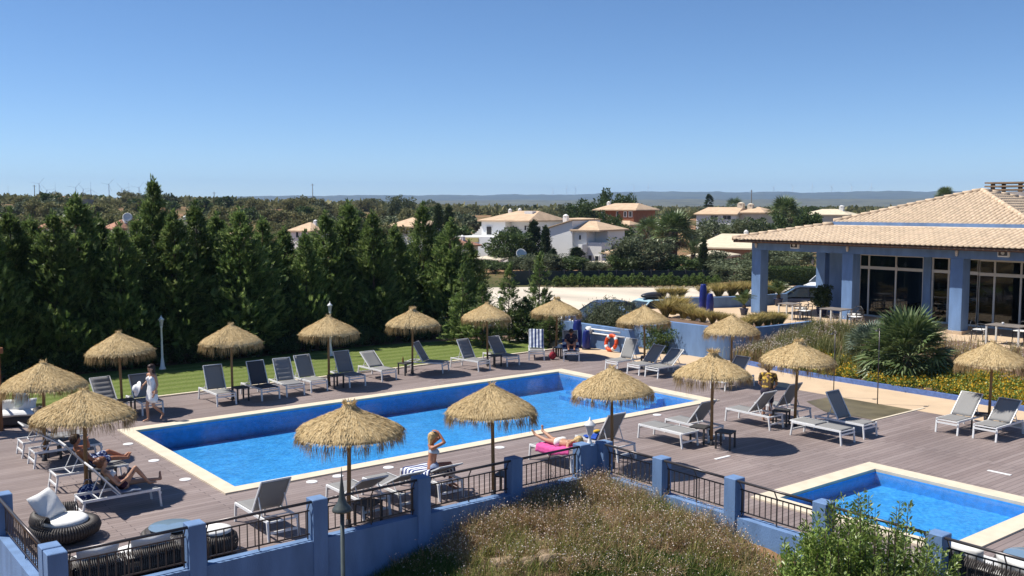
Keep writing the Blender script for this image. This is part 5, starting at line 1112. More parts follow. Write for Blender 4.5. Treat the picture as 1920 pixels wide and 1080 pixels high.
def person(label, loc, rz, J, skin, hair, hairstyle, female=True, look=None, parts=()):
    t = thing('person', label, 'person', loc, rz); b = MB(); j = {k: V3(v) for k, v in J.items()}
    pel, wai, che, nek, hed = j['pelvis'], j['waist'], j['chest'], j['neck'], j['head']; f = 0.92 if female else 1.06
    sl, sr, hl, hr = j['sl'], j['sr'], j['hl'], j['hr']; side = (sl - sr).normalized(); sp = (che - pel).normalized(); fwd = side.cross(sp).normalized()
    capsule(b, hl, hr, 0.112 if female else 0.105, 0.112 if female else 0.105); capsule(b, pel, wai, 0.115 * f, 0.098 * f)
    for k in (-1, 1): capsule(b, wai + side * 0.045 * k, che + side * 0.062 * k, 0.086 * f, 0.098 * f); capsule(b, pel + side * 0.05 * k, wai + side * 0.045 * k, 0.10, 0.088 * f)
    capsule(b, sl * 0.9 + sr * 0.1, sr * 0.9 + sl * 0.1, 0.062 * f, 0.062 * f); capsule(b, che, (sl + sr) / 2, 0.10 * f, 0.07 * f); capsule(b, (sl + sr) / 2, nek, 0.062, 0.05); capsule(b, nek, hed - (hed - nek).normalized() * 0.04, 0.05, 0.048)
    if female:
        for k in (-1, 1): capsule(b, che + side * 0.07 * k + fwd * 0.062 + sp * 0.03, che + side * 0.072 * k + fwd * 0.085 + sp * 0.01, 0.05, 0.05)
    for s, e, w in (('sl', 'el', 'wl'), ('sr', 'er', 'wr')): capsule(b, j[s], j[e], 0.048 * f, 0.037 * f); capsule(b, j[e], j[w], 0.038 * f, 0.025 * f)
    for h, k, a, to in (('hl', 'kl', 'al', 'tl'), ('hr', 'kr', 'ar', 'tr')):
        capsule(b, j[h], j[k], 0.082 * f, 0.052 * f); capsule(b, j[k], j[k] * 0.65 + j[a] * 0.35, 0.05 * f, 0.052 * f); capsule(b, j[k] * 0.65 + j[a] * 0.35, j[a], 0.052 * f, 0.033 * f)
        d = (j[to] - j[a]); capsule(b, j[a], j[a] + (j[to] - j[a]) * 0.1 + (j[a] - j[k]).normalized() * 0.035, 0.034, 0.032); capsule(b, j[a] + (j[a] - j[k]).normalized() * 0.03, j[to], 0.034, 0.024)
        tn = side * 0.018; capsule(b, j[to] - tn, j[to] - tn + d.normalized() * 0.03, 0.02, 0.014); capsule(b, j[to] + tn, j[to] + tn + d.normalized() * 0.025, 0.02, 0.013)
    for s, e, w in ((1, 'el', 'wl'), (-1, 'er', 'wr')):
        d = (j[w] - j[e]).normalized(); hand(b, j[w], J.get('hd' + w[1], d), J.get('pn' + w[1], -side * s + fwd * 0.6), J.get('curl', 0.5))
    # head: cranium, jaw, nose, ears
    lk = V3(look).normalized() if look else fwd; upv = (hed - nek).normalized(); lk = (lk - upv * lk.dot(upv)).normalized(); rs = upv.cross(lk)
    capsule(b, hed + upv * 0.025 - lk * 0.018, hed + upv * 0.03 + lk * 0.012, 0.088, 0.085); capsule(b, hed + lk * 0.03, hed - upv * 0.075 + lk * 0.05, 0.066, 0.036); capsule(b, hed + upv * 0.015 + lk * 0.088, hed - upv * 0.022 + lk * 0.104, 0.011, 0.015, 8)
    for k in (-1, 1): capsule(b, hed + rs * 0.082 * k + upv * 0.015, hed + rs * 0.08 * k - upv * 0.022, 0.015, 0.012, 8)
    link('body', fuse(b, 'body', 0.0105), skin, t)
    for k in (-1, 1): e = MB(); e.ball(hed + rs * 0.032 * k + upv * 0.012 + lk * 0.09, 0.0115, 8, 6); e.build('eye', M_EYE, t, True)
    m = MB(); m.ball(hed - upv * 0.052 + lk * 0.088, 0.02, 8, 6, (1, 1, 0.5)); m.build('mouth', M_LIP, t, True)
    hb = MB(); capsule(hb, hed + upv * 0.045 - lk * 0.035, hed + upv * 0.055 + lk * 0.012, 0.098, 0.086); capsule(hb, hed + upv * 0.02 - lk * 0.05, hed - upv * 0.03 - lk * 0.055, 0.088, 0.07)
    for k in (-1, 1): capsule(hb, hed + rs * 0.062 * k + upv * 0.05, hed + rs * 0.075 * k - lk * 0.025 - upv * 0.02, 0.04, 0.03)
    if hairstyle == 'long':
        for k in (-1, 0, 1): capsule(hb, hed + rs * 0.06 * k - lk * 0.045, nek + rs * 0.085 * k - lk * (0.06 - 0.05 * abs(k)) - upv * 0.10, 0.05, 0.035)
    if hairstyle == 'bun': capsule(hb, hed - lk * 0.13 + upv * 0.05, hed - lk * 0.14 + upv * 0.06, 0.045, 0.04)
    if hairstyle == 'bob':
        for k in (-1, 0, 1): capsule(hb, hed + rs * 0.06 * k - lk * 0.05, hed + rs * 0.07 * k - lk * 0.05 - upv * 0.12, 0.05, 0.035)
    hm = fuse(hb, 'hair', 0.012, 2)
    rng = np.random.default_rng(4); co = np.empty(len(hm.vertices) * 3, np.float32); hm.vertices.foreach_get('co', co); co += rng.normal(size=co.shape).astype(np.float32) * 0.0025; hm.vertices.foreach_set('co', co); link('hair', hm, hair, t)
    for (nm, caps_, mt) in parts:
        cb = MB()
        for (p, q, r0, r1) in caps_(j, side, sp, fwd): capsule(cb, p, q, r0, r1)
        link(nm, fuse(cb, nm, 0.012, 3), mt, t)
    return t
def shorts_caps(j, side, sp, fwd): return [(j['hl'], j['hr'], 0.127, 0.127), (j['pelvis'], j['pelvis'] + sp * 0.09, 0.127, 0.12), (j['pelvis'] + side * 0.05, j['pelvis'] + side * 0.05 + sp * 0.08, 0.112, 0.10), (j['pelvis'] - side * 0.05, j['pelvis'] - side * 0.05 + sp * 0.08, 0.112, 0.10), (j['hl'], j['hl'].lerp(j['kl'], 0.68), 0.105, 0.092), (j['hr'], j['hr'].lerp(j['kr'], 0.68), 0.105, 0.092)]
def brief_caps(j, side, sp, fwd): return [(j['hl'] + sp * 0.02, j['hr'] + sp * 0.02, 0.117, 0.117), (j['pelvis'], j['pelvis'] - sp * 0.04, 0.112, 0.08)]
def top_caps(j, side, sp, fwd): return [(j['chest'] + side * 0.06 + sp * 0.015, j['chest'] - side * 0.06 + sp * 0.015, 0.094, 0.094)] + [(j['chest'] + side * 0.07 * k + fwd * 0.064 + sp * 0.03, j['chest'] + side * 0.072 * k + fwd * 0.087 + sp * 0.01, 0.055, 0.055) for k in (-1, 1)]
def shirt_caps(j, side, sp, fwd): return [(j['waist'] + side * 0.05 * k - sp * 0.1, j['chest'] + side * 0.065 * k, 0.112, 0.114) for k in (-1, 1)] + [(j['waist'] - sp * 0.08, j['chest'], 0.12, 0.118), (j['sl'] * 0.9 + j['sr'] * 0.1, j['sr'] * 0.9 + j['sl'] * 0.1, 0.075, 0.075), (j['sl'], j['sl'].lerp(j['el'], 0.55), 0.066, 0.064), (j['sr'], j['sr'].lerp(j['er'], 0.55), 0.066, 0.064)]
def dress_caps(j, side, sp, fwd):
    o = [(j['waist'] + side * 0.045 * k, j['chest'] + side * 0.06 * k, 0.098, 0.108) for k in (-1, 1)] + top_caps(j, side, sp, fwd)
    for k in (-1, 0, 1): o.append((j['waist'] + side * 0.04 * k, j['pelvis'] + side * 0.07 * k - sp * 0.24 + fwd * 0.02, 0.10, 0.135))
    o += [(j['chest'] + side * 0.08 * k + fwd * 0.06, (j['sl'] if k > 0 else j['sr']) * 0.7 + (j['sr'] if k > 0 else j['sl']) * 0.3 + sp * 0.06, 0.02, 0.016) for k in (-1, 1)]; return o
STAND = dict(pelvis=(0, 0, .91), waist=(0, 0, 1.06), chest=(0.005, 0, 1.25), neck=(0, 0, 1.43), head=(0.015, 0, 1.56), sl=(0, .17, 1.37), sr=(0, -.17, 1.37), hl=(0, .085, .87), hr=(0, -.085, .87))
M_DRESS = mat('white_dress', (0.78, 0.78, 0.78), 0.9, 0.03, 8, 0.3, 14)
def cam_heading(rx, fy): v = (rx * CT + fy * ST, -rx * ST + fy * CT); return math.atan2(v[1], v[0])
J = dict(STAND, el=(-0.03, .215, 1.10), wl=(.06, .20, .86), er=(-.06, -.30, 1.15), wr=(.10, -.33, 1.02), kl=(.03, .085, .47), al=(-.27, .09, .19), tl=(-.20, .10, .045), kr=(.13, -.085, .48), ar=(.10, -.08, .085), tr=(.25, -.085, .035))
pw_ = P(287, 789); wman = person('woman in a short white dress walking along the pool with a hat in her hand', (pw_.x, pw_.y, 0.0), cam_heading(-0.55, -0.83), J, M_SKIN, M_HAIRD, 'long', parts=[('dress', dress_caps, M_DRESS)])
hb_ = MB(); hb_.lathe([(0.23, 0.0), (0.225, 0.012), (0.12, 0.03), (0.11, 0.10), (0.07, 0.14), (0.01, 0.15)], 24); hat = hb_.build('sun_hat', M_DRESS, None, True); tag(hat, 'wide-brimmed white hat held by the walking woman', 'hat')
hat.matrix_world = wman.matrix_basis @ Matrix.Translation((.20, -.40, .95)) @ Euler((0.5, 1.2, 0.2)).to_matrix().to_4x4()
def on_back(s, off, al): c, q = math.cos(math.radians(al)), math.sin(math.radians(al)); return (0.83 + s * c - off * q, 0, 0.405 + s * q + off * c)
def lean(al, head_fwd=0.05, armsL=None, armsR=None, legs=None):
    B = lambda s, o, y=0: (on_back(s, o, al)[0], y, on_back(s, o, al)[2])
    J = dict(pelvis=(0.735, 0, 0.525), waist=B(0.13, 0.125), chest=B(0.33, 0.125), neck=B(0.53, 0.13), head=(B(0.66, 0.14 + head_fwd)), sl=B(0.46, 0.12, -0.17), sr=B(0.46, 0.12, 0.17), hl=(0.70, -0.085, 0.525), hr=(0.70, 0.085, 0.525))
    J.update(armsL); J.update(armsR); J.update(legs); return J
lw = LG[25]
J = lean(50, 0.07, dict(el=(0.86, -0.25, 0.60), wl=(0.66, -0.14, 0.66)), dict(er=(0.86, 0.25, 0.60), wr=(0.64, 0.13, 0.68)),
         dict(kl=(0.30, -0.10, 0.50), al=(-0.10, -0.13, 0.47), tl=(-0.13, -0.15, 0.60), kr=(0.46, 0.10, 0.86), ar=(0.20, 0.10, 0.515), tr=(0.06, 0.10, 0.485)))
pz = person('woman in a white top reclining with one knee raised, reading', (lw.location.x, lw.location.y, 0), math.pi, J, M_SKIN, M_HAIRR, 'bun', parts=[('bikini_top', top_caps, M_CUSH), ('bikini_bottom', brief_caps, mat('wine_cloth', (0.05, 0.012, 0.03), 0.8, 0.1))])
bk = MB(); bk.box((0, 0.075, 0), (0.012, 0.15, 0.2)); bk.box((0, -0.075, 0), (0.012, 0.148, 0.2)); o = bk.build('book', mat('dark_book', (0.03, 0.035, 0.06), 0.6, 0.2)); o.matrix_world = pz.matrix_basis @ Matrix.Translation((0.545, 0, 0.74)) @ Euler((0, -0.5, 0)).to_matrix().to_4x4(); tag(o, 'dark open book held by the reclining woman', 'book')
lm = LG[26]
J = lean(50, 0.10, dict(el=(0.74, -0.22, 0.82), wl=(0.80, -0.06, 1.00)), dict(er=(0.80, 0.26, 0.62), wr=(0.62, 0.16, 0.58)),
         dict(kl=(0.34, -0.11, 0.66), al=(0.02, -0.09, 0.50), tl=(-0.10, -0.09, 0.56), kr=(0.30, 0.10, 0.54), ar=(-0.02, 0.05, 0.485), tr=(-0.10, 0.05, 0.58)))
person('bare-chested man in blue patterned shorts reclining on a lounger', (lm.location.x, lm.location.y, 0), math.pi, J, M_SKIN3, M_HAIRD, 'short', False, parts=[('shorts', shorts_caps, M_FLORAL)])
J = dict(pelvis=(0, 0, .535), waist=(0.02, 0, .69), chest=(0.035, 0, .88), neck=(0.02, 0, 1.07), head=(0.05, 0, 1.19), sl=(0.0, .17, 1.0), sr=(0.0, -.17, 1.0), hl=(0.05, .085, .53), hr=(0.05, -.085, .53),
         el=(0.25, .24, 1.14), wl=(0.15, .11, 1.31), er=(0.26, -.22, 1.13), wr=(0.16, -.10, 1.32), hdl=(-0.6, -0.45, 0.4), hdr=(-0.6, 0.45, 0.4), pnl=(-0.2, -0.4, -1), pnr=(-0.2, 0.4, -1), kl=(.44, .10, .56), al=(.47, .11, .15), tl=(.61, .12, .035), kr=(.44, -.07, .56), ar=(.40, -.07, .15), tr=(.54, -.08, .035))
ps = P(797, 888, 0.42); person('blonde woman in a pale bikini sitting upright with both hands on her head', (-3.16, 1.78, 0), cam_heading(0.97, 0.25), J, M_SKIN3, M_HAIRB, 'bob', parts=[('bikini_top', top_caps, mat('pale_blue_cloth', (0.42, 0.50, 0.58), 0.9, 0.1)), ('bikini_bottom', brief_caps, mat('grey_blue_print', (0.25, 0.3, 0.42), 0.9, 0.3, 30))])
J = dict(pelvis=(0.86, 0, .555), waist=(1.0, 0, .55), chest=(1.18, 0, .585), neck=(1.36, 0, .63), head=(1.47, 0.02, .68), sl=(1.30, .165, .61), sr=(1.30, -.165, .61), hl=(0.82, .085, .555), hr=(0.82, -.085, .555),
         el=(1.42, .30, .55), wl=(1.60, .13, .60), er=(1.42, -.30, .55), wr=(1.60, -.13, .60), kl=(0.42, .11, .53), al=(0.06, .10, .66), tl=(0.0, .12, .78), kr=(0.42, -.10, .53), ar=(0.05, -.13, .60), tr=(-0.06, -.15, .70))
l33 = LG[33]
J2 = {k: v for k, v in J.items()}
J2['hdl'] = (0.3, -1, 0); J2['hdr'] = (0.3, 1, 0); J2['pnl'] = (0, 0, -1); J2['pnr'] = (0, 0, -1)
# she lies on her front: left and right swap so that her chest faces down
for a_, b_ in (('sl', 'sr'), ('hl', 'hr'), ('el', 'er'), ('wl', 'wr'), ('kl', 'kr'), ('al', 'ar'), ('tl', 'tr'), ('hdl', 'hdr')): J2[a_], J2[b_] = J2[b_], J2[a_]
J2['sl'], J2['sr'] = J2['sr'], J2['sl']; 
for a_, b_ in (('hl', 'hr'), ('el', 'er'), ('wl', 'wr'), ('kl', 'kr'), ('al', 'ar'), ('tl', 'tr'), ('hdl', 'hdr')): J2[a_], J2[b_] = J2[b_], J2[a_]
person('sunbathing woman in a white bikini lying face down on the pink towel', (l33.location.x, l33.location.y, 0.0), -math.pi / 2, J2, M_SKIN, M_HAIRB, 'bob', look=(0, 0, -1), parts=[('bikini_bottom', brief_caps, M_CUSH)])
J = dict(STAND, waist=(0.05, 0, 1.05), chest=(0.12, 0, 1.22), neck=(0.17, 0, 1.40), head=(0.23, 0, 1.51), sl=(0.14, .19, 1.35), sr=(0.14, -.19, 1.35), el=(0.20, .25, 1.08), wl=(0.34, .16, .93), er=(0.20, -.25, 1.08), wr=(0.34, -.16, .93), kl=(.03, .10, .48), al=(0, .10, .085), tl=(.14, .11, .035), kr=(.03, -.10, .48), ar=(-.02, -.10, .085), tr=(.12, -.11, .035))
pp = P(1470, 722, 0.9); person('person in a yellow top and dark shorts standing under the parasol', (8.58, 1.55, 0.0), cam_heading(0.3, 0.95), J, M_SKIN, M_HAIRD, 'short', False, parts=[('shirt', shirt_caps, print_mat('yellow_brown_print', (0.10, 0.06, 0.03), (0.55, 0.36, 0.06), 11)), ('shorts', shorts_caps, mat('dark_cloth', (0.03, 0.025, 0.045), 0.9, 0.1))])
J = dict(pelvis=(0.62, 0, .56), waist=(0.60, 0, .71), chest=(0.52, 0, .88), neck=(0.43, 0, 1.05), head=(0.36, 0, 1.15), sl=(0.46, -.17, 1.0), sr=(0.46, .17, 1.0), hl=(0.58, -.09, .55), hr=(0.58, .09, .55), el=(0.36, -.24, .80), wl=(0.22, -.10, .70), er=(0.36, .24, .80), wr=(0.22, .10, .70),
         kl=(0.26, -.13, .72), al=(0.12, -.12, .52), tl=(-0.01, -.12, .49), kr=(0.26, .13, .72), ar=(0.12, .12, .52), tr=(-0.01, .12, .49))
l12 = LG[12]; person('person in a dark top hunched on a striped towel in the parasol shade', (l12.location.x, l12.location.y, 0), l12.rotation_euler.z, J, M_SKIN3, M_HAIRD, 'short', False, parts=[('shirt', shirt_caps, mat('dark_cloth', (0.03, 0.025, 0.045), 0.9, 0.1)), ('shorts', shorts_caps, mat('dull_purple_cloth', (0.10, 0.06, 0.09), 0.9, 0.1))])

def cushion(b, w, h, t, n=14):
    """a stuffed square cushion lying in XY, softer at the corners"""
    for sg in (1, -1):
        base = len(b.v)
        for i in range(n + 1):
            for j in range(n + 1):
                u, v = -1 + 2 * i / n, -1 + 2 * j / n; k = (max(0.0, 1 - u ** 4) * max(0.0, 1 - v ** 4)) ** 0.55; p = 1 - 0.07 * (1 - abs(u)) * abs(v) ** 3; q = 1 - 0.07 * (1 - abs(v)) * abs(u) ** 3
                b.v.append((u * w / 2 * q, v * h / 2 * p, sg * t / 2 * k + 0.012 * math.sin(u * 5 + v * 3) * k))
        for i in range(n):
            for j in range(n): a = base + i * (n + 1) + j; f = (a, a + n + 1, a + n + 2, a + 1); b.f.append(f if sg > 0 else f[::-1]); b.m.append(0)
    return b
# ------------------------------------------------------------------ wicker lounge furniture
def wicker_ring(b, rx, ry, z, tube, n, c=(0, 0), a0=0.0, a1=6.2832, squash=1.0):
    """a fat rolled rim wound with cane, each turn a ridge"""
    for i in range(n):
        a = a0 + (a1 - a0) * i / n; cx_, cy_ = c[0] + rx * math.cos(a), c[1] + ry * math.sin(a); o = Vector((math.cos(a) * ry, math.sin(a) * rx, 0)).normalized(); vs = []
        tg = Vector((-math.sin(a) * rx, math.cos(a) * ry, 0)); st = tg.length * (a1 - a0) / n * 0.40; tg.normalize()
        for s in (-1, 0, 1):
            for k in range(8):
                t = 6.2832 * k / 8; r = tube * (1.0 if s == 0 else 0.88); vs.append(Vector((cx_, cy_, z)) + tg * st * s + o * math.cos(t) * r + Vector((0, 0, math.sin(t) * r * squash)))
        b.add(vs, [(q * 8 + k, q * 8 + (k + 1) % 8, (q + 1) * 8 + (k + 1) % 8, (q + 1) * 8 + k) for q in (0, 1) for k in range(8)])
def wicker_chair(label, loc, rz, pillow=True, s=1.0):
    t = thing('wicker_armchair', label, 'armchair', loc, rz); t.scale = (s, s, s)
    b = MB(); b.lathe([(0.42, 0.02), (0.52, 0.10), (0.56, 0.22), (0.50, 0.30)], 28); b.build('seat_shell', M_WICKER, t, True)
    w = MB(); wicker_ring(w, 0.52, 0.52, 0.24, 0.13, 74, squash=1.1); wicker_ring(w, 0.50, 0.50, 0.42, 0.12, 40, a0=math.radians(95), a1=math.radians(265), squash=1.5); stuff(w.build('wicker_weave', M_WICKER, t, True))
    c = MB(); c.lathe([(0.05, 0.31), (0.36, 0.31), (0.42, 0.35), (0.42, 0.40), (0.36, 0.44), (0.05, 0.45)], 28); c.build('seat_cushion', M_CUSH, t, True)
    if pillow:
        p = cushion(MB(), 0.58, 0.66, 0.22); o = p.build('pillow', M_CUSH, t, True); o.location = (-0.34, 0.0, 0.66); o.rotation_euler = Euler((0.15, 0.95, 0.0))
    return t
wicker_chair('dark wicker tub armchair with a big white pillow by the fence corner', (-10.42, 3.45, 0), math.radians(-42))
def wicker_sofa(label, loc, rz, L, cush, wname='wicker_sofa'):
    t = thing(wname, label, 'sofa', loc, rz); b = MB(); b.bb(-L / 2, -0.38, 0.04, L / 2, 0.38, 0.30); b.build('seat_shell', M_WICKER, t, bevel=0.05)
    w = MB(); n = int(L / 0.034)
    for i in range(n):
        x = -L / 2 + L * (i + 0.5) / n; vs = []
        for s in (-1, 0, 1):
            for k in range(9):
                a = math.pi * k / 8; r = 1.0 if s == 0 else 0.9; vs.append((x + s * 0.013, -0.32 - math.sin(a) * 0.17 * r, 0.05 + 0.25 * (1 - math.cos(a)) * r))
        w.add(vs, [(q * 9 + k, q * 9 + k + 1, (q + 1) * 9 + k + 1, (q + 1) * 9 + k) for q in (0, 1) for k in range(8)])
    for sx in (-1, 1): wicker_ring(w, 0.12, 0.34, 0.36, 0.11, 30, (sx * (L / 2 - 0.02), 0.0))
    stuff(w.build('wicker_weave', M_WICKER, t, True))
    for i in range(cush):
        x = -L / 2 + L * (i + 0.5) / cush; c = cushion(MB(), L / cush * 0.94, 0.66, 0.16); o = c.build('seat_cushion', M_CUSH, t, True); o.location = (x, 0.08, 0.36)
        c = cushion(MB(), L / cush * 0.80, 0.40, 0.17); o = c.build('back_cushion', M_CUSH, t, True); o.location = (x, -0.20, 0.52); o.rotation_euler = (math.pi / 2 + 0.3, 0, 0)
    return t
wicker_sofa('long dark wicker sofa with white cushions close behind the front railing', (-10.15, 0.85, 0), 0.0, 1.75, 2)
def wicker_table(label, loc, r=0.5, h=0.40):
    t = thing('wicker_table', label, 'table', loc); b = MB(); b.lathe([(r * 0.82, 0.02), (r * 1.0, h * 0.5), (r * 0.9, h)], 28); b.build('drum', M_WICKER, t, True)
    w = MB(); wicker_ring(w, r * 0.93, r * 0.93, h * 0.55, 0.10, 70, squash=1.9); stuff(w.build('wicker_weave', M_WICKER, t, True))
    g = MB(); g.lathe([(r * 0.80, h + 0.045), (r * 0.80, h + 0.06), (r * 0.78, h + 0.062)], 28); g.build('glass_top', mat('blue_table_glass', (0.18, 0.26, 0.34), 0.06, 0.05, spec=0.9), t, True); return t
wicker_table('round wicker coffee table with a glass top beside the wicker sofa', (-9.02, 1.62, 0), 0.50)
def pouf(label, loc, r=0.30, h=0.36, cush=True):
    t = thing('wicker_pouf', label, 'stool', loc); b = MB(); b.lathe([(r * 0.8, 0.02), (r, h * 0.5), (r * 0.85, h)], 24); b.build('drum', M_WICKER, t, True); w = MB(); wicker_ring(w, r * 0.9, r * 0.9, h * 0.52, 0.09, 52, squash=2.0); stuff(w.build('wicker_weave', M_WICKER, t, True))
    if cush: c = MB(); c.ball((0, 0, 0), r * 0.86, 16, 8, (1, 1, 0.28)); o = c.build('cushion', M_CUSH, t, True); o.location = (0, 0, h + 0.04)
pouf('dark wicker pouf with white cushion right of the first inner pillar', (-8.42, 0.98, 0), 0.34, 0.38); pouf('plain dark wicker pouf left of the first inner pillar', (-9.05, 0.85, 0) if False else (-8.95, 0.62, 0), 0.22, 0.34, False)
wicker_table('round wicker table with pale glass top beside the paddling pool corner', (1.75, -9.0, 0), 0.55, 0.42)
wicker_sofa('dark wicker sofa with white cushions behind the railing by the paddling pool', (1.02, -8.75, 0), -math.pi / 2, 1.9, 2)
# pergola daybed at the left
pg = thing('pergola', 'varnished wooden pergola post and beam with pale curtain at the deck corner', 'pergola', (-9.5, 14.2, 0))
for (x, y) in ((0, 0), (-2.4, 0.0), (0, 1.9), (-2.4, 1.9)): MB().bb(x - 0.07, y - 0.07, 0, x + 0.07, y + 0.07, 2.2).build('post', M_WOODP, pg, bevel=0.006)
for y in (0, 1.9): MB().bb(-2.6, y - 0.075, 2.2, 0.15, y + 0.075, 2.36).build('beam', M_WOODP, pg)
for x in (0, -2.4): MB().bb(x - 0.072, 0.08, 2.2, x + 0.072, 1.82, 2.34).build('beam', M_WOODP, pg)
for k in range(6): MB().bb(-2.3 + 0.44 * k, -0.15, 2.36, -2.24 + 0.44 * k, 2.05, 2.42).build('slat', M_WOODP, pg)
cu = MB(); vs = []
for i in range(25):
    for zz in (0.3, 1.2, 2.18): vs.append((-0.12 - 0.030 * i, -0.02 + 0.035 * math.sin(i * 1.7) * (0.5 if 1.0 < zz < 1.5 else 1), zz))
cu.add(vs, [(i * 3 + j, i * 3 + j + 1, i * 3 + j + 4, i * 3 + j + 3) for i in range(24) for j in (0, 1)]); o = cu.build('curtain', mat('pale_curtain', (0.62, 0.64, 0.72), 0.9, 0.05), pg, True)
sf = wicker_sofa('dark wicker sofa with a pale square cushion beside the pergola post', (-8.95, 14.75, 0), math.radians(160), 1.3, 1)
o = cushion(MB(), 0.48, 0.48, 0.17); o = o.build('pale_cushion', mat('mint_cushion', (0.62, 0.66, 0.55), 0.9, 0.05), None, True); o.location = (-8.78, 14.90, 0.72); o.rotation_euler = (math.pi / 2 - 0.25, 0.1, 0.4); tag(o, 'pale green square cushion standing on the wicker sofa by the pergola', 'cushion')
# ------------------------------------------------------------------ lamp posts
def lamp_post(label, loc, h):
    t = thing('lamp_post', label, 'lamp post', loc)
    b = MB(); b.lathe([(0.13, 0), (0.13, 0.05), (0.09, 0.12), (0.055, 0.42), (0.045, 0.5), (0.035, h - 0.42), (0.05, h - 0.40), (0.05, h - 0.36)], 12); b.build('post', M_WHITE, t, True)
    g = MB(); g.lathe([(0.055, h - 0.36), (0.095, h - 0.12), (0.095, h - 0.11)], 6); g.build('lantern', MATS['frosted'], t); c = MB(); c.lathe([(0.12, h - 0.11), (0.11, h - 0.08), (0.05, h - 0.02), (0.015, h + 0.02), (0.006, h + 0.08)], 8); c.build('cap', M_WHITE, t, True); return t
for (px, py, pt, lb) in [(305, 693, 592, 'white lamp post standing on the lawn against the conifers'), (620, 668, 566, 'white lamp post showing above a straw parasol'), (937, 636, 553, 'white lamp post among the young conifers')]:
    p = P(px, py); fw = (p.x - CX) * ST + (p.y - CY) * CT; lamp_post(lb, (p.x, p.y, 0.0), zat(pt, fw) - 0.06)
cl = thing('corner_lantern', 'white lantern mounted on the corner pillar of the blue fence', 'lantern', (0.14, 0.16, 0.30)); 
b = MB(); b.lathe([(0.09, 0.55), (0.06, 0.6), (0.03, 0.68), (0.03, 0.75), (0.055, 0.78)], 12); b.build('stand', M_WHITE, cl, True); g = MB(); g.lathe([(0.06, 0.78), (0.105, 0.98), (0.105, 1.0)], 6); g.build('lantern', MATS['frosted'], cl); c = MB(); c.lathe([(0.14, 1.0), (0.13, 1.03), (0.06, 1.10), (0.02, 1.14), (0.006, 1.2)], 10); c.build('cap', M_WHITE, cl, True)
MB().bb(-0.11, -0.13, -0.9, 0.13, 0.12, 0.56).build('pillar', M_BLUE, cl)
x, y = D(634, 14.2); g0 = gz(x, y); gl = thing('garden_lamp', 'dark green garden lamp with a tall spike and bell shade before the front railing', 'lamp post', (x, y, g0)); M_LAMPG = mat('weathered_green_metal', (0.075, 0.09, 0.085), 0.45, 0.2, 6, metal=0.3)
zb, zt = zat(967, 14.2) - g0, zat(884, 14.2) - g0
b = MB(); b.lathe([(0.05, 0), (0.036, 0.1), (0.032, zb)], 12); b.build('pole', M_LAMPG, gl, True)
b = MB(); b.lathe([(0.145, zb - 0.02), (0.15, zb), (0.13, zb + 0.04), (0.075, zb + 0.10), (0.045, zb + 0.20), (0.03, zb + 0.34), (0.012, zb + 0.5), (0.003, zt)], 20); b.build('shade', M_LAMPG, gl, True)

# ------------------------------------------------------------------ poolside fittings
lb_ = thing('lifebuoy', 'orange lifebuoy with white bands leaning on the low blue wall', 'lifebuoy', (14.50, 14.28, 0.0)); M_ORANGE = mat('orange_plastic', (0.70, 0.085, 0.018), 0.45, 0.08)
def torus_arc(a0, a1, Rr, r, n=10):
    return [(0.0 + 0.16 * (1 - (math.sin(a0 + (a1 - a0) * i / n) * Rr + Rr) / (2 * Rr)) * -1 + 0.12, math.cos(a0 + (a1 - a0) * i / n) * Rr, Rr + r + math.sin(a0 + (a1 - a0) * i / n) * Rr) for i in range(n + 1)]
for k in range(4):
    a = k * math.pi / 2 + 0.9; b = MB(); b.tube(torus_arc(a + 0.18, a + math.pi / 2 - 0.18, 0.31, 0.085, 10), 0.082, 12); b.build('ring_section', M_ORANGE, lb_, True); b = MB(); b.tube(torus_arc(a - 0.19, a + 0.19, 0.31, 0.085, 5), 0.085, 12); b.build('white_band', M_WHITE, lb_, True)
pr_ = thing('pole_rack', 'pair of white poles and a round reel hung on the low blue wall', 'pole rack', (14.60, 15.7, 0.0))
for z in (0.86, 0.68): b = MB(); b.tube([(0, 0.0, z), (0, -1.9 if z > 0.8 else -2.2, z + 0.02)], 0.035, 8); b.build('pole', M_WHITE, pr_, True)
b = MB(); b.tube([(-0.10, 0.05, 0.80), (0.06, 0.05, 0.80)], 0.17, 18); b.build('reel', M_CUSH, pr_, True)
M_COBALT = mat('cobalt_glaze', (0.012, 0.022, 0.16), 0.35, 0.25, 4)
def column_vase(label, loc, h, r):
    t = thing('ceramic_column', label, 'sculpture', loc); b = MB(); b.lathe([(r * 0.95, 0), (r * 1.05, h * 0.15), (r * 1.1, h * 0.5), (r * 0.98, h * 0.8), (r * 0.75, h * 0.97), (r * 0.68, h), (r * 0.55, h * 0.985)], 18); b.build('body', M_COBALT, t, True)
    b = MB(); b.lathe([(r * 1.15, 0), (r * 1.15, 0.05), (r * 1.0, 0.06)], 18); b.build('foot', M_DARKM, t, True)
p = P(1318, 585, TZ); column_vase('tall cobalt blue ceramic column on the terrace, left of the shorter one', (p.x, p.y, TZ), 1.38, 0.18); p = P(1331, 588, TZ); column_vase('shorter cobalt blue ceramic column on the terrace', (p.x, p.y, TZ), 0.98, 0.17)
p = P(1092, 652); column_vase('tall cobalt blue ceramic column beside the low wall, behind the hunched person', (14.2, 16.1, 0), 1.25, 0.2); column_vase('shorter cobalt ceramic column at the low wall, left of the lifebuoy', (14.15, 15.45, 0), 0.85, 0.17)
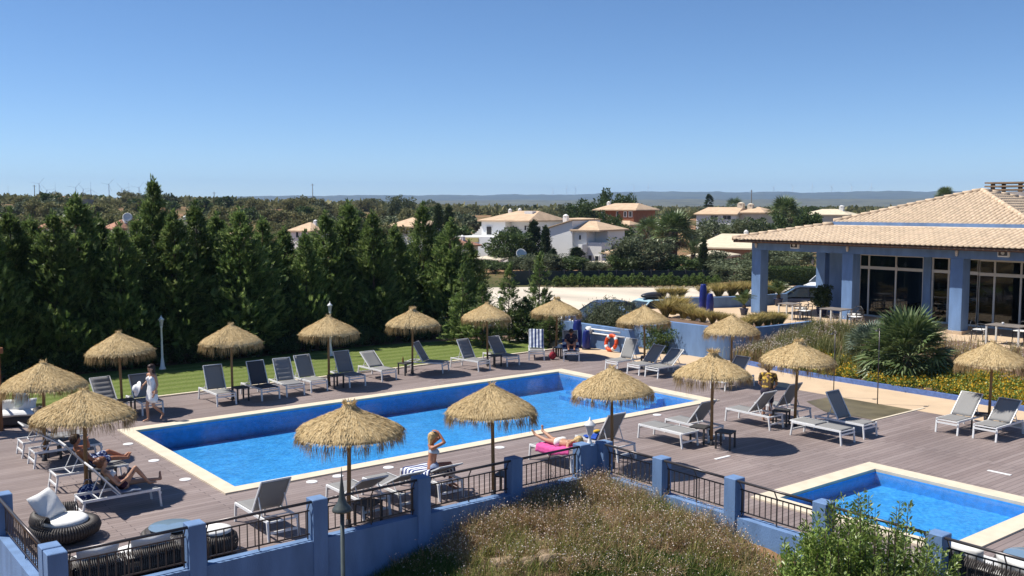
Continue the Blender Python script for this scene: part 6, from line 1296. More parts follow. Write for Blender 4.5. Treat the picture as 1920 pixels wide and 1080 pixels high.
for (x, y, h, lb) in ((13.22, 2.37, 2.2, 'thin dark shower pole half hidden by a straw parasol'), (13.33, 0.84, 2.45, 'thin dark shower pole before the fan palm')):
    t = thing('shower_pole', lb, 'shower', (x, y, 0)); b = MB(); b.tube([(0, 0, 0), (0, 0, h)], 0.016, 8); b.build('pole', M_RAIL, t, True); b = MB(); b.tube([(0, 0, h - 0.05), (-0.12, 0, h), (-0.16, 0, h - 0.05)], 0.015, 6); b.build('arm', M_DARKM, t, True); b = MB(); b.lathe([(0.02, 0.03), (0.07, 0.0), (0.07, -0.01)], 12, (-0.16, 0, h - 0.07)); b.build('shower_head', M_DARKM, t, True)
t = thing('water_tap', 'black standpipe with pale tap against the curved planter wall', 'tap', (16.30, 13.2, 0)); b = MB(); b.tube([(0, 0, 0), (0.02, 0, 0.6), (0, 0, 1.1)], 0.025, 8); b.build('pipe', M_DARKM, t, True); b = MB(); b.ball((0, 0, 1.12), 0.05, 10, 6); b.build('tap_head', M_FRAME, t, True)
# terrace tables and chairs
def dining_table(label, loc, rz, w=1.0, d=0.8):
    t = thing('terrace_table', label, 'table', loc, rz); MB().bb(-w / 2, -d / 2, 0.70, w / 2, d / 2, 0.74).build('top', mat('grey_table', (0.20, 0.175, 0.155), 0.6, 0.2, 6), t, bevel=0.006); me = MB().bb(-0.03, -0.03, 0, 0.03, 0.03, 0.70).mesh('leg')
    for sx in (-1, 1):
        for sy in (-1, 1): link('leg', me, M_FRAME, t, (sx * (w / 2 - 0.05), sy * (d / 2 - 0.05), 0))
def dining_chair(label, loc, rz):
    t = thing('terrace_chair', label, 'chair', loc, rz)
    MB().bb(-0.23, -0.23, 0.42, 0.23, 0.23, 0.445).build('seat', M_DARKM, t); b = MB(); b.bb(-0.21, -0.21, 0.446, 0.21, 0.21, 0.485); b.build('cushion', M_CUSH, t, bevel=0.012)
    for sx in (-1, 1):
        for sy in (-1, 1): b = MB(); b.bar((sx * 0.22, sy * 0.22, 0), (sx * 0.2, sy * 0.2, 0.42), 0.028); b.build('leg', M_DARKM, t)
    b = MB(); b.tube([(-0.22, -0.23, 0.43), (-0.26, -0.24, 0.70), (-0.28, -0.12, 0.80), (-0.28, 0.12, 0.80), (-0.26, 0.24, 0.70), (-0.22, 0.23, 0.43)], 0.018, 7); b.build('backrest', M_DARKM, t, True)
    for s in (-1, 1): b = MB(); b.tube([(-0.25, s * 0.24, 0.66), (0.1, s * 0.25, 0.65), (0.2, s * 0.23, 0.44)], 0.014, 6); b.build('armrest', M_DARKM, t, True)
dining_table('grey terrace table with chairs beside the corner column', (23.0, 11.2, TZ), 0.1, 0.8, 0.8); dining_chair('dark terrace chair with white pad facing the corner column', (22.95, 10.35, TZ), 1.6); dining_chair('dark terrace chair drawn up to the far side of the corner table', (23.75, 11.1, TZ), 3.2)
dining_table('long grey terrace table above the tall grasses', (22.6, 8.5, TZ), 0.0, 0.9, 1.1); dining_chair('dark terrace chair tucked at the long grey table', (23.4, 8.1, TZ), 3.0); dining_chair('dark terrace chair at the near end of the long grey table', (22.6, 7.55, TZ), 1.5)
dining_table('grey terrace table with a small white cup above the pale parasol', (22.5, 1.05, TZ), 0.0, 0.9, 1.3); dining_chair('dark chair between the far table and the glass doors', (23.3, 0.9, TZ), 3.1); dining_chair('dark chair left of the far terrace table', (22.5, 2.1, TZ), -1.5)
b = MB(); b.lathe([(0.03, 0), (0.045, 0.09), (0.04, 0.092)], 12); o = b.build('cup', M_WHITE, None, True); o.location = (22.45, 1.2, TZ + 0.741); tag(o, 'small white cup on the terrace table by the glass doors', 'cup')

# ------------------------------------------------------------------ flower bed below the veranda
rng = np.random.default_rng(31)
def bed_z(x): return 0.10 + 1.0 * smooth01((x - 16.04) / 5.75 * 1.02)
def scatter(n, x0, x1, y0, y1): return rng.uniform(x0, x1, n), rng.uniform(y0, y1, n)
def low_shrubs(n, x0, x1, y0, y1, r, per, L, wd, hz):
    x, y = scatter(n, x0, x1, y0, y1); rr_ = rng.uniform(0.6, 1.1, n) * r; p = unit(rng.normal(size=(n * per, 3))).reshape(n, per, 3); p[..., 2] = np.abs(p[..., 2]); k = rng.uniform(0.55, 1, (n, per, 1))
    c = np.stack([x, y, bed_z(x)], 1)[:, None, :] + p * k * rr_[:, None, None] * np.array([1, 1, hz]); d = p + rng.normal(size=p.shape) * 0.6; c = c.reshape(-1, 3); return kites(c, d.reshape(-1, 3), rng.uniform(*L, len(c)), wd, rng), (c, p.reshape(-1, 3))
(g1, (c1, p1_)) = low_shrubs(430, 16.15, 18.3, -9, 6.4, 0.36, 100, (0.06, 0.11), 0.045, 1.05)
stuff(tag(link('flower_bed_leaves', mesh_np('flower_bed_leaves', *g1), L_SHRUB), 'low green flowering ground cover along the blue kerb before the veranda', 'ground cover'))
sel = rng.random(len(c1)) < (0.30 * (p1_[:, 2] > 0.25)); cf = c1[sel] + p1_[sel] * 0.03
fl = [kites(cf, rng.normal(size=cf.shape) + p1_[sel] * 1.2, 0.07, 0.06, rng) for _ in range(2)]
stuff(tag(link('yellow_flowers', mesh_np('yellow_flowers', *join_np(fl)), L_YELLOW), 'yellow and orange flowers covering the bed along the blue kerb', 'flowers'))
def blades(n, x, y, z, h, lean, wid):
    a = rng.uniform(0, 6.28, n); out = np.stack([np.cos(a), np.sin(a), np.zeros(n)], 1); b0 = np.stack([x, y, z], 1); hh = h * rng.uniform(0.55, 1.0, n); ln = lean * rng.uniform(0.1, 1, n)
    sd = unit(np.cross(out, [0, 0, 1.0]) + rng.normal(size=(n, 3)) * 0.3) * np.asarray(wid).reshape(-1, 1); m = b0 + out * (ln * 0.3)[:, None] + np.stack([0 * hh, 0 * hh, hh * 0.6], 1); t = b0 + out * ln[:, None] + np.stack([0 * hh, 0 * hh, hh], 1)
    V = np.stack([b0 - sd * 0.4, b0 + sd * 0.4, m + sd * 0.5, t, m - sd * 0.5], 1).reshape(-1, 3); k = np.arange(n)[:, None] * 5
    return V, np.concatenate([k + [[0, 1, 2, 4]], k + [[4, 2, 3, 4]]]), t
def blade_mesh(name, V, F4, m, label, cat, kind='stuff'):
    n = len(F4) // 2; me = bpy.data.meshes.new(name); Q, T = F4[:n], F4[n:, :3]
    me.vertices.add(len(V)); me.vertices.foreach_set('co', np.asarray(V, np.float32).ravel()); lv = np.concatenate([Q.ravel(), T.ravel()]).astype(np.int32); me.loops.add(len(lv)); me.loops.foreach_set('vertex_index', lv)
    me.polygons.add(2 * n); me.polygons.foreach_set('loop_start', np.concatenate([np.arange(n) * 4, 4 * n + np.arange(n) * 3]).astype(np.int32)); me.polygons.foreach_set('loop_total', np.concatenate([np.full(n, 4), np.full(n, 3)]).astype(np.int32)); me.update(calc_edges=True)
    return stuff(tag(link(name, me, m), label, cat))
cx_, cy_ = scatter(85, 16.6, 20.6, 2.8, 8.6); n = 85 * 70; x = np.repeat(cx_, 70) + rng.normal(size=n) * 0.13; y = np.repeat(cy_, 70) + rng.normal(size=n) * 0.13
V, F, tp = blades(n, x, y, bed_z(x), 0.85, 0.4, np.full(n, 0.02)); blade_mesh('tall_grass', V, F, leaf_mat('tall_grass_green', [(0.09, 0.115, 0.03), (0.17, 0.19, 0.06), (0.27, 0.27, 0.12), (0.33, 0.29, 0.14)], 0.7, 0.3, 0.2), 'tall green and straw coloured grasses on the slope left of the fan palm', 'grass')
def heads(name, tips, s, m, label, k=1):
    parts = [kites(tips + rng.normal(size=tips.shape) * s * 0.6, rng.normal(size=tips.shape), s, s * 0.85, rng) for _ in range(k)]; stuff(tag(link(name, mesh_np(name, *join_np(parts)), m), label, 'flowers'))
cx_, cy_ = scatter(95, 19.2, 21.6, -9, 8.4); c2x, c2y = scatter(45, 16.6, 19.0, 6.6, 9.0); cx_, cy_ = np.append(cx_, c2x), np.append(cy_, c2y); n = len(cx_) * 60; x = np.repeat(cx_, 60) + rng.normal(size=n) * 0.2; y = np.repeat(cy_, 60) + rng.normal(size=n) * 0.2
V, F, tp = blades(n, x, y, bed_z(x), 0.65, 0.35, np.full(n, 0.013)); blade_mesh('terrace_edge_stems', V, F, L_BANK, 'dry brownish flower stems along the edge of the veranda terrace', 'plants'); heads('terrace_edge_flowers', tp[rng.random(n) < 0.45], 0.035, L_PETAL, 'tiny pale flowers along the edge of the veranda terrace', 2)

# ------------------------------------------------------------------ the bank in front of the fence
xs = np.linspace(-13.5, 0.27, 90); ys = np.linspace(-13, 0.0, 90); BX, BY = np.meshgrid(xs, ys, indexing='ij'); BZ = ground_z(BX, BY) + 0.03 + 0.03 * vnoise(BX, BY, 0.35); ii = np.arange(8100).reshape(90, 90)
struct(link('bank', mesh_np('bank', np.stack([BX, BY, BZ], -1).reshape(-1, 3), np.stack([ii[:-1, :-1], ii[1:, :-1], ii[1:, 1:], ii[:-1, 1:]], -1).reshape(-1, 4), True), mat('bank_soil', (0.17, 0.115, 0.07), 0.95, 0.4, 4, 0.8, 14, detail=8)))
def PG(px, py):
    """where the line of sight through a pixel meets the ground"""
    d = ray(px, py); t = 8.0
    while t < 60:
        q = EYE + d * t
        if q.z <= gz(q.x, q.y): return q
        t += 0.05
    return q
def bank_pts(n, f):
    x = rng.uniform(-9.5, 0.2, n); y = rng.uniform(-10, -0.05, n); r = np.hypot(x, y); w = f(x, y, r); k = rng.random(n) < w; return x[k], y[k]
# drifts of wiry perennials: each plant a spray of thin branching stems tipped with tiny flowers
def drift(x, y, r):
    d = np.clip(1.48 - r / 5.2, 0, 1) * np.where(vnoise(x, y, 1.1) > -0.38, 1, 0.12); return np.where(x < -6.0, 0, d) * np.where(x + 0.55 * y < -6.3, 0.25, 1)
px_, py_ = bank_pts(1500, drift); npl = len(px_); per = 46; n = npl * per
a = rng.uniform(0, 6.28, n); q = np.sqrt(rng.uniform(0, 1, n)); hp = np.repeat(rng.uniform(0.35, 0.80, npl) * (1 + 0.35 * vnoise(px_, py_, 0.9)) * np.clip(1.12 - np.hypot(px_, py_) / 14, 0.6, 1.1), per)
bx = np.repeat(px_, per) + rng.normal(size=n) * 0.05; by_ = np.repeat(py_, per) + rng.normal(size=n) * 0.05; bz = ground_z(bx, by_)
tip = np.stack([bx + np.cos(a) * q * hp * 0.75, by_ + np.sin(a) * q * hp * 0.75, bz + hp * (1 - 0.45 * q ** 2) * rng.uniform(0.75, 1.1, n)], 1); b0 = np.stack([bx, by_, bz], 1); mid = (b0 + tip) / 2 + np.stack([0 * bx, 0 * bx, hp * 0.12], 1) + rng.normal(size=(n, 3)) * 0.03
def ribbon(p0, p1, p2, w):
    sd = unit(np.cross(p2 - p0, rng.normal(size=p0.shape))) * w; V = np.stack([p0 - sd, p0 + sd, p1 + sd * 0.7, p2, p1 - sd * 0.7], 1).reshape(-1, 3); k = np.arange(len(p0))[:, None] * 5; return V, np.concatenate([k + [[0, 1, 2, 4]], k + [[4, 2, 3, 4]]])
V, F = ribbon(b0, mid, tip, 0.0045); blade_mesh('bank_stems', V, F, L_BANK, 'tangle of wiry brown and straw coloured stems on the bank below the fence corner', 'plants')
# side twigs
k = rng.random(n) < 0.9; m0 = mid[k]; t0 = tip[k]; nk = len(m0); tw = m0 + (t0 - m0) * 0.5 + rng.normal(size=(nk, 3)) * 0.09; V, F = ribbon(m0, (m0 + tw) / 2, tw, 0.003); blade_mesh('bank_twigs', V, F, leaf_mat('twig', [(0.26, 0.12, 0.08), (0.36, 0.20, 0.11), (0.44, 0.30, 0.17)], 0.8, 0.2), 'fine reddish side twigs among the stems on the bank', 'plants')
heads('bank_flowers', np.concatenate([tip[rng.random(n) < 0.36], tw[rng.random(nk) < 0.26]]), 0.027, L_PETAL, 'countless tiny pale pink flowers on the bank below the fence corner', 1)
heads('bank_seed_heads', np.concatenate([tip[rng.random(n) < 0.35], tw[rng.random(nk) < 0.45]]), 0.024, leaf_mat('seed_head', [(0.38, 0.24, 0.13), (0.56, 0.42, 0.24)], 0.8, 0.2), 'small straw coloured seed heads among the stems on the bank', 1)
def leafy(x, y, h, lean, w, name, m, label):
    V, F, tp = blades(len(x), x, y, ground_z(x, y), h, lean, np.full(len(x), w)); blade_mesh(name, V, F, m, label, 'plants')
x, y = bank_pts(80000, lambda x, y, r: drift(x, y, r) * (vnoise(x, y, 0.7) > -0.12) * 0.95); leafy(x, y, 0.42, 0.30, 0.012, 'bank_leaves', leaf_mat('bank_green', [(0.12, 0.155, 0.035), (0.19, 0.23, 0.055), (0.28, 0.30, 0.085), (0.36, 0.29, 0.14)], 0.7, 0.3, 0.2), 'green and yellowing leaves at the foot of the wiry stems')
x, y = bank_pts(26000, lambda x, y, r: np.clip(1.3 - r / 9, 0, 1) * np.where(x < -6.3, 0.15, 1)); leafy(x, y, 0.16, 0.25, 0.012, 'bank_litter', leaf_mat('dry_litter', [(0.20, 0.12, 0.07), (0.34, 0.23, 0.13), (0.44, 0.33, 0.2)], 0.9, 0.2, 0.1), 'dry straw and dead leaves covering the soil of the bank')
def grass_patch(poly_px, n, h, label, m):
    q = [PG(px, py) for px, py in poly_px]; x0, x1 = min(p.x for p in q), max(p.x for p in q); y0, y1 = min(p.y for p in q), max(p.y for p in q); x = rng.uniform(x0, x1, n * 3); y = rng.uniform(y0, y1, n * 3); ins = np.zeros(len(x), bool); j = len(q) - 1
    for i in range(len(q)):
        xi, yi, xj, yj = q[i].x, q[i].y, q[j].x, q[j].y; ins ^= ((yi > y) != (yj > y)) & (x < (xj - xi) * (y - yi) / (yj - yi + 1e-9) + xi); j = i
    ins &= (x < 0.1) & (y < -0.1); x, y = x[ins][:n], y[ins][:n]; V, F, tp = blades(len(x), x, y, ground_z(x, y), h, h * 0.6, np.full(len(x), 0.012)); blade_mesh('grass_patch', V, F, m, label, 'grass')
grass_patch([(1090, 1062), (1150, 1048), (1250, 1052), (1330, 1070), (1420, 1120), (1060, 1120)], 9000, 0.30, 'fresh green grass at the foot of the flower bank', L_GREENGRASS)
grass_patch([(660, 1085), (720, 1045), (790, 1050), (850, 1070), (870, 1130), (640, 1130)], 7000, 0.40, 'long green grass below the left end of the flower bank', L_GREENGRASS)
M_ROCK = mat('tan_rock', (0.34, 0.25, 0.16), 0.9, 0.35, 5, 0.8, 14)
for i, (px, py, w, h) in enumerate([(940, 1064, 0.42, 0.22), (990, 1060, 0.36, 0.2), (1030, 1056, 0.5, 0.24), (1072, 1056, 0.32, 0.18), (1112, 1062, 0.3, 0.16)]):
    p = PG(px, py + 6); z = gz(p.x, p.y); rr2 = random.Random(i); bm = bmesh.new(); bmesh.ops.create_icosphere(bm, subdivisions=3, radius=1.0)
    for v in bm.verts: k_ = 1 + 0.16 * math.sin(v.co.x * 3.1 + i) + 0.12 * math.sin(v.co.y * 5.3 + i * 2) + 0.05 * rr2.uniform(-1, 1); v.co = Vector((max(-0.8, min(0.8, v.co.x)) * w * 0.62 * k_, v.co.y * w * 0.42 * k_, max(-0.7, min(0.62, v.co.z)) * h * k_))
    me = bpy.data.meshes.new('rock'); bm.to_mesh(me); bm.free(); o = link('rock', me, M_ROCK, None, (p.x, p.y, z + h * 0.35), -TH + 0.2 * i); tag(o, 'rough tan edging stone half buried at the foot of the flower bank', 'rock', 'edging stones on the bank')
# leafy shrub in front of the paddling pool fence
def leafy_shrub(seed, shoots, h, r):
    rg = np.random.default_rng(seed); parts = []; st = MB()
    for i in range(shoots):
        a = rg.uniform(0, 6.28); q = math.sqrt(rg.uniform(0, 1)); b0 = np.array([math.cos(a) * 0.25 * q, math.sin(a) * 0.25 * q, 0.0]); tip = np.array([math.cos(a) * r * q, math.sin(a) * r * q, h * rg.uniform(0.55, 1.0) * (1 - 0.32 * q * q)]); mid = (b0 + tip) / 2 + np.array([math.cos(a) * 0.15, math.sin(a) * 0.15, 0.0])
        if i % 2 == 0: st.tube([b0, mid, tip], [0.018, 0.011, 0.004], 4, False)
        m_ = int(rg.integers(90, 150)); s = rg.uniform(0.25, 1.0, m_) ** 0.7; c = (1 - s)[:, None] ** 2 * b0 + 2 * ((1 - s) * s)[:, None] * mid + (s ** 2)[:, None] * tip; ax = unit((tip - mid)[None])[0]
        az = rg.uniform(0, 6.28, m_); rad = np.stack([np.cos(az), np.sin(az), np.zeros(m_)], 1); c = c + rad * (0.02 + 0.11 * (1 - s)[:, None]); d = rad * 0.8 + ax * 0.75 + rg.normal(size=(m_, 3)) * 0.25; parts.append(kites(c, d, rg.uniform(0.06, 0.11, m_), rg.uniform(0.022, 0.036, m_), rg, 0.05))
    V, F = join_np(parts); return st.mesh('stems', True), mesh_np('foliage', V, F)
for (px, fw, h, r, n, lb) in [(1655, 15.0, 2.85, 1.3, 300, 'bright green leafy shrub growing before the paddling pool railing'), (1772, 14.7, 2.0, 0.9, 150, 'lower green shoots right of the leafy shrub'), (1568, 14.9, 2.5, 0.95, 180, 'leafy side bush left of the bright green shrub')]:
    x, y = D(px, fw); t = thing('leafy_shrub', lb, 'shrub', (x, y, gz(x, y))); sm_ = leafy_shrub(int(px), n, h + (-gz(x, y) - 0.9), r); link('stems', sm_[0], M_BARK, t); link('foliage', sm_[1], L_SHRUB, t)

# ------------------------------------------------------------------ parked cars
M_TYRE = mat('tyre', (0.02, 0.02, 0.02), 0.9, 0.1); M_CARGL = mat('car_glass', (0.03, 0.04, 0.05), 0.12, 0.05, spec=0.45)
def car(label, px, py, hd, paint, box=False):
    p = P(px, py); t = thing('parked_car', label, 'car', (p.x, p.y, 0.02), cam_heading(*hd), 'cars in the car park'); W2 = 0.86
    ST_ = [(-2.10, 0.42, 0.62, 0.78), (-2.0, 0.26, 0.88, 0.92), (-1.5, 0.22, 0.96, 1.0), (-0.6, 0.20, 0.95, 1.0), (0.6, 0.20, 0.93, 1.0), (1.2, 0.22, 0.88, 0.98), (1.85, 0.26, 0.74, 0.92), (2.08, 0.40, 0.58, 0.80)]
    b = MB(); m = 10
    for (x, z0, z1, k) in ST_:
        for i in range(m): a = 6.2832 * (i + 0.5) / m; c, s = math.cos(a), math.sin(a); b.v.append((x, math.copysign(abs(c) ** 0.45, c) * W2 * k, (z0 + z1) / 2 + math.copysign(abs(s) ** 0.5, s) * (z1 - z0) / 2))
    n = len(ST_)
    for i in range(n - 1):
        for k in range(m): b.f.append((i * m + k, i * m + (k + 1) % m, (i + 1) * m + (k + 1) % m, (i + 1) * m + k)); b.m.append(0)
    b.add([], []); b.f += [tuple(range(m - 1, -1, -1)), tuple((n - 1) * m + k for k in range(m))]; b.m += [0, 0]; body = b.build('body', paint, t, True)
    g = MB(); lo = [(-1.75, 0.90), (-1.15, 0.93), (0.35, 0.92), (1.15, 0.86)]; hi = [(-1.35, 1.40), (-1.0, 1.46), (0.1, 1.47), (0.35, 1.40)]
    vs = [(x, s * 0.78, z) for x, z in lo for s in (-1, 1)] + [(x, s * 0.60, z) for x, z in hi for s in (-1, 1)]; fs = []
    for i in range(3): fs += [(2 * i, 2 * i + 2, 8 + 2 * i + 2, 8 + 2 * i), (2 * i + 1, 8 + 2 * i + 1, 8 + 2 * i + 3, 2 * i + 3)]
    fs += [(0, 8, 9, 1), (6, 7, 15, 14)]; g.add(vs, fs); g.build('windows', M_CARGL, t)
    r_ = MB(); r_.add([(x, s * 0.62, z + 0.012) for x, z in hi for s in (-1, 1)] + [(x, s * 0.58, z + 0.045) for x, z in hi for s in (-1, 1)], [(8 + 2 * i, 8 + 2 * i + 2, 8 + 2 * i + 3, 8 + 2 * i + 1) for i in range(3)] + [(2 * i, 2 * i + 2, 10 + 2 * i, 8 + 2 * i) for i in range(3)] + [(2 * i + 1, 9 + 2 * i, 11 + 2 * i, 2 * i + 3) for i in range(3)] + [(0, 8, 9, 1), (6, 7, 15, 14)]); r_.build('roof_panel', paint, t)
    for s in (-1, 1):
        for (x0, z0, x1, z1) in ((0.35, 1.40, 1.12, 0.90), (-0.42, 1.46, -0.42, 0.93), (-1.36, 1.40, -1.72, 0.92)): q = MB(); q.bar((x0, s * 0.615, z0), (x1, s * 0.785, z1), 0.05, 0.05); q.build('window_pillar', paint, t)
        q = MB(); q.ball((2.0, s * 0.55, 0.62), 0.14, 10, 6, (0.5, 1, 0.7)); q.build('headlight', M_FRAME, t, True)
        for x in (-1.28, 1.30):
            w = MB(); w.tube([(x, s * 0.70, 0.31), (x, s * 0.87, 0.31)], 0.31, 18); ty = w.build('wheel', M_TYRE, t); h = MB(); h.tube([(x, s * 0.872, 0.31), (x, s * 0.885, 0.31)], 0.19, 14); h.build('rim', M_FRAME, ty)
    if box: q = MB(); q.ball((-0.45, 0, 1.68), 0.5, 16, 10, (1.6, 0.75, 0.36)); q.build('roof_box', mat('black_roof_box', (0.03, 0.03, 0.035), 0.35, 0.1), t, True); q = MB(); q.bar((-0.9, -0.6, 1.50), (-0.9, 0.6, 1.50), 0.04); q.build('roof_bar', M_DARKM, t); q = MB(); q.bar((0.0, -0.6, 1.51), (0.0, 0.6, 1.51), 0.04); q.build('roof_bar', M_DARKM, t)
car('pale blue estate car with a black roof box behind the planter grasses', 1212, 616, (-0.85, -0.5), mat('pale_blue_paint', (0.42, 0.60, 0.68), 0.25, 0.03, spec=0.6), True)
car('dark blue car mostly hidden behind the oleander bush', 1130, 620, (-0.9, -0.3), mat('dark_blue_paint', (0.04, 0.05, 0.09), 0.25, 0.03, spec=0.6))
car('white car parked beyond the trimmed hedge, seen between the columns', 1552, 551, (-0.75, -0.6), mat('white_car_paint', (0.75, 0.76, 0.77), 0.25, 0.03, spec=0.6))
car('grey-blue car nose behind the rear terrace grasses', 1500, 584, (-0.95, 0.2), mat('grey_blue_paint', (0.025, 0.03, 0.05), 0.35, 0.03, spec=0.3))

# ------------------------------------------------------------------ houses
M_ROOFFAR = mat('far_roof_tile', (0.56, 0.40, 0.26), 0.9, 0.18, 1.5, detail=6); M_ROOFPINK = mat('old_red_tile', (0.40, 0.20, 0.13), 0.9, 0.25, 1.5, detail=6); M_BRICK = mat('red_render', (0.29, 0.115, 0.06), 0.85, 0.15, 1.5); M_CREAM = mat('cream_render', (0.66, 0.57, 0.44), 0.85, 0.08, 1.0); M_OCHRE = mat('ochre_render', (0.44, 0.38, 0.16), 0.85, 0.1); M_PANE = mat('dark_pane', (0.03, 0.035, 0.04), 0.1, 0.1, spec=0.7); M_GREYW = mat('grey_stone', (0.30, 0.27, 0.24), 0.9, 0.2, 1)
class House:
    """built in the plane facing the eye: x to the right, y away, z up; pixel helpers give sizes at its distance"""
    def __init__(s, label, px, fw, cat='house', name='house', turn=0.62):
        s.px, s.fw = px, fw; x, y = D(px, fw); s.g = gz(x, y) - 0.2; s.o = thing(name, label, cat, (x, y, s.g), -TH - turn); s.k = 1.0 if turn == 0 else 0.78 / math.cos(turn)
    def X(s, px): return (px - s.px) / FPX * s.fw * s.k
    def Z(s, py): return zat(py, s.fw) - s.g
    def wall(s, p0, p1, pt, pb, y0, y1, m, name='wall'): z0 = 0 if pb is None else s.Z(pb); return MB().bb(s.X(p0), y0, z0, s.X(p1), y1, s.Z(pt)).build(name, m, s.o)
    def hip(s, p0, p1, pe, pr, y0, y1, m, r0=None, r1=None, ov=0.35):
        x0, x1, ze, zr = s.X(p0), s.X(p1), s.Z(pe), s.Z(pr); ym = (y0 + y1) / 2; d = min((y1 - y0) / 2, (x1 - x0) / 2.2); a = s.X(r0) if r0 else x0 + d; c = s.X(r1) if r1 else x1 - d
        x0, x1, y0, y1 = x0 - ov, x1 + ov, y0 - ov, y1 + ov; b = MB(); b.add([(x0, y0, ze), (x1, y0, ze), (x1, y1, ze), (x0, y1, ze), (a, ym, zr), (c, ym, zr), (x0, y0, ze - .15), (x1, y0, ze - .15), (x1, y1, ze - .15), (x0, y1, ze - .15)], [(0, 1, 5, 4), (1, 2, 5), (2, 3, 4, 5), (3, 0, 4), (6, 7, 1, 0), (7, 8, 2, 1), (9, 6, 0, 3), (8, 9, 3, 2), (9, 8, 7, 6)]); return b.build('roof', m, s.o)
    def win(s, p0, p1, pt, pb, y=0.0, fm=None, shut=False):
        x0, x1, z0, z1 = s.X(p0), s.X(p1), s.Z(pb), s.Z(pt); f = MB().bb(x0 - .08, y - 0.06, z0 - .08, x1 + .08, y + 0.05, z1 + .08).build('window', fm or M_WALLW, s.o); n = 2 if (x1 - x0) > 0.8 else 1
        for k in range(n): a, c = x0 + (x1 - x0) * k / n, x0 + (x1 - x0) * (k + 1) / n; MB().bb(a + .03, y - 0.08, z0, c - .03, y - 0.061, z1).build('pane', M_PANE, f)
    def chimney(s, px, pt, pb, y, w=0.35, m=None):
        x = s.X(px); c = MB(); c.bb(x - w / 2, y - w / 2, s.Z(pb) - .6, x + w / 2, y + w / 2, s.Z(pt) - 0.25); o = c.build('chimney', m or M_WALLW, s.o); c = MB(); c.lathe([(w * .62, s.Z(pt) - .25), (w * .66, s.Z(pt) - .18), (w * .3, s.Z(pt) - .05), (0.04, s.Z(pt))], 8, (x, y, 0)); c.build('chimney_cap', m or M_WALLW, o)
h = House('white villa with low hip roof, dark patio doors and a raised terrace', 945, 112)
h.wall(890, 948, 413, None, 0.0, 7.0, M_WALLW); h.wall(948.2, 1003, 413, None, 1.2, 7.0, M_WALLW); h.hip(890, 1003, 413, 395.5, 0, 7.4, M_ROOFFAR, 935, 986); h.win(903, 916, 425, 440); h.win(945, 964, 425, 439, 1.2); h.win(980, 985, 423, 431, 1.2); h.chimney(911, 391, 400, 4); h.chimney(935, 390, 397, 4)
h.wall(876, 1004, 442, None, -4.0, -0.01, M_WALLW, 'terrace'); h.wall(878, 935, 444, 452, -4.05, -4.001, M_OCHRE, 'terrace_band'); MB().bb(h.X(965), 2.4, h.Z(401), h.X(984), 3.2, h.Z(396)).build('water_tank', M_WHITE, h.o)
b = MB()
for i in range(8): b.bb(h.X(853 + i * 4), 1.0, 0, h.X(857 + i * 4), 1.35, h.Z(441 - 27 * (i / 7) ** 1.7))
b.build('sweeping_wall', M_WALLW, h.o); h.wall(885, 925, 470, None, -5.5, -4.06, M_WALLW)
h = House('white conservatory with dark glazing and sloping roof below the villa', 917, 98, 'building', 'conservatory')
h.wall(889, 893, 485, None, 0, 0.4, M_WALLW, 'pier'); h.wall(941, 946, 488, None, 0, 0.4, M_WALLW, 'pier'); h.wall(915, 917, 485, None, 0, 0.2, M_WALLW, 'mullion'); h.wall(893.2, 914.8, 487, None, 0.3, 0.35, M_PANE, 'pane'); h.wall(917.2, 940.8, 487, None, 0.3, 0.35, M_PANE, 'pane')
b = MB(); b.add([(h.X(886), -0.3, h.Z(484)), (h.X(948), -0.3, h.Z(486)), (h.X(940), 4.2, h.Z(479)), (h.X(893), 4.2, h.Z(477)), (h.X(886), -0.3, h.Z(486)), (h.X(948), -0.3, h.Z(488)), (h.X(940), 4.2, h.Z(481)), (h.X(893), 4.2, h.Z(479))], [(0, 1, 2, 3), (7, 6, 5, 4), (0, 4, 5, 1), (1, 5, 6, 2), (2, 6, 7, 3), (3, 7, 4, 0)]); b.build('roof', M_CREAM, h.o)
h = House('tall white villa with a blank gable and an outside stair', 1080, 106)
b = MB(); x0, x1, z0 = h.X(1016), h.X(1071), 0.0; b.add([(x0, 0, z0), (x1, 0, z0), (x1, 0, h.Z(414)), (x0, 0, h.Z(429)), (x0, 6, z0), (x1, 6, z0), (x1, 6, h.Z(414)), (x0, 6, h.Z(429))], [(0, 1, 2, 3), (5, 4, 7, 6), (4, 0, 3, 7), (1, 5, 6, 2)]); b.build('gable_wall', M_WALLW, h.o)
b = MB(); b.add([(x0 - .3, -.25, h.Z(429.5)), (x1 + .1, -.25, h.Z(413)), (x1 + .1, 6.2, h.Z(413)), (x0 - .3, 6.2, h.Z(429.5)), (x0 - .3, -.25, h.Z(428)), (x1 + .1, -.25, h.Z(411.5)), (x1 + .1, 6.2, h.Z(411.5)), (x0 - .3, 6.2, h.Z(428))], [(3, 2, 1, 0), (4, 5, 6, 7), (0, 1, 5, 4), (1, 2, 6, 5), (2, 3, 7, 6), (3, 0, 4, 7)]); b.build('roof', M_ROOFFAR, h.o)
h.wall(1071.5, 1101, 431, None, 0.3, 6, M_WALLW); h.wall(1101.2, 1128, 431, None, 2.2, 6, M_WALLW); h.hip(1072, 1128, 430.5, 415, 0.2, 6.2, M_ROOFFAR, 1074, 1092, 0.3); h.win(1084, 1089, 441, 449, 0.3); h.wall(1103, 1134, 454, None, 0.35, 2.19, M_WALLW, 'balcony'); h.win(1105, 1113, 478, 487, 0.35); h.win(1120, 1128, 479, 488, 0.35); h.chimney(1022, 402, 428, 3.0, 0.5)
b = MB()
for i in range(9): b.bb(h.X(1088 + i * 1.7), -0.8, 0, h.X(1089.7 + i * 1.7), 0.28, h.Z(478 - i * 2.6))
b.build('stair', M_WALLW, h.o)
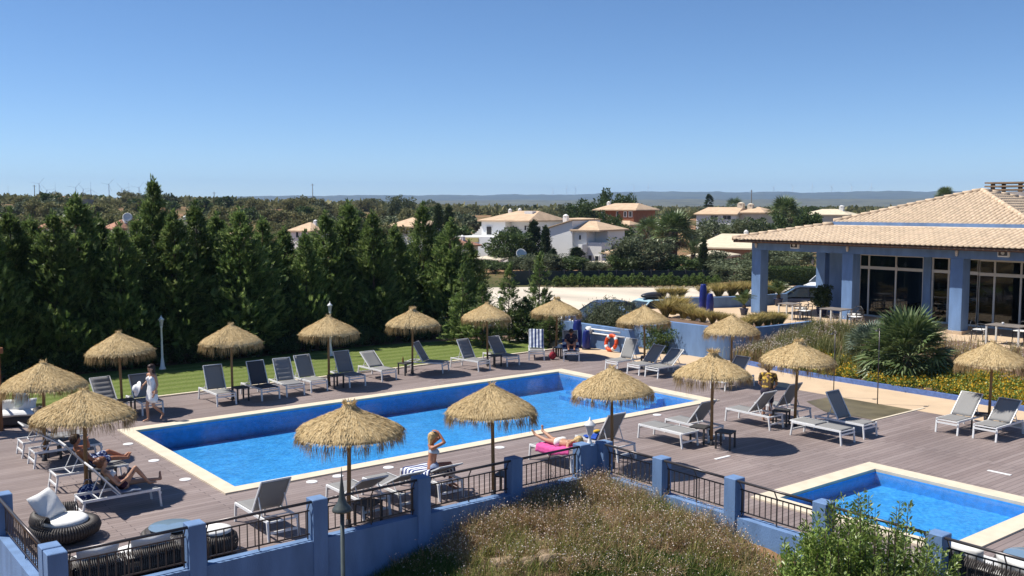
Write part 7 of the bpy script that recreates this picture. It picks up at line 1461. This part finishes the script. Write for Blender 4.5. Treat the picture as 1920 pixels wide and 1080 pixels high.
h = House('small cream pavilion with a solar panel on its tiled roof', 1152, 96, 'building', 'pavilion'); h.wall(1134, 1172, 474, None, 0, 3.5, M_CREAM); h.hip(1133, 1174, 473, 465, 0, 3.5, M_ROOFFAR); h.win(1146, 1162, 480, 487)
b = MB(); b.add([(h.X(1150), 1.4, h.Z(464)), (h.X(1171), 1.4, h.Z(466)), (h.X(1168), 2.4, h.Z(454)), (h.X(1147), 2.4, h.Z(453))], [(0, 1, 2, 3)]); b.extrude([(h.X(1150), 2.3), (h.X(1152), 2.3), (h.X(1152), 2.4), (h.X(1150), 2.4)], h.Z(468), h.Z(455)); b.build('solar_panel', mat('solar_glass', (0.02, 0.025, 0.05), 0.15, 0.1), h.o); h.wall(1118, 1166, 489.5, 495, -2.5, -0.05, M_CREAM, 'pergola_roof'); h.wall(1132, 1135, 495.5, None, -2.3, -2.1, M_WALLW, 'pergola_post')
h = House('red house with white shutters and a beige hip roof', 1152, 150); h.wall(1110, 1160, 393, None, 0.9, 7, M_BRICK); h.wall(1160.2, 1194, 393, None, 0, 7, M_BRICK); h.hip(1108, 1196, 393, 381, 0, 7.4, M_ROOFFAR, 1126, 1180); h.chimney(1115, 377, 388, 3.2, 0.45)
for (a, c, y) in ((1117, 1123, .9), (1150, 1157, .9), (1173, 1178, 0), (1184, 1190, 0)): h.win(a, c, 397, 406, y)
h.hip(1158, 1204, 420, 413, -3, 0.0, M_ROOFFAR, 1166, 1196); h.wall(1160, 1203, 420, None, -2.8, -0.05, M_CREAM)
h = House('long low pink-grey outbuilding with a flat tiled roof behind the white villa', 1075, 140, 'building', 'outbuilding'); h.wall(1030, 1110, 411, None, 0, 5, mat('pink_grey', (0.46, 0.36, 0.31), 0.9, 0.1)); h.hip(1030, 1110, 411, 408.5, 0, 5, M_ROOFFAR)
h = House('beige bungalow with white gable and two chimneys', 1350, 150); h.wall(1299, 1382, 401, None, 0, 7, M_WALLW); h.hip(1299, 1382, 401, 388.5, 0, 7, M_ROOFFAR, 1304, 1378); h.win(1330, 1345, 404, 411); h.win(1355, 1372, 404, 411); h.chimney(1374, 379, 390, 3.4, 0.9, M_CREAM); h.chimney(1394, 381, 390, 3.4, 0.8, M_CREAM); h.wall(1382.5, 1430, 398, None, 1.2, 7, M_CREAM); h.hip(1382, 1431, 398, 388, 1.2, 7, M_ROOFFAR)
h = House('wide bungalow with a pale cream tiled roof beyond the car park', 1352, 106); h.wall(1302, 1412, 464, None, 0, 7, mat('brown_wall', (0.30, 0.17, 0.10), 0.9, 0.15)); h.hip(1300, 1414, 463.5, 440, 0, 9, mat('cream_tile', (0.62, 0.53, 0.38), 0.9, 0.1, 2), 1318, 1395); h.chimney(1370, 432, 444, 4.5, 0.4)
h = House('pale low roof in front of the wide cream bungalow', 1318, 99); h.wall(1292, 1346, 480, None, 0, 4, M_CREAM); h.hip(1290, 1348, 479.5, 470, 0, 5, MATS['cream_tile'])
h = House('distant cream roof right of the tall palm', 1545, 190); h.wall(1500, 1590, 402, None, 0, 6, M_CREAM); h.hip(1500, 1590, 402, 392, 0, 6, MATS['cream_tile']); h.chimney(1568, 385, 394, 3, 0.8)
for (lb, p0, p1, pe, pr, fw, rm, wm) in [('old red tiled roof showing through the conifers, furthest from the villas', 68, 112, 425, 408, 120, M_ROOFPINK, M_CREAM), ('old red tiled roof beside the satellite dish', 190, 222, 428, 412, 125, M_ROOFPINK, M_CREAM), ('small house with patched roof right of the satellite dish', 228, 250, 424, 411, 128, M_ROOFPINK, M_CREAM), ('grey roofed cottage behind the tallest conifer', 300, 340, 422, 409, 130, M_GREYW, M_CREAM), ('cream house glimpsed between conifer tops', 400, 440, 446, 434, 118, M_ROOFFAR, M_CREAM), ('white gabled house with pale roof among the conifer tops', 535, 592, 432, 417, 128, M_ROOFFAR, M_WALLW),
                                    ('broad house with a long beige roof left of the villas', 716, 806, 424, 408, 130, M_ROOFFAR, M_WALLW), ('red tiled roof in front of the sweeping villa wall', 806, 866, 460, 446, 104, M_ROOFPINK, M_WALLW), ('lower pale tiled roof below the sweeping villa wall', 800, 858, 482, 468, 98, M_ROOFFAR, M_WALLW)]:
    h = House(lb, (p0 + p1) / 2, fw); w_ = (p1 - p0) / FPX * fw; h.wall(p0, p1, pe, None, 0, max(3.5, w_ * 0.7), wm); h.hip(p0, p1, pe, pr, 0, max(3.5, w_ * 0.7), rm); h.win(p0 + (p1 - p0) * 0.3, p0 + (p1 - p0) * 0.42, pe + 3, pe + 13); h.win(p0 + (p1 - p0) * 0.62, p0 + (p1 - p0) * 0.74, pe + 3, pe + 13); h.chimney(p0 + (p1 - p0) * 0.7, pr - 5, pr + 2, 2.0, 0.45)
h = House('long ruined grey building on the hilltop', 115, 330, 'building', 'ruin'); h.wall(66, 100, 371, None, 0, 6, M_GREYW); h.wall(106, 166, 374, None, 1, 7, M_GREYW); h.hip(66, 100, 371, 366, 0, 6, M_ROOFPINK); h.win(118, 122, 376, 380, 1); h.win(132, 136, 376, 380, 1)
def dish(label, px, py, fw, r):
    x, y = D(px, fw); g = gz(x, y); z = zat(py, fw); t = thing('satellite_dish', label, 'satellite dish', (x, y, g), -TH); b = MB(); b.lathe([(0.02, 0.0), (r * .5, r * .06), (r * .85, r * .2), (r, r * .3), (r * .99, r * .33), (r * .5, r * .12), (0.02, r * .05)], 20); o = b.build('reflector', M_FRAME, t, True); o.location = (0, 0, z - g); o.rotation_euler = (1.15, 0, 0.3); b = MB(); b.tube([(0, 0.1, 0), (0, 0.1, z - g)], 0.05, 6); b.build('mast', M_GREYW, t)
dish('large white satellite dish above the red roofs among the conifers', 241, 408, 124, 0.6); dish('grey satellite dish standing before the white villa', 977, 477, 95, 0.55)

# ------------------------------------------------------------------ wind turbines, poles
TUR = None
def turbine(px, pyh, fw, rot, label):
    global TUR
    x, y = D(px, fw); g = gz(x, y); hub = zat(pyh, fw) - g; t = thing('wind_turbine', label, 'wind turbine', (x, y, g), -TH + 0.4, 'wind turbines on the horizon')
    b = MB(); b.tube([(0, 0, -5), (0, 0, hub)], [2.2, 1.2], 8); b.build('tower', M_WHITE, t); b = MB(); b.box((0, 0, hub), (2.4, 7, 2.6)); b.build('nacelle', M_WHITE, t)
    for k in range(3): a = rot + k * 2.0944; b = MB(); b.bar((0, -4, hub), (math.sin(a) * 27, -4, hub + math.cos(a) * 27), 0.8, 1.9, (0, 1, 0)); b.build('blade', M_WHITE, t)
for i, (px, py) in enumerate([(20, 362), (78, 345), (92, 357), (108, 358), (146, 352), (160, 355), (174, 356), (208, 346), (232, 354), (245, 357), (264, 352), (1037, 356), (1062, 353), (1078, 352), (1188, 351), (1214, 350), (1448, 351), (1484, 351), (1520, 350), (1556, 350), (1594, 350), (1630, 351)]):
    far = px > 900; turbine(px, py, 3600 if not far else 6900, i * 0.7, 'white three-bladed wind turbine far off on the ' + ('blue hills' if far else 'left skyline'))
for (px, pt, pb, fw, lb) in [(588, 345, 378, 420, 'tall thin mast on the scrubby skyline'), (69, 347, 370, 420, 'thin dark pole beside the hilltop ruin'), (404, 360, 380, 420, 'short utility pole on the left skyline'), (1407, 356, 392, 330, 'thin utility pole near the tall palm')]:
    x, y = D(px, fw); g = gz(x, y); t = thing('utility_pole', lb, 'pole', (x, y, g)); b = MB(); b.tube([(0, 0, -0.5), (0, 0, zat(pt, fw) - g)], [0.22, 0.13], 6); b.build('mast', M_GREYW, t); b = MB(); b.bar((-0.8, 0, zat(pt, fw) - g - 0.5), (0.8, 0, zat(pt, fw) - g - 0.5), 0.12); b.build('crossarm', M_GREYW, t)

# ------------------------------------------------------------------ the air
hz_ = MB(); hz_.bb(-9700, -9700, -40, 9700, 9700, 260); ho = hz_.build('haze', None); m = bpy.data.materials.new('haze_air'); m.use_nodes = True; t_ = m.node_tree; t_.nodes.clear(); ov = t_.nodes.new('ShaderNodeOutputMaterial'); pv = t_.nodes.new('ShaderNodeVolumePrincipled')
pv.inputs['Color'].default_value = (0.42, 0.64, 0.96, 1); pv.inputs['Density'].default_value = 0.95e-4; pv.inputs['Anisotropy'].default_value = 0.0; t_.links.new(pv.outputs[0], ov.inputs['Volume']); ho.data.materials.append(m); ho['kind'] = 'stuff'
